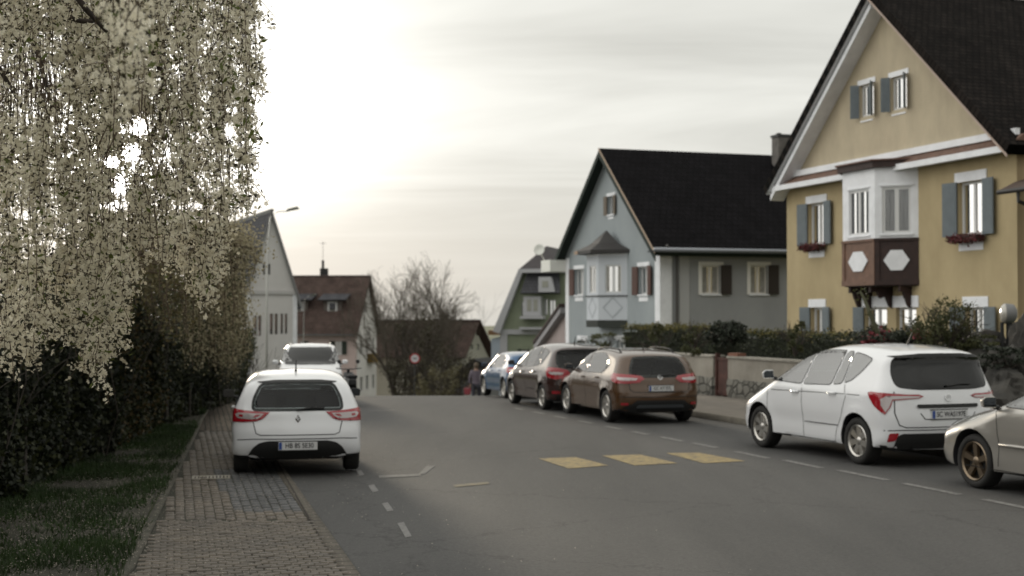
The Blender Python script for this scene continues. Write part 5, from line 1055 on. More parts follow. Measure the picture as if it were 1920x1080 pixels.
ms = dict(L=4.06, W=1.74, wb=2.55, wr=.315, zb=.98, prof=MPV, cav=CAVM, paint=P_WHITE, yf=1.28, cut=(-1.3, .7), tum=.36,
    side=[[(1.13, 1.045), (.86, 1.18), (.50, 1.35), (.28, 1.43), (.0, 1.485), (.13, 1.02)], [(.08, 1.02), (-.05, 1.49), (-.42, 1.51), (-.74, 1.505), (-.62, 1.04)], [(-.67, 1.045), (-.79, 1.50), (-.93, 1.495), (-.88, 1.07)], [(-.92, 1.075), (-.97, 1.49), (-1.2, 1.46), (-1.42, 1.41), (-1.25, 1.24), (-1.08, 1.12)]],
    rearw=[(-.66, 1.06), (-.4, 1.03), (.4, 1.03), (.66, 1.06), (.68, 1.2), (.63, 1.44), (.3, 1.465), (-.3, 1.465), (-.63, 1.44), (-.68, 1.2)], windw=[(-.68, 1.12), (.68, 1.12), (.56, 1.44), (-.56, 1.44)],
    seams=[[(1.12, 1.03), (1.05, .9), (1.02, .45), (.92, .3)], [(.10, 1.0), (.08, .6), (.08, .26)], [(-.95, 1.06), (-1.02, .9), (-.92, .62), (-.78, .45), (-.72, .26)], [(1.0, .26), (-.75, .26)], [(-.98, .93), (.95, .895)], [(-1.35, .93), (-1.05, .93)]],
    rseams=[[(-.70, 1.0), (-.71, .72), (-.66, .565), (-.58, .535), (.58, .535), (.66, .565), (.71, .72), (.70, 1.0)], [(-.87, .49), (-.6, .50), (.6, .50), (.87, .49)], [(-.40, .72), (-.34, .64), (.34, .64), (.40, .72)]],
    lamps=[([(0, .965), (-16, .965), (-23, .94), (-16, .91), (2, .90), (24, .885), (28, .80), (37, .70), (47, .75), (62, .83), (76, .92), (82, .975), (70, .995), (40, .985)], ('cyl', .55, -1.50), M_RED, 'tail_lamp', .010),
        ([(-19, .94), (0, .945), (26, .945), (36, .94), (45, .90), (44, .82), (36, .735), (30, .80), (25, .90), (2, .913), (-15, .918)], ('cyl', .55, -1.50), M_LCLR, 'tail_lamp_lens', .014),
        
        ([(-.77, .455), (-.66, .465), (-.70, .36), (-.79, .34)], 'rear', M_RED, 'reflector', .012)],
    patches=[([(-.71, .25), (-.68, .42), (-.62, .455), (.62, .455), (.68, .42), (.71, .25), (.3, .245), (-.3, .245)], 'rear', M_DARK, 'rear_valance', .008), ([(-.44, .835), (.44, .835), (.45, .80), (.42, .785), (-.42, .785), (-.45, .80)], 'rear', M_DARK, 'boot_handle_strip', .014), ([(-.66, 1.46), (-.3, 1.495), (.3, 1.495), (.66, 1.46), (.6, 1.44), (-.6, 1.44)], 'rear', M_DARK, 'spoiler_lip', .02)],
    plate=(0, .70, 'SC WAS197E'), emblem=(.915, .045, 'oval'), elean=.15, mirror=(1.11, 1.02), mirm=P_WHITE, handles=[(.27, .90), (-.70, .93)], aerial=-1.15, wiper=1.07, rglass=M_CGD,
    wide=1.07, scale=1.10, label='white tall family car parked on the right in front of the yellow house', spokes=7, rr=.70, seatz=.6, dashz=.98, tsq=.80)
def rear_badge(root, H): 
    p3, _ = H.project([(-.52, .735)], 'rear'); text('model_badge', 'SPACIO', .035, M_CHR, root, (-.52, p3[0][1] - .006, .735), (math.pi / 2, 0, math.radians(-14)), 1)
ms['loc'] = placed(m_ + Vector((math.cos(rz_), math.sin(rz_), 0)) * .15, rz_, (1.28 - 2.55) * 1.1); ms['rz'] = rz_; 
car(ms)
# ---- brown crossover
SUV = xf(HATCH, 1.04, 1.0); SUV = [(y, z if z < .3 else .3 + (z - .3) * 1.075, r) for y, z, r in SUV]
tf = lambda pts: [(p[0] * 1.04, (p[1] if p[1] < .3 else .3 + (p[1] - .3) * 1.075)) for p in pts]; tz = lambda z: .3 + (z - .3) * 1.075
def estate(name, **kw):
    d = dict(hs); d.update(L=4.22, W=1.80, wb=2.62, wr=.335, zb=tz(.90), prof=SUV, cav=tf(CAVH), yf=1.32, cut=(-1.25, .62), tum=.37,
        side=[tf(w) for w in hs['side']], rearw=[(x * .98, tz(z)) for x, z in hs['rearw']], windw=[(x, tz(z)) for x, z in hs['windw']], seams=[tf(w) for w in hs['seams']], rseams=[[(-.66, .93), (-.62, .70), (-.55, .655), (.55, .655), (.62, .70), (.66, .93)], [(-.88, .56), (.88, .56)]],
        lamps=[([(-20, .93), (-15, .99), (0, 1.01), (35, 1.03), (66, 1.05), (76, .99), (68, .90), (45, .84), (20, .83), (-8, .85)], ('cyl', .52, -1.5), M_RED, 'tail_lamp', .010), ([(-6, .945), (30, .96), (44, .965), (42, .915), (24, .89), (-2, .90)], ('cyl', .52, -1.5), M_LCLR, 'tail_lamp_lens', .014), ([(-.80, .44), (-.66, .44), (-.66, .39), (-.80, .39)], 'rear', M_RED, 'reflector', .012)],
        patches=[([(-.78, .255), (-.74, .36), (-.58, .42), (-.50, .49), (.50, .49), (.58, .42), (.74, .36), (.78, .255), (.3, .25), (-.3, .25)], 'rear', M_DARK, 'rear_valance', .008), ([(-.52, .33), (-.47, .40), (.47, .40), (.52, .33)], 'rear', mat('grey_skid_plate', (.10, .11, .12), .4, metal=.4), 'skid_plate', .02)],
        plate=(0, .735, 'GC AT·57L'), emblem=(.955, .05, 'roundel'), mirror=(1.08, .95), mirm=kw.get('paint'), handles=[(.15, .90), (-.75, .92)], aerial=-1.1, wiper=.985, rails=(.1, -1.35, .56), railm=M_DARK, rr=.70, seatz=.55, dashz=.97)
    d.update(kw); return d
m_, rz_ = place_lr((1138, 789), (1070, 776), 1.80, 2.62, 1.32); rzb = math.radians(15.5)
gc = (G(1142, 790) + G(1282, 791)) / 2
bs_ = estate('x', paint=P_BROWN, loc=placed(gc, rzb, 1.32 - 2.62), rz=rzb, label='brown estate car with black lower bumper, third from the front of the right hand row', rim=M_ALU, scale=1.02)
car(bs_)
# ---- dark brown tall car
DB = [(y * 1.02, z if z < .3 else .3 + (z - .3) * 1.04, r) for y, z, r in MPV]
tm = lambda pts: [(p[0] * 1.02, (p[1] if p[1] < .3 else .3 + (p[1] - .3) * 1.04)) for p in pts]; tmz = lambda z: .3 + (z - .3) * 1.04
ds = dict(ms); ds.update(paint=P_DBROWN, mirm=P_DBROWN, prof=DB, cav=tm(CAVM), side=[tm(w) for w in ms['side']], rearw=[(x, tmz(z)) for x, z in ms['rearw']], windw=[(x, tmz(z)) for x, z in ms['windw']], seams=[tm(w) for w in ms['seams']], zb=tmz(.98), rglass=M_CG, W=1.76,
    lamps=[([(-16, .95), (-10, 1.02), (10, 1.06), (45, 1.09), (62, 1.06), (66, .96), (50, .84), (20, .78), (-6, .82)], ('cyl', .55, -1.50), M_RED, 'tail_lamp', .010), ([(0, .955), (30, .97), (44, .97), (42, .92), (24, .895), (2, .90)], ('cyl', .55, -1.50), M_LCLR, 'tail_lamp_lens', .014), ([(-.80, .50), (-.62, .50), (-.62, .43), (-.80, .43)], 'rear', M_RED, 'reflector', .012)],
    plate=(0, .72, 'GC 58·KLV'), scale=.93, label='dark brown tall car parked between the blue car and the brown estate car', spokes=5, yf=1.30, wb=2.6)
r = G(1020, 769); rzd = math.radians(17); rt = Vector((math.cos(rzd), math.sin(rzd), 0)); mdp = r + rt * .80
ds['loc'] = placed(mdp, rzd, (1.30 - 2.6) * .93); ds['rz'] = rzd; car(ds)
# ---- blue hatchback
r = G(926, 751); rzu = math.radians(15); rt = Vector((math.cos(rzu), math.sin(rzu), 0)); mdp = Vector((P(926, 751, 37.4).x, 37.4, 0)) + rt * .80
us = estate('x', paint=P_BLUE, mirm=P_BLUE, label='bright blue hatchback at the far end of the right hand row', scale=.86, plate=(0, .66, 'GC 41·HZT'), rails=None, rz=rzu, loc=placed(mdp + Vector((.22, 0, 0)), rzu, (1.32 - 2.62) * .86), emblem=(.93, .06, 'oval'), pitch=-.02)
car(us)
# ---- silver saloon nose at the right edge
SAL = [(2.15, .50, .5), (2.12, .66, .42), (2.02, .76, .34), (1.60, .90, .30), (1.15, 1.00, .24), (.80, 1.15, .24), (.30, 1.36, .24), (-.25, 1.46, .24), (-.85, 1.465, .24), (-1.35, 1.36, .24), (-1.70, 1.16, .26), (-1.85, 1.06, .3), (-2.10, 1.02, .34), (-2.19, .92, .40), (-2.20, .60, .42), (-2.16, .40, .36), (-2.05, .28, .22), (-1.85, .21, .08), (-.6, .19, .06), (.6, .19, .06), (1.85, .19, .08), (2.06, .25, .25), (2.13, .36, .4)]
CAVS = [(1.0, .62), (1.05, .98), (.74, 1.11), (.27, 1.30), (-.25, 1.39), (-.85, 1.395), (-1.30, 1.29), (-1.55, 1.10), (-1.56, .62), (-1.0, .38), (.6, .38)]
ss = dict(hs); ss.update(L=4.35, W=1.74, wb=2.6, wr=.315, zb=.93, prof=SAL, cav=CAVS, paint=P_SILV, mirm=P_SILV, yf=1.32, cut=(-1.0, .6), tum=.40,
    side=[[(1.02, 1.0), (.90, 1.06), (.84, .99)], [(.81, .985), (.85, 1.08), (.55, 1.22), (.25, 1.33), (-.08, 1.37), (.02, .965)], [(-.03, .965), (-.13, 1.375), (-.70, 1.37), (-1.0, 1.3), (-1.15, 1.0)]],
    rearw=[(-.62, 1.10), (.62, 1.10), (.52, 1.33), (-.52, 1.33)], windw=[(-.66, 1.04), (.66, 1.04), (.55, 1.33), (-.55, 1.33)],
    seams=[[(1.0, 1.0), (.90, .88), (.86, .60), (.88, .30)], [(0.0, .95), (-.02, .3)], [(-1.0, .95), (-1.0, .7), (-.85, .5)], [(1.5, .255), (1.0, .255), (-.85, .255)]], rseams=[[(-.6, .9), (-.58, .6), (.58, .6), (.6, .9)]],
    lamps=[([(.88, .92), (.70, .93), (.70, .76), (.88, .76)], 'rear', M_RED, 'tail_lamp', .010), ([(.46, .80), (.62, .82), (.80, .85), (.84, .78), (.78, .70), (.60, .68), (.46, .70)], 'front', M_HL, 'headlamp', .008), ([(2.0, .75), (1.86, .815), (1.72, .80), (1.86, .70), (1.98, .68)], 'L', M_HL, 'headlamp_side', .007)],
    patches=[([(-.45, .30), (.45, .30), (.5, .42), (-.5, .42)], 'front', M_DARK, 'grille', .008)], plate=None, emblem=None, handles=[(.15, .86), (-.85, .88)], mirror=(1.02, .93), aerial=None, wiper=None, rim=M_BRZ, spokes=5, rr=.74, label='champagne silver car with five spoke wheels, its nose entering at the right edge', see=True, chr=True)
def rub(root, H):
    for sg in (-1, 1):
        pts = [(sg * (float(H.X(y, .55)[0]) + .012), y, .55) for y in np.linspace(.84, -.82, 9)]; MB().tube(pts, .02, 6).build('side_moulding', P_SILV, root, smooth=True)
ss['extra'] = [('r', rub)]
r = G(1826, 917); rzv = math.radians(17.3); rt = Vector((math.cos(rzv), math.sin(rzv), 0)); mf = r + rt * .97; h = Vector((-math.sin(rzv), math.cos(rzv), 0)); c = mf - h * 1.48; ss['scale'] = 1.13; ss['loc'] = (c.x, c.y, .01); ss['rz'] = rzv; car(ss)
# ---- white off-roader facing us behind the hatchback
c = P(582, 700, 37.5)
os_ = estate('x', paint=P_WHITE, mirm=P_WHITE, L=4.3, label='white off-road car facing the viewer, parked behind the white hatchback on the left', plate=None, emblem=None, wiper=None, rails=(.1, -1.35, .60), railm=P_WHITE, see=True)
os_['prof'] = [(y, z if z < .3 else .3 + (z - .3) * 1.24, r_) for y, z, r_ in HATCH]; tw = lambda pts: [(p[0], (p[1] if p[1] < .3 else .3 + (p[1] - .3) * 1.24)) for p in pts]; tq = lambda z: .3 + (z - .3) * 1.24
os_.update(zb=tq(.9), cav=tw(CAVH), side=[tw(w) for w in hs['side']], rearw=[(x, tq(z)) for x, z in hs['rearw']], windw=[(-.76, tq(.955)), (.76, tq(.955)), (.62, tq(1.36)), (-.62, tq(1.36))], seams=[tw(w) for w in hs['seams']], mirror=(1.16, .85), tum=.28, aerial=None, W=1.86,
    lamps=[([(.50, .80), (.66, .82), (.84, .84), (.86, .74), (.60, .70)], 'front', M_HL, 'headlamp', .008)], patches=[([(-.5, .36), (.5, .36), (.45, .50), (-.45, .50)], 'front', M_DARK, 'grille', .008), ([(-.4, .68), (.4, .68), (.36, .78), (-.36, .78)], 'front', M_DARK, 'upper_grille', .008)], handles=[(.12, 1.05)], loc=(c.x, 37.5, gz(37.5) + .02), glass=M_CGD, rz=math.pi + math.radians(8), wr=.36, scale=.88)
car(os_)
# ---- white car low beyond the brow
c = P(711, 742, 76)
fs_ = estate('x', paint=P_WHITE, mirm=P_WHITE, label='white car beyond the brow of the road, only its roof showing', plate=None, emblem=None, wiper=None, rails=None, see=False, loc=(c.x, 76, gz(76)), rz=math.radians(14))
fs_['loc'] = (c.x, 76, -2.27 - 1.50 + .06)
car(fs_)
# ---- dark moped
def moped():
    Y = 34; c = P(656, 735, Y); z0 = gz(Y) + .01; R = tag(empty('motorcycle', (c.x, Y, z0), math.radians(12)), 'dark parked motorcycle just right of the white hatchback', 'motorcycle'); R.scale = (.85, .85, .85)
    d = mat('motorcycle_black', (.012, .012, .013), .35, coat=.5)
    for y, nm in ((.65, 'wheel'), (-.62, 'wheel')):
        M = Matrix.Translation((0, y, .3)) @ Matrix.Rotation(math.pi / 2, 4, 'Y'); w = MB().lathe([(.19, -.05), (.28, -.06), (.30, 0), (.28, .06), (.19, .05)], 24, M, closed=True).build('wheel', M_RUB, R, smooth=True); MB().lathe([(0, .02), (.19, .01), (.19, -.01), (0, -.02)], 20, M).build('rim', M_DARK, w)
    MB().add([(sx * w_, y, z) for sx in (-1, 1) for y, z, w_ in ((-.85, .62, .10), (-.6, .45, .16), (.2, .30, .17), (.45, .45, .16), (.5, .95, .14), (.3, .80, .17), (0, .78, .17), (-.5, .82, .16), (-.85, .80, .10))], [tuple(range(8, -1, -1)), tuple(range(9, 18))] + [(i, (i + 1) % 9, (i + 1) % 9 + 9, i + 9) for i in range(9)]).build('body', d, R, bevel=.03)
    MB().box(-.14, .14, -.85, .1, .80, .90).build('seat', M_INT, R, bevel=.04)
    q = MB().tube([(-.36, .35, 1.05), (-.15, .5, 1.02), (.15, .5, 1.02), (.36, .35, 1.05)], .018, 6).tube([(-.22, .45, 1.03), (-.26, .45, 1.2)], .01, 5).tube([(.22, .45, 1.03), (.26, .45, 1.2)], .01, 5).tube([(0, .65, .3), (0, .48, 1.02)], .04, 8); q.build('handlebar', d, R)
    for s in (-1, 1): MB().lathe([(0, .01), (.055, .01), (.06, 0), (0, -.02)], 14, Matrix.Translation((s * .27, .45, 1.24)) @ Matrix.Rotation(math.pi / 2, 4, 'X')).build('mirror', d, R)
moped()
# ============================================================ garden wall, hedges, plants
M_BARK = mat('dark_bark', (.045, .035, .028), .9, var=.4, vs=8, bump=.6, bs=20)
def stone_mat():
    m = bpy.data.materials.new('rubble_stone'); m.use_nodes = True; nt = m.node_tree; b = nt.nodes['Principled BSDF']; L = nt.links; N = nt.nodes
    tc = N.new('ShaderNodeTexCoord'); mp = N.new('ShaderNodeMapping'); mp.inputs['Scale'].default_value = (3.2, 3.2, 4.2); L.new(tc.outputs['Object'], mp.inputs[0])
    v = N.new('ShaderNodeTexVoronoi'); v.inputs['Scale'].default_value = 1; L.new(mp.outputs[0], v.inputs[0]); e = N.new('ShaderNodeTexVoronoi'); e.feature = 'DISTANCE_TO_EDGE'; e.inputs['Scale'].default_value = 1; L.new(mp.outputs[0], e.inputs[0])
    r = N.new('ShaderNodeValToRGB'); L.new(v.outputs['Color'], r.inputs[0]); r.color_ramp.elements[0].color = (.11, .105, .09, 1); r.color_ramp.elements[1].color = (.24, .23, .20, 1)
    k = N.new('ShaderNodeMapRange'); L.new(e.outputs['Distance'], k.inputs[0]); k.inputs[1].default_value = .02; k.inputs[2].default_value = .10; k.inputs[3].default_value = .35; k.inputs[4].default_value = 1
    s = N.new('ShaderNodeVectorMath'); s.operation = 'SCALE'; L.new(r.outputs[0], s.inputs[0]); L.new(k.outputs[0], s.inputs[3]); L.new(s.outputs[0], b.inputs['Base Color']); b.inputs['Roughness'].default_value = .9
    bp = N.new('ShaderNodeBump'); bp.inputs['Distance'].default_value = .05; L.new(k.outputs[0], bp.inputs['Height']); L.new(bp.outputs[0], b.inputs['Normal']); return m
M_RUBBLE = stone_mat(); M_PLAST = mat('wall_plaster', (.34, .315, .27), .92, vs=1.2, col2=(.22, .20, .17), bump=.5, bs=25)
WH = 1.12
def on(c, px):
    d = ray(px, 592); t = c / (d[:2] @ np.array((.949, .314))); return d[0] * t, d[1] * t
def gwall(px0, px1, label, toph=WH):
    a = on(cwall, px0); b = on(cwall, px1); H = empty('garden_wall', (a[0], a[1], 0), HANG); tag(H, label, 'wall', 'garden wall along the right pavement'); L_ = math.dist(a, b); n = max(2, int(L_ / .35)); q = MB(); z1 = .58
    zb = min(gz(a[1]), gz(b[1])) - .1
    vs = []; 
    for k in range(n + 1):
        for zz, j in ((zb, 0), (.12, .03), (.3, .05), (.45, .045), (z1, .02)): vs.append((L_ * k / n, -j - .03 * random.random(), zz + (0.02 * random.random() if zz > 0 else 0)))
    q.add(vs, [(k * 5 + i, (k + 1) * 5 + i, (k + 1) * 5 + i + 1, k * 5 + i + 1) for k in range(n) for i in range(4)]); q.box(0, L_, 0, .3, zb, z1); q.build('stone_base', M_RUBBLE, H, smooth=True)
    MB().box(0, L_, -.02, .28, z1 + .001, toph).build('plaster_band', M_PLAST, H); MB().box(-.02, L_ + .02, -.06, .32, toph, toph + .05).build('coping', mat('coping', (.32, .30, .26), .9, var=.3, vs=3, bump=.4, bs=30), H); return H
gwall(1170, 1338, 'garden wall section left of the rusty red gate, stone below and plaster above'); gwall(1366, 1800, 'garden wall section right of the rusty red gate, stone below and plaster above')
a = on(cwall, 1339); b = on(cwall, 1365); GT = tag(empty('garden_gate', (a[0], a[1], .0), HANG), 'narrow rusty red metal gate between the two stone garden wall sections', 'gate'); Lg = math.dist(a, b); rm = mat('rusty_red_metal', (.075, .028, .02), .75, var=.5, vs=4, bump=.3, bs=30)
MB().box(.08, Lg - .08, .06, .10, .14, 1.12).build('panel', rm, GT)
for x in (0, Lg - .08): MB().box(x, x + .08, .02, .14, .0, 1.22).build('post', rm, GT)
MB().box(.08, Lg - .08, .04, .12, 1.05, 1.12).box(.08, Lg - .08, .04, .12, .2, .26).build('rail', rm, GT)
MB().box(Lg + .0, Lg + .5, .0, .25, WH + .055, WH + .13).build('brick_cap', mat('brick_red', (.20, .09, .06), .9), GT)
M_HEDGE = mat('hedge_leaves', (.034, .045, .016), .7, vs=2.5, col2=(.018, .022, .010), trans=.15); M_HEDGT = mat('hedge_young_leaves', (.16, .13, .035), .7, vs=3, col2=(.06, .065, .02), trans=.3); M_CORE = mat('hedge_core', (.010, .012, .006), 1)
def hedge(px0, px1, z0, z1, dep, label, c=cwall + .35, n=9000, size=.055, topm=.25, wob=.06):
    a = on(c, px0); b = on(c, px1); H = tag(empty('hedge', (a[0], a[1], 0), HANG), label, 'hedge', 'clipped hedges above the garden wall'); L_ = math.dist(a, b)
    MB().box(.08, L_ - .08, .08, dep, gz(max(a[1], b[1])) - .2, z1 - .10).build('twigs', M_CORE, H)  # solid near-black box, the hedge's inner shade put into its colour
    u = rng.random(n) * L_; t = rng.random(n); wv = np.array([math.sin(x * 3.1) * .5 + math.sin(x * 7.7 + 1) * .5 for x in u]) * wob
    y = np.where(t < .62, rng.normal(0, .05, n) + .05, rng.random(n) * dep); z = np.where(t < .62, z0 + (z1 - z0 + wv) * rng.random(n) ** .8, z1 + wv + rng.normal(0, .04, n))
    V, Fq = leafquads(np.stack([u, y, z], 1), size, rng, .8); npmesh('leaves', V, Fq, M_HEDGE, H)
    n2 = int(n * topm)
    if n2:
        u = rng.random(n2) * L_; wv = np.array([math.sin(x * 3.1) * .5 + math.sin(x * 7.7 + 1) * .5 for x in u]) * wob; V, Fq = leafquads(np.stack([u, rng.random(n2) * dep - .05, z1 + wv + .04 + rng.normal(0, .05, n2)], 1), size * 1.1, rng, .8); npmesh('young_leaves', V, Fq, M_HEDGT, H)
    return H
hedge(1166, 1335, .4, 1.80, .9, 'clipped hedge with yellowish top in front of the blue house, left of the gate')
hedge(1378, 1800, .4, 1.72, .9, 'clipped dark hedge between the gate and the rose bushes', n=12000, topm=.12)
def bush(name, cat, label, px, py0, py1, Y, w, n, size, m, core=.55, zb=None, parts=None, stems=12, sh=1.0, twigs=True, group=None):
    """ragged leafy shrub: stems plus leaf clumps; py0 top row, py1 bottom row in the photo"""
    t = P(px, py0, Y); b = P(px, py1, Y); z0 = b.z if zb is None else zb; h = t.z - z0; R = tag(empty(name, (b.x, Y, z0)), label, cat, group)
    segs = []; tips = []
    for k in range(stems): branches(rng, (0, 0, 0), (rng.normal() * .35 * w / h, rng.normal() * .3, 1), h * .55, .012 + .008 * h, 2, segs, tips, .55, 0, 3, 2, .6)
    V, Fq = segmesh(segs, 4); npmesh('stems', V, Fq, M_BARK, R)
    ncl = max(8, int(n / 60)); q = rng.normal(size=(ncl, 3)); q /= np.linalg.norm(q, axis=1)[:, None]; q *= rng.random(ncl)[:, None] ** .35; q = q * np.array((w / 2, w / 2, h * .5 * sh)) + np.array((0, 0, h * .52)); q[:, 2] += rng.normal(size=ncl) * .08 * h
    cid = rng.integers(0, ncl, n); cen = q[cid] + rng.normal(size=(n, 3)) * .10 * np.array((w, w, h * .8)) * .6; cen = cen[cen[:, 2] > 0]
    V, Fq = leafquads(cen, size, rng, .7); npmesh('leaves', V, Fq, m, R); return R, q
M_DKL = mat('dark_evergreen_leaves', (.018, .026, .012), .7, vs=3, col2=(.010, .014, .007)); M_OLV = mat('olive_leaves', (.075, .075, .025), .7, vs=3, col2=(.03, .038, .014), trans=.25)
bush('shrub', 'shrub', 'dark round shrub rising over the hedge at the garden gate', 1362, 600, 652, 31.5, 1.0, 3000, .07, M_DKL)
bush('shrub', 'shrub', 'tall loose olive green shrub between the bay window and the right ground floor window', 1768, 565, 690, 24.5, 1.05, 3200, .055, M_OLV)
bush('shrub', 'shrub', 'dark leafy shrub directly behind the roof of the white tall family car', 1690, 618, 690, 25.5, 1.2, 3200, .055, M_DKL)
rb, q = bush('rose_bush', 'rose bush', 'rose bush with dark red blooms under the bay window', 1640, 612, 690, 26.0, 1.0, 2600, .05, M_DKL)
V, Fq = leafquads(np.concatenate([rng.normal(size=(90, 3)) * .06 + np.array(c_) for c_ in [(-.1, -.4, .55), (-.22, -.4, .45), (-.02, -.42, .35), (.02, -.35, .62), (-.2, -.42, .28)]]), .07, rng, .9); npmesh('blooms', V, Fq, mat('rose_red', (.20, .02, .03), .6, vs=8, col2=(.10, .01, .015)), rb)
V, Fq = leafquads(np.concatenate([rng.normal(size=(70, 3)) * .05 + np.array(c_) for c_ in [(-.1, -.48, .18), (0.05, -.48, .16)]]), .07, rng, .9); npmesh('blooms', V, Fq, mat('rose_pink', (.32, .12, .09), .6), rb)
rb, q = bush('rose_bush', 'rose bush', 'smaller rose bush with a single red cluster beside the white window', 1722, 612, 690, 25.2, .7, 1500, .05, M_DKL)
V, Fq = leafquads(rng.normal(size=(60, 3)) * .05 + np.array((-.1, -.3, .62)), .06, rng, .9); npmesh('blooms', V, Fq, MATS['rose_red'], rb)
# tall leaning stem
b0 = P(1650, 640, 25.6); R = tag(empty('climbing_stem', (b0.x, 25.6, b0.z)), 'thick bare leaning rose stem reaching up to the bay window', 'plant'); pts = [P(1652, 640, 25.6) - b0, P(1640, 610, 25.6) - b0, P(1630, 585, 25.6) - b0, P(1620, 560, 25.7) - b0, P(1612, 545, 25.8) - b0]
MB().tube([tuple(p) for p in pts], [.05, .045, .04, .03, .015], 7).build('stem', mat('green_stem', (.06, .06, .03), .8), R); V, Fq = leafquads(np.concatenate([np.array(p)[None] + rng.normal(size=(14, 3)) * .07 for p in pts[1:]]), .06, rng, .7); npmesh('leaves', V, Fq, M_OLV, R)
for px, py0, Y, w, lab in ((1490, 600, 29.5, .5, 'thin young shrub at the left corner of the yellow house'), (1232, 610, 35, .7, 'low scraggly shrub above the hedge near the blue house corner'), (1300, 602, 34, .8, 'thin dark shrub above the hedge under the grey side wall'), (1102, 625, 42, 1.2, 'low garden shrub in front of the blue house left of the bay'), (1135, 622, 40, 1.4, 'low garden shrub in front of the blue house under the bay')):
    bush('shrub', 'shrub', lab, px, py0, 668, Y, w, 700, .06, M_OLV, stems=7)
# boulders
def rock(c, r, seed, label):
    from mathutils import noise as mn
    bm = bmesh.new(); bmesh.ops.create_icosphere(bm, subdivisions=4, radius=1); 
    for v in bm.verts:
        p = v.co.copy(); k = 1 + .35 * mn.noise(p * 1.1 + Vector((seed, 0, 0))) + .16 * mn.noise(p * 2.7 + Vector((0, seed, 0))) + .06 * mn.noise(p * 7); f = abs(mn.noise(p * 1.6 + Vector((0, 0, seed)))) * .3; v.co = Vector((p.x * r[0], p.y * r[1], p.z * r[2])) * (k - f)
    me = bpy.data.meshes.new('boulder'); bm.to_mesh(me); bm.free(); me.polygons.foreach_set('use_smooth', [True] * len(me.polygons)); me.set_sharp_from_angle(angle=math.radians(22)); me.materials.append(M_ROCK); o = link(bpy.data.objects.new('boulder', me)); o.location = c; o.rotation_euler = (0, 0, seed); tag(o, label, 'boulder', 'boulders of the rockery at the right edge')
M_ROCK = mat('grey_rock', (.058, .053, .046), .92, vs=2.5, col2=(.02, .019, .017), bump=.8, bs=9)
for px, py, Y, r, sd, lab in ((1850, 652, 25.0, (.56, .5, .34), 1.3, 'rounded boulder directly below the white framed window, topmost left'), (1845, 695, 24.3, (.8, .6, .42), 2.1, 'dark boulder low behind the rear of the white tall family car'), (1924, 645, 23.8, (.28, .34, .54), 3.7, 'pale upright boulder at the right picture edge under the round lamp'), (1900, 695, 23.6, (.62, .5, .44), 4.4, 'dark boulder right above the bonnet of the silver car'), (1975, 690, 23.4, (.7, .5, .55), 5.2, 'boulder just outside the right edge beside the silver car'), (1808, 685, 25.6, (.5, .4, .38), 6.1, 'dark boulder left end of the rockery behind the tall white car'), (1880, 740, 23.2, (1.2, .5, .5), 7.7, 'broad low boulder at the foot of the rockery')):
    rock(P(px, py, Y), r, sd, lab)
# round lamp on post
c = P(1884, 588, 24.6); R = tag(empty('garden_lamp', (c.x, c.y, .0)), 'round lamp with pale domed face on a dark post above the boulders', 'garden lamp'); 
M = Matrix.Translation((0, 0, c.z)) @ Matrix.Scale(.98, 4) @ Matrix.Rotation(math.radians(-98), 4, 'Z') @ Matrix.Rotation(math.radians(90), 4, 'X')
MB().lathe([(0, -.20), (.10, -.20), (.17, -.15), (.185, -.02), (.185, .0)], 24, M).build('housing', mat('lamp_grey', (.16, .16, .16), .5), R, smooth=True); MB().lathe([(.185, 0.002), (.175, .03), (.13, .065), (.06, .085), (0, .09)], 24, M).build('lens', mat('lamp_opal', (.36, .34, .30), .15, coat=1), R, smooth=True)
MB().tube([(-.05, 0, .3), (-.05, 0, c.z - .15)], .035, 8).tube([(.08, 0, .3), (.08, 0, c.z - .12)], .06, 8).build('post', M_DARK, R)
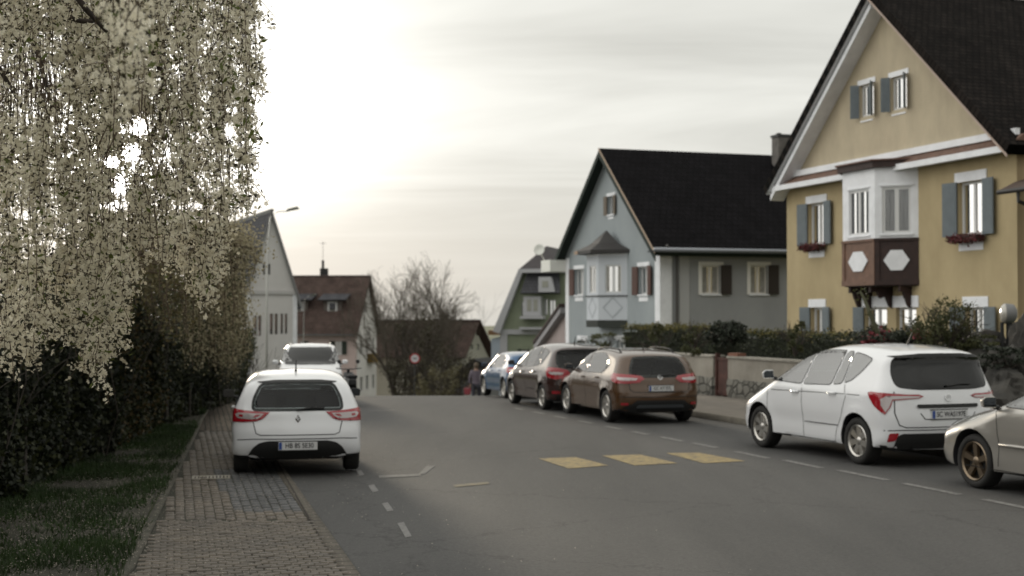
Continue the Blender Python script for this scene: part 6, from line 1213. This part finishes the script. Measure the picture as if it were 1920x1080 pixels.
# ============================================================ bare trees
M_TW = mat('bare_twigs', (.085, .072, .055), .9); M_TWF = mat('far_bare_twigs', (.16, .15, .13), .95)  # twig colours lightened in place of haze, the far copy palest
def bare_tree(px, py, Y, label, seed, wid=1.0, m=M_TW, depth=4, group='bare trees beyond the brow', r=.16, multi=1, leafm=None, nleaf=0, droop=0.0):
    rg = np.random.default_rng(seed); b = P(px, 742, Y); z0 = gz(Y) - .2; top = P(px, py, Y).z; h = top - z0; R = tag(empty('bare_tree', (b.x, Y, z0)), label, 'tree', group); tr = []; segs = []; tips = []; L0 = h * .30
    for k in range(multi):
        ox = (k - (multi - 1) / 2) * .5; segs0 = []; branches(rg, (ox, rg.normal() * .2, 0), (ox * .22 + rg.normal() * .05, rg.normal() * .1, 1), h * .42, r, depth, segs0, tips, .42 * wid, droop, 4, 3, .70); segs += segs0
    top_now = max(max(s[0][2], s[1][2]) for s in segs); f = h / top_now; segs = [(a * f, c_ * f, x * f, y * f) for a, c_, x, y in segs]
    aw = h * .33 * wid / .8; zc_ = h * .60; bz = h * .40; out = []
    def cl(p):
        p = np.array(p, float); rho = math.sqrt((p[0] / aw) ** 2 + (p[1] / aw) ** 2 + ((p[2] - zc_) / bz) ** 2) if p[2] > zc_ * .6 else math.hypot(p[0], p[1]) / aw
        if rho > 1: k = (1 + .12 * (rho - 1)) / rho; p[0] *= k; p[1] *= k; p[2] = zc_ + (p[2] - zc_) * k if p[2] > zc_ * .6 else p[2]
        return p
    segs = [(cl(a), cl(b2), x, y) for a, b2, x, y in segs]; big = [s for s in segs if s[2] > r * .45]; sm = [s for s in segs if s[2] <= r * .45]; V, Fq = segmesh(big, 7); npmesh('trunk', V, Fq, M_BARK if m is M_TW else m, R, True); V, Fq = segmesh([(a, b2, max(x, .008), max(y, .006)) for a, b2, x, y in sm], 3); npmesh('crown', V, Fq, m, R)
    if nleaf:
        t = np.array(tips) * f; t = t[rg.integers(0, len(t), nleaf)] + rg.normal(size=(nleaf, 3)) * .25; V, Fq = leafquads(t, .09, rg, .7); npmesh('buds', V, Fq, leafm, R)
    return R
bare_tree(745, 478, 84, 'tall bare tree nearest the pink house, leftmost of the group', 11, multi=2, r=.2, wid=.75)
bare_tree(782, 466, 88, 'tallest bare tree in the middle of the group', 12, multi=3, r=.2, wid=.85)
bare_tree(822, 500, 86, 'bare tree at the right of the group, leaning over the far house', 13, multi=2, r=.17, wid=.85)
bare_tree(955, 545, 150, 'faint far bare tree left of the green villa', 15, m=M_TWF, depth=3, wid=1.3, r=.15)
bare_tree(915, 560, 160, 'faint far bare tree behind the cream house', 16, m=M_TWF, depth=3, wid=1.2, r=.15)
M_BRN = mat('brown_twig_leaves', (.07, .06, .034), .8, vs=1.5, col2=(.022, .02, .011), trans=.2); M_PALE = mat('pale_twig_leaves', (.16, .14, .08), .8, vs=1.5, col2=(.07, .065, .03), trans=.3)
for px, py, Y, w, n, m, lab in ((752, 610, 82, 2.4, 2200, M_BRN, 'dark brownish thicket at the foot of the leftmost bare tree'), (800, 600, 80, 3.2, 3000, M_BRN, 'dark brownish thicket behind the round road sign'), (850, 655, 78, 2.6, 2600, M_BRN, 'brownish bush in front of the far cream house'), (822, 678, 72, 2.8, 1500, M_PALE, 'pale drooping bush right of the round road sign')):
    bush('thicket', 'bush', lab, px, py, 742, Y, w, n, .14, m, stems=10, zb=gz(Y) - .2, group='thickets under the bare trees')
# low verge / far wood so the valley closes
def farwood():
    n = 9000; x = rng.uniform(-160, 160, n); y = rng.uniform(200, 330, n); z = np.array([gz(a) for a in y]) + rng.random(n) ** .7 * 9.0; V, Fq = leafquads(np.stack([x, y, z], 1), 4.5, rng, .9); o = npmesh('far_wood', V, Fq, mat('far_wood_leaves', (.10, .105, .085), .95)); tag(o, 'distant wooded strip beyond the houses', 'wood', kind='stuff')
farwood()
# ============================================================ road sign, lamps, person
c = P(778, 672, 76); z0 = gz(76); R = tag(empty('road_sign', (c.x, 76, z0)), 'round white road sign with red rim on a dark pole before the bare trees', 'road sign'); h = c.z - z0
M = Matrix.Translation((0, -.06, h)) @ Matrix.Rotation(math.pi / 2, 4, 'X')
MB().lathe([(0, 0), (.27, 0), (.27, -.02), (0, -.02)], 28, M).build('disc', mat('sign_white', (.50, .50, .52), .5), R); MB().lathe([(.21, .004), (.28, .004), (.28, -.024)], 28, M).build('rim', mat('sign_red', (.32, .03, .035), .5), R)
MB().box(-.11, .11, -.075, -.066, h - .02, h + .03).build('mark', M_INK, R); MB().tube([(0, 0, 0), (0, 0, h + .3)], .055, 8).build('pole', M_DARK, R)
def lamp(px, py, Y, arm, label, pxb):
    t = P(px, py, Y); b = P(pxb, py, Y); z0 = gz(Y) - .1; R = tag(empty('street_lamp', (b.x, Y, z0)), label, 'street lamp', 'street lamps'); h = t.z - z0; dx = t.x - b.x; zn = mat('lamp_zinc', (.5, .5, .48), .5, metal=.4)
    MB().tube([(0, 0, 0), (0, 0, h * .6), (dx * .04, 0, h * .85), (dx * .15, 0, h * .97), (dx * .5, 0, h - .02), (dx, 0, h)], [.06, .04, .03, .028, .025, .022], 8).build('pole', zn, R, smooth=True)
    MB().add([(dx - .1, -.12, h - .02), (dx + arm, -.14, h + .1), (dx + arm, .14, h + .1), (dx - .1, .12, h - .02), (dx, -.08, h + .10), (dx + arm * .8, -.09, h + .2), (dx + arm * .8, .09, h + .2), (dx, .08, h + .10)], [(3, 2, 1, 0), (4, 5, 6, 7), (0, 1, 5, 4), (1, 2, 6, 5), (2, 3, 7, 6), (3, 0, 4, 7)]).build('lamp_head', mat('lamp_head_dark', (.08, .085, .06), .5), R)
lamp(540, 396, 60, .5, 'tall street lamp left, its head above the grey hall roof', 501)
lamp(583, 556, 96, .35, 'street lamp with curved pole in front of the pink house', 569)
def person():
    Y = 57; c = P(893, 742, Y); z0 = gz(Y) + .135; R = tag(empty('person', (c.x, Y, z0)), 'person in a mauve grey jacket, seen from behind, walking beside the blue hatchback', 'person')
    vs = [(0, 0, .95), (0, .0, 1.15), (0, .02, 1.40), (0, .01, 1.50), (0, .02, 1.60), (0, .03, 1.72), (.10, 0, .90), (.12, .06, .50), (.11, -.02, .08), (.11, .09, .04), (-.10, 0, .90), (-.13, -.10, .50), (-.12, -.25, .10), (-.12, -.16, .05), (.20, .02, 1.42), (.26, .0, 1.14), (.25, .08, .90), (.25, .11, .80), (-.20, .02, 1.42), (-.26, -.02, 1.14), (-.25, .02, .90), (-.25, .04, .80)]
    rs = [.15, .14, .17, .07, .075, .095, .10, .065, .045, .035, .10, .065, .045, .035, .075, .05, .035, .03, .075, .05, .035, .03]
    ed = [(0, 1), (1, 2), (2, 3), (3, 4), (4, 5), (0, 6), (6, 7), (7, 8), (8, 9), (0, 10), (10, 11), (11, 12), (12, 13), (2, 14), (14, 15), (15, 16), (16, 17), (2, 18), (18, 19), (19, 20), (20, 21)]
    def skin(name, vs, ed, rs, m, root=0, lv=2):
        me = bpy.data.meshes.new(name); me.from_pydata(vs, ed, []); o = link(bpy.data.objects.new(name, me), R); md = o.modifiers.new('s', 'SKIN'); sk = me.skin_vertices[0].data if me.skin_vertices else None
        if sk is None:
            bm = bmesh.new(); bm.from_mesh(me); bm.verts.layers.skin.verify(); bm.to_mesh(me); bm.free(); sk = me.skin_vertices[0].data
        for i, r_ in enumerate(rs): sk[i].radius = (r_, r_ * .8)
        sk[root].use_root = True; o.modifiers.new('sub', 'SUBSURF').levels = lv; o.modifiers[-1].render_levels = lv; dg = bpy.context.evaluated_depsgraph_get(); m2 = bpy.data.meshes.new_from_object(o.evaluated_get(dg)); o.modifiers.clear(); o.data = m2; m2.materials.clear(); m2.materials.append(m); m2.polygons.foreach_set('use_smooth', [True] * len(m2.polygons)); return o
    sk = mat('skin', (.35, .22, .16), .6); skin('body', vs, ed, rs, sk)
    jv = [(0, 0, .86), (0, 0, 1.0), (0, 0, 1.18), (0, .02, 1.40), (0, .01, 1.50), (.20, .02, 1.42), (.27, 0, 1.14), (.255, .07, .93), (-.20, .02, 1.42), (-.27, -.02, 1.14), (-.255, .02, .93)]; skin('jacket', jv, [(0, 1), (1, 2), (2, 3), (3, 4), (3, 5), (5, 6), (6, 7), (3, 8), (8, 9), (9, 10)], [.22, .20, .19, .21, .10, .105, .075, .06, .105, .075, .06], mat('mauve_grey_cloth', (.12, .10, .125), .9, var=.2, vs=8), 2)
    tv = [(0, 0, .92), (.10, 0, .88), (.12, .06, .50), (.11, -.02, .12), (-.10, 0, .88), (-.13, -.10, .50), (-.12, -.24, .14)]; skin('trousers', tv, [(0, 1), (1, 2), (2, 3), (0, 4), (4, 5), (5, 6)], [.16, .13, .09, .075, .13, .09, .075], mat('dark_cloth', (.03, .03, .04), .9))
    bm = bmesh.new(); bmesh.ops.create_uvsphere(bm, u_segments=16, v_segments=10, radius=.115)
    for v in bm.verts: v.co = Vector((v.co.x * .9, v.co.y * 1.0 - .02, v.co.z * 1.1 + 1.70))
    me = bpy.data.meshes.new('hair'); bm.to_mesh(me); bm.free(); me.materials.append(mat('brown_hair', (.10, .075, .05), .8)); link(bpy.data.objects.new('hair', me), R)
    B = tag(empty('shoulder_bag', (c.x - .36, Y + .02, z0 + .50)), 'red shopping bag hanging from the left hand of the person in mauve grey', 'bag'); MB().add([(-.12, -.10, 0), (.12, -.10, 0), (.12, .10, 0), (-.12, .10, 0), (-.15, -.08, .26), (.15, -.08, .26), (.15, .08, .26), (-.15, .08, .26)], [(0, 3, 2, 1), (4, 5, 6, 7), (0, 1, 5, 4), (1, 2, 6, 5), (2, 3, 7, 6), (3, 0, 4, 7)]).build('bag_body', mat('red_bag', (.22, .03, .04), .6), B, bevel=.02); MB().tube([(-.1, 0, .25), (-.02, 0, .33), (.06, 0, .33), (.1, 0, .25)], .012, 6).build('handle', MATS['red_bag'], B)
person()
# ============================================================ fence with ivy, left
def fence_x(y): return float(np.interp(y, [p[1] for p in fence], [p[0] for p in fence]))
M_POST = mat('weathered_posts', (.06, .052, .045), .9, var=.4, vs=6, bump=.5, bs=20); M_WIRE = mat('fence_wire', (.10, .10, .10), .6, metal=.6)
FN = tag(empty('wire_fence', (0, 0, 0)), 'old wire mesh fence on thin weathered posts, overgrown with ivy', 'fence')
y = 9.0; k = 0
while y < 46:
    x = fence_x(y) + .05; MB().tube([(x, y, gz(y)), (x + random.uniform(-.05, .05), y, gz(y) + 1.75)], .032 if k % 3 else .042, 7).build('post', M_POST, FN); y += 2.1; k += 1
segs = []; yy = 8.0
while yy < 46:
    y2 = yy + .5
    for z in (.15, .55, .95, 1.35, 1.7): segs.append(((fence_x(yy), yy, gz(yy) + z), (fence_x(y2), y2, gz(y2) + z), .006, .006))
    for j in range(3): q = yy + j * .166; segs.append(((fence_x(q), q, gz(q) + .1), (fence_x(q), q, gz(q) + 1.7), .003, .003))
    yy = y2
V, Fq = segmesh(segs, 3); npmesh('wire_mesh', V, Fq, M_WIRE, FN)
M_IVY = mat('ivy_leaves', (.017, .024, .008), .6, vs=2.0, col2=(.007, .010, .004), trans=.2); M_IVL = mat('ivy_light_leaves', (.055, .06, .02), .6, vs=2.0, col2=(.02, .026, .009), trans=.3); M_OCH = mat('ochre_leaves', (.11, .075, .028), .7, vs=2, col2=(.07, .055, .02), trans=.35)
def ivy(y0, y1, label, top, n, dens=1.0, seed=1, light=.2, och=.0, z0=.0, thick=.35, core=.8):
    rg = np.random.default_rng(seed); ym = (y0 + y1) / 2; x0 = fence_x(ym); R = tag(empty('ivy_hedge', (x0, ym, gz(ym))), label, 'hedge', 'overgrown hedge plants along the left fence'); L_ = y1 - y0
    from mathutils import noise as mn
    y = rg.uniform(y0, y1, n); z = rg.random(n) ** 1.25 * (top + .25 * np.array([mn.noise(Vector((a * .9, seed, 0))) for a in y])); nz = np.array([mn.noise(Vector((a * 1.3, b * 1.1, seed))) for a, b in zip(y, z)])
    keep = (nz > -.32 - z * .12) | (rg.random(n) < .25); y, z, nz = y[keep], z[keep], nz[keep]; n = len(y)
    x = np.interp(y, [p[1] for p in fence], [p[0] for p in fence]) + .08 + np.abs(rg.normal(size=n)) * -.22 + thick * nz * .9 + z * .10 * (z > .6); cen = np.stack([x - x0, y - ym, z], 1); s = rg.random(n)
    V, Fq = leafquads(cen[s > light + och], .075, rg, .85, .3); npmesh('leaves', V, Fq, M_IVY, R)
    k = s <= light
    if k.any(): V, Fq = leafquads(cen[k] + np.array((.06, 0, 0)), .07, rg, .85, .3); npmesh('light_leaves', V, Fq, M_IVL, R)
    k = (s > light) & (s <= light + och)
    if k.any(): V, Fq = leafquads(cen[k] + np.array((.08, 0, 0)), .07, rg, .8, .5); npmesh('dry_leaves', V, Fq, M_OCH, R)
    segs = []; tips = []
    for j in range(int(L_ * 1.6)):
        b = (rg.normal() * .12 - .1, rg.uniform(y0, y1) - ym, 0); branches(rg, b, (rg.normal() * .2 + .05, rg.normal() * .25, 1), top * .6, .016, 1, segs, tips, .5, 0, 4, 2, .6)
    V, Fq = segmesh(segs, 5); npmesh('stems', V, Fq, mat('ivy_stems', (.07, .06, .05), .9, var=.4, vs=9), R)
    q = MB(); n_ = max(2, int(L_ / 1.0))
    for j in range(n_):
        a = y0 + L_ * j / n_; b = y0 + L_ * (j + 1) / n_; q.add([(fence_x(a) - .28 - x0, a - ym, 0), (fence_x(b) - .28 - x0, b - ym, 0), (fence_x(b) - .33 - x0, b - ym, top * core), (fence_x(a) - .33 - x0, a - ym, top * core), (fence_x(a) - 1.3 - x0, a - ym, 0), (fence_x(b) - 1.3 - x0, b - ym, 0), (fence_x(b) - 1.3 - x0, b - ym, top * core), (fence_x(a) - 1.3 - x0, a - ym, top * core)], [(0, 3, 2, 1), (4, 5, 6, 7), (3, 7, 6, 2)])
    q.build('dark_backing', M_CORE, R)  # near-black sheets behind the leaves, painted as the shade inside the hedge
ivy(7.0, 13.5, 'dark ivy mass at the left edge under the blossom', 2.5, 16200, seed=3, light=.10)
ivy(13.5, 17.5, 'dark ivy hedge with pale stems, nearest the blossom tips', 2.5, 16200, seed=4, light=.16)
ivy(17.5, 22.0, 'dark green climbing hedge in the middle of the fence', 2.9, 18000, seed=5, light=.14)
ivy(22.0, 27.0, 'hedge plant with ochre and green leaves before the far weeping tree', 3.3, 18000, seed=6, light=.26, och=.10)
ivy(27.0, 33.5, 'dark green hedge plant under the far weeping tree', 2.6, 14400, seed=7, light=.2)
ivy(33.5, 45.0, 'low hedge at the far end of the fence beside the white off-road car', 1.9, 6000, seed=8, light=.35)
# ============================================================ blossom trees
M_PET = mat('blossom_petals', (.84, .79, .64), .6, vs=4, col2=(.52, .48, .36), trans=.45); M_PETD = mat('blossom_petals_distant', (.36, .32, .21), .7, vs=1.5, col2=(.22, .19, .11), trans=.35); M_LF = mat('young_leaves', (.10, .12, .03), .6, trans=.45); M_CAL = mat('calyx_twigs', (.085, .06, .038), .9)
def flowers(cen, r, rg):
    n = len(cen); ax_ = rg.normal(size=(n, 3)); ax_[:, 2] -= .25; ax_ /= np.linalg.norm(ax_, axis=1)[:, None]; b = rg.normal(size=(n, 3)); b -= (b * ax_).sum(1)[:, None] * ax_; b /= np.linalg.norm(b, axis=1)[:, None]; c = np.cross(ax_, b); R_ = (r * rg.uniform(.7, 1.25, n))[:, None]; vs = [cen]
    for k in range(5):
        a = 2 * math.pi * k / 5
        for da, rr, hh in ((-.52, .72, .22), (0, 1.0, .38), (.52, .72, .22)): vs.append(cen + (b * math.cos(a + da) + c * math.sin(a + da)) * R_ * rr + ax_ * R_ * hh)
    V = np.stack(vs, 1).reshape(-1, 3); base = np.arange(n)[:, None] * 16; Fq = np.concatenate([base + np.array([[0, 1 + 3 * k, 2 + 3 * k, 3 + 3 * k]]) for k in range(5)]); return V, Fq
ENV = [(-400, 640), (0, 668), (55, 690), (90, 640), (120, 640), (150, 690), (177, 722), (190, 690), (225, 655), (245, 600), (258, 500), (285, 462), (320, 520), (350, 560), (385, 582), (400, 545), (418, 470), (440, 425), (468, 402), (484, 300)]
def gaps(px, py):
    """openings between the hanging branches"""
    g_ = np.zeros(len(px))
    for cx, cy, rx, ry, s in ((50, 150, 60, 80, .8), (85, 90, 20, 60, .6), (262, 238, 17, 27, .98), (252, 285, 14, 26, .98), (208, 303, 13, 12, 1.3), (226, 350, 12, 32, .97), (214, 386, 24, 10, 1.05), (338, 235, 8, 17, .9), (312, 285, 9, 34, .85), (428, 245, 12, 27, 1.0), (433, 208, 15, 12, .9), (365, 386, 14, 11, 1.05), (415, 335, 9, 18, .85), (375, 262, 7, 9, .85), (180, 200, 10, 34, .6), (120, 215, 18, 30, .5), (400, 60, 12, 40, .5), (300, 150, 8, 40, .55), (355, 170, 8, 40, .4)):
        g_ = np.maximum(g_, s * np.exp(-(((px - cx) / rx / 1.3) ** 2 + ((py - cy) / ry / 1.15) ** 2) ** 2))
    return g_
def blossom_tree():
    rg = np.random.default_rng(21); T0 = Vector((-4.7, 9.6, 0)); R = tag(empty('blossom_tree', tuple(T0)), 'weeping blossom tree hanging into the picture from the upper left, white flowers', 'tree'); o3 = np.array(T0)
    segs = []; 
    def limb(pts, r0, r1):
        pts = [np.array(p, float) for p in pts]; n = len(pts) - 1
        for i in range(n): segs.append((pts[i] - o3, pts[i + 1] - o3, r0 + (r1 - r0) * i / n, r0 + (r1 - r0) * (i + 1) / n))
    limb([(-4.7, 9.6, 0), (-4.66, 9.55, 1.2), (-4.6, 9.6, 2.4), (-4.5, 9.5, 3.4)], .24, .17)
    tops = []
    for k in range(26):
        yb = rg.uniform(5.8, 12.0); xe = yb * rg.uniform(-.37, -.19); ze = rg.uniform(4.3, 5.6); mid = np.array((-4.5 + (xe + 4.5) * .45 + rg.normal() * .15, 9.5 + (yb - 9.5) * .55, 4.6 + rg.random() * .9)); p0 = np.array((-4.5, 9.5, 3.3)); p1 = np.array((xe, yb, ze)); pts = [p0 * (1 - t) ** 2 + 2 * mid * t * (1 - t) + p1 * t * t + rg.normal(size=3) * .03 for t in np.linspace(0, 1, 8)]; limb(pts, .075, .012); tops += pts[3:]
    # slanting dark branches visible at the upper left
    for a, b, Y in (((-40, 60), (45, 205), 7.5), ((40, 10), (100, 210), 8.2), ((-60, 170), (40, 120), 7.8), ((95, 20), (185, 40), 8.0), ((275, 60), (300, 230), 8.4), ((20, 0), (70, 190), 9.0), ((120, -40), (200, 60), 7.0)):
        A = np.array(P(*a, Y)); B = np.array(P(*b, Y + .2)); limb([A, (A + B) / 2 + rg.normal(size=3) * .04, B], .022, .009)
    strands = []; ex = [e[0] for e in ENV]; ey = [e[1] for e in ENV]
    for k in range(46):                                     # bundles of hanging branches
        Y = rg.uniform(6.6, 11.3); pc = rg.uniform(-330, 0) if k % 6 == 0 else (k * 61.8034 % 455) + rg.normal() * 6; m_ = int(rg.integers(3, 7)); sh = rg.random() < .3; drop = rg.uniform(60, 330) if sh else 0
        for j in range(m_):
            px = pc + rg.normal() * 24; px = min(px, 462); pb = np.interp(px, ex, ey) - rg.exponential(26) - drop * rg.uniform(.7, 1.1)
            if px > 415: pb = min(pb, 400)
            yy = Y + rg.normal() * .1; strands.append((np.array(P(px + rg.normal() * 14, -60 - rg.random() * 120, yy)), np.array(P(px, pb, yy)), 1.0))
    # strands that set the lower outline
    for px, py in [(177, 718), (165, 700), (150, 676), (200, 662), (225, 648), (60, 688), (20, 664), (90, 640), (245, 592), (385, 578), (375, 560), (350, 548), (400, 535), (330, 512), (415, 470), (305, 492), (440, 425), (455, 400), (470, 395), (468, 330), (466, 220), (464, 120), (460, 60), (456, 160), (468, 280), (260, 500), (120, 640), (470, 20), (462, 240), (464, 380), (448, 90), (8, 650), (38, 670), (132, 655)]:
        Y = rg.uniform(7.2, 9.2); strands.append((np.array(P(px + rg.normal() * 3, -80, Y)), np.array(P(px, py, Y)), 1.25))
    # nearer blurred spray
    for j in range(6): Y = rg.uniform(4.3, 5.0); px = rg.uniform(205, 275); strands.append((np.array(P(px, -60, Y)), np.array(P(px, rg.uniform(170, 235), Y)), .8))
    for j in range(2): Y = rg.uniform(4.4, 5.0); px = rg.uniform(-20, 30); strands.append((np.array(P(px, -60, Y)), np.array(P(px, rg.uniform(40, 120), Y)), .8))
    cen = []; lf = []
    for a, b, dn in strands:
        L_ = np.linalg.norm(b - a); n = max(4, int(L_ / .10)); w = np.cumsum(rg.normal(size=(n + 1, 2)) * .015, 0); w -= np.linspace(0, 1, n + 1)[:, None] * w[-1]; P0 = np.array([a + (b - a) * i / n + np.array((w[i][0], w[i][1], 0)) for i in range(n + 1)])
        for i in range(n): segs.append((P0[i] - o3, P0[i + 1] - o3, .0021, .0018))
        nc = int(L_ * 17); t = np.sort(rg.random(nc)); fr = t * n; i0 = np.minimum(fr.astype(int), n - 1); q = P0[i0] + (P0[i0 + 1] - P0[i0]) * (fr - i0)[:, None]
        for j in range(nc):
            if rg.random() < .30 + .25 * math.sin(t[j] * L_ * 6 + a[0] * 40): continue
            d = rg.normal(size=3); d[2] *= .5; l = rg.uniform(.01, .075) * (1 - .4 * t[j]); e = q[j] + d / np.linalg.norm(d) * l; segs.append((q[j] - o3, e - o3, .002, .0015)); k = int(rg.integers(8, 20) * dn); cen.append(e + rg.normal(size=(k, 3)) * rg.uniform(.014, .026))
            if rg.random() < .3: lf.append(e[None] + rg.normal(size=(4, 3)) * .035)
        for i in rg.integers(0, n, max(1, int(L_ * 2.2))):      # longer forking side shoots
            s0 = P0[i]; d = rg.normal(size=3); d[2] = -abs(d[2]) * 1.2 - .3; d /= np.linalg.norm(d); l = rg.uniform(.10, .26); m1 = s0 + d * l * .5; e = s0 + d * l + np.array((0, 0, -l * .25)); segs.append((s0 - o3, m1 - o3, .0026, .0022)); segs.append((m1 - o3, e - o3, .0022, .0016)); k = int(26 * dn); tt = rg.random(k)[:, None]; cen.append(s0 + (e - s0) * np.round(tt * 5) / 5 + rg.normal(size=(k, 3)) * .017)
    cen = np.concatenate(cen); lf = np.concatenate(lf)
    pxs = 960 + F * cen[:, 0] / cen[:, 1]; pys = 592 - F * (cen[:, 2] - 2.2) / cen[:, 1]; gp = gaps(pxs, pys); gp = np.maximum(gp, np.where((pxs > 285) & (pys < 395), .50, .15)); keep = (rg.random(len(cen)) > gp) & (cen[:, 2] > .3) & (cen[:, 2] < 5.6); cen = cen[keep]
    near = (cen[:, 1] < 20); V, Fq = flowers(cen[near] - o3, .0135, rg); npmesh('blossoms', V, Fq, M_PET, R)
    px2 = 960 + F * lf[:, 0] / lf[:, 1]; py2 = 592 - F * (lf[:, 2] - 2.2) / lf[:, 1]; lf = lf[rg.random(len(lf)) > gaps(px2, py2)]; kk = rg.random(len(cen)) < .42; V, Fq = leafquads(cen[kk] - o3 + rg.normal(size=(int(kk.sum()), 3)) * .020, .028, rg, .45); npmesh('calyx_shade_flecks', V, Fq, mat('calyx_shade_brown_green', (.05, .042, .018), .8, vs=6, col2=(.022, .016, .009)), R); V, Fq = leafquads(lf - o3, .045, rg, .38, .5); npmesh('leaves', V, Fq, M_LF, R)  # dark calyx flecks also stand in for shade between the flowers
    # fine bare twigs in the thin places
    for k in range(150):
        px = rg.uniform(0, 110) if k < 90 else rg.uniform(190, 330); py = rg.uniform(40, 200) if k < 90 else rg.uniform(100, 400); Y = rg.uniform(7, 10); p = np.array(P(px, py, Y)); q = p + np.array((rg.normal() * .05, rg.normal() * .04, -rg.uniform(.2, .5))); m = (p + q) / 2 + rg.normal(size=3) * .02; segs.append((p - o3, m - o3, .004, .003)); segs.append((m - o3, q - o3, .003, .002))
    big = [s for s in segs if s[2] > .01]; sm = [s for s in segs if s[2] <= .01]; mid = np.array([(s[0] + s[1]) / 2 for s in sm]) + o3; gs = gaps(960 + F * mid[:, 0] / mid[:, 1], 592 - F * (mid[:, 2] - 2.2) / mid[:, 1]); sm = [s for s, q_ in zip(sm, gs) if q_ < .9 or rg.random() < .12]; V, Fq = segmesh(big, 8); npmesh('trunk', V, Fq, M_BARK, R, True); V, Fq = segmesh(sm, 3); npmesh('twigs', V, Fq, M_CAL, R); print('flowers', len(cen))
blossom_tree()
def far_weeping(px0, px1, pyt, Y0, Y1, label, seed, n_s, env, m=M_PETD, dens=70, trunkx=-1.2, size=.03, lfk=1.0):
    rg = np.random.default_rng(seed); Ym = (Y0 + Y1) / 2; c = P((px0 + px1) / 2, 592, Ym); o3 = np.array((c.x + trunkx, Ym, gz(Ym))); R = tag(empty('weeping_tree', tuple(o3)), label, 'tree'); segs = []; top = P(400, pyt, Ym).z
    segs.append((np.zeros(3), np.array((.1, 0, 1.4)), .09, .08)); segs.append((np.array((.1, 0, 1.4)), np.array((.1, 0, top * .85)), .08, .06)); cen = []; lf = []
    for k in range(n_s):
        px = rg.uniform(px0, px1); Y = rg.uniform(Y0, Y1); arch = pyt + ((px - (px0 + px1) / 2) / (px1 - px0) * 2) ** 2 * 55 + rg.random() * 40; a = np.array(P(px, arch, Y)); b = np.array(P(px + rg.normal() * 4, np.interp(px, [e[0] for e in env], [e[1] for e in env]) - rg.exponential(45), Y)); 
        if b[2] > a[2]: continue
        st = np.array((.1, 0, top * .8)) + o3; md = (st + a) / 2 + np.array((0, 0, .35)); pts = [st, md, a, (a + b) / 2 + rg.normal(size=3) * .04, b]
        for i in range(4): segs.append((pts[i] - o3, pts[i + 1] - o3, (.03, .015, .007, .006)[i], (.015, .007, .006, .004)[i]))
        L_ = a[2] - b[2]; n = int(L_ * dens); t = rg.random(n)[:, None]; q = a + (b - a) * t + rg.normal(size=(n, 3)) * .07; cen.append(q[: int(n * .62)]); lf.append(q[int(n * .62):])
        n = 26; cen.append(a + rg.normal(size=(n, 3)) * .14)
    cen = np.concatenate(cen); lf = np.concatenate(lf); V, Fq = leafquads(cen - o3, size * 1.6, rg, .9); npmesh('blossoms', V, Fq, m, R); V, Fq = leafquads(lf - o3, size * 1.7, rg, .5, .6); npmesh('leaves', V, Fq, M_IVL, R)
    big = [s for s in segs if s[2] > .05]; V, Fq = segmesh(big, 8); npmesh('trunk', V, Fq, M_BARK, R, True); V, Fq = segmesh([s for s in segs if s[2] <= .05], 4); npmesh('twigs', V, Fq, M_CAL, R)
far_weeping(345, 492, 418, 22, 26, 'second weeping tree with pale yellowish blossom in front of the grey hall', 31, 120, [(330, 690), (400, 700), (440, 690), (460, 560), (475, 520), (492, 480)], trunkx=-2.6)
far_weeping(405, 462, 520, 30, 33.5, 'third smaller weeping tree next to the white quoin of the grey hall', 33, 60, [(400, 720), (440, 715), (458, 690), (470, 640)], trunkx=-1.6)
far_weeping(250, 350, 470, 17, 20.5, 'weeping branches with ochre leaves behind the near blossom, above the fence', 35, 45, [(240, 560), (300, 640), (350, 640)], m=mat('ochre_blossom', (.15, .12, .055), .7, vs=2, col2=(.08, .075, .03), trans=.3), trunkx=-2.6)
# ivy and weeds tumbling over the rockery
for px, py0, py1, Y, w, lab in ((1835, 626, 668, 24.4, .9, 'creeping green plant over the left boulders of the rockery'), (1893, 650, 692, 23.0, .9, 'creeping plant between the boulders above the silver car'), (1800, 636, 690, 25.6, 1.0, 'leafy shrub at the left end of the rockery')):
    bush('shrub', 'shrub', lab, px, py0, py1, Y, w, 1500, .05, M_OLV if px != 1893 else M_DKL, stems=6)
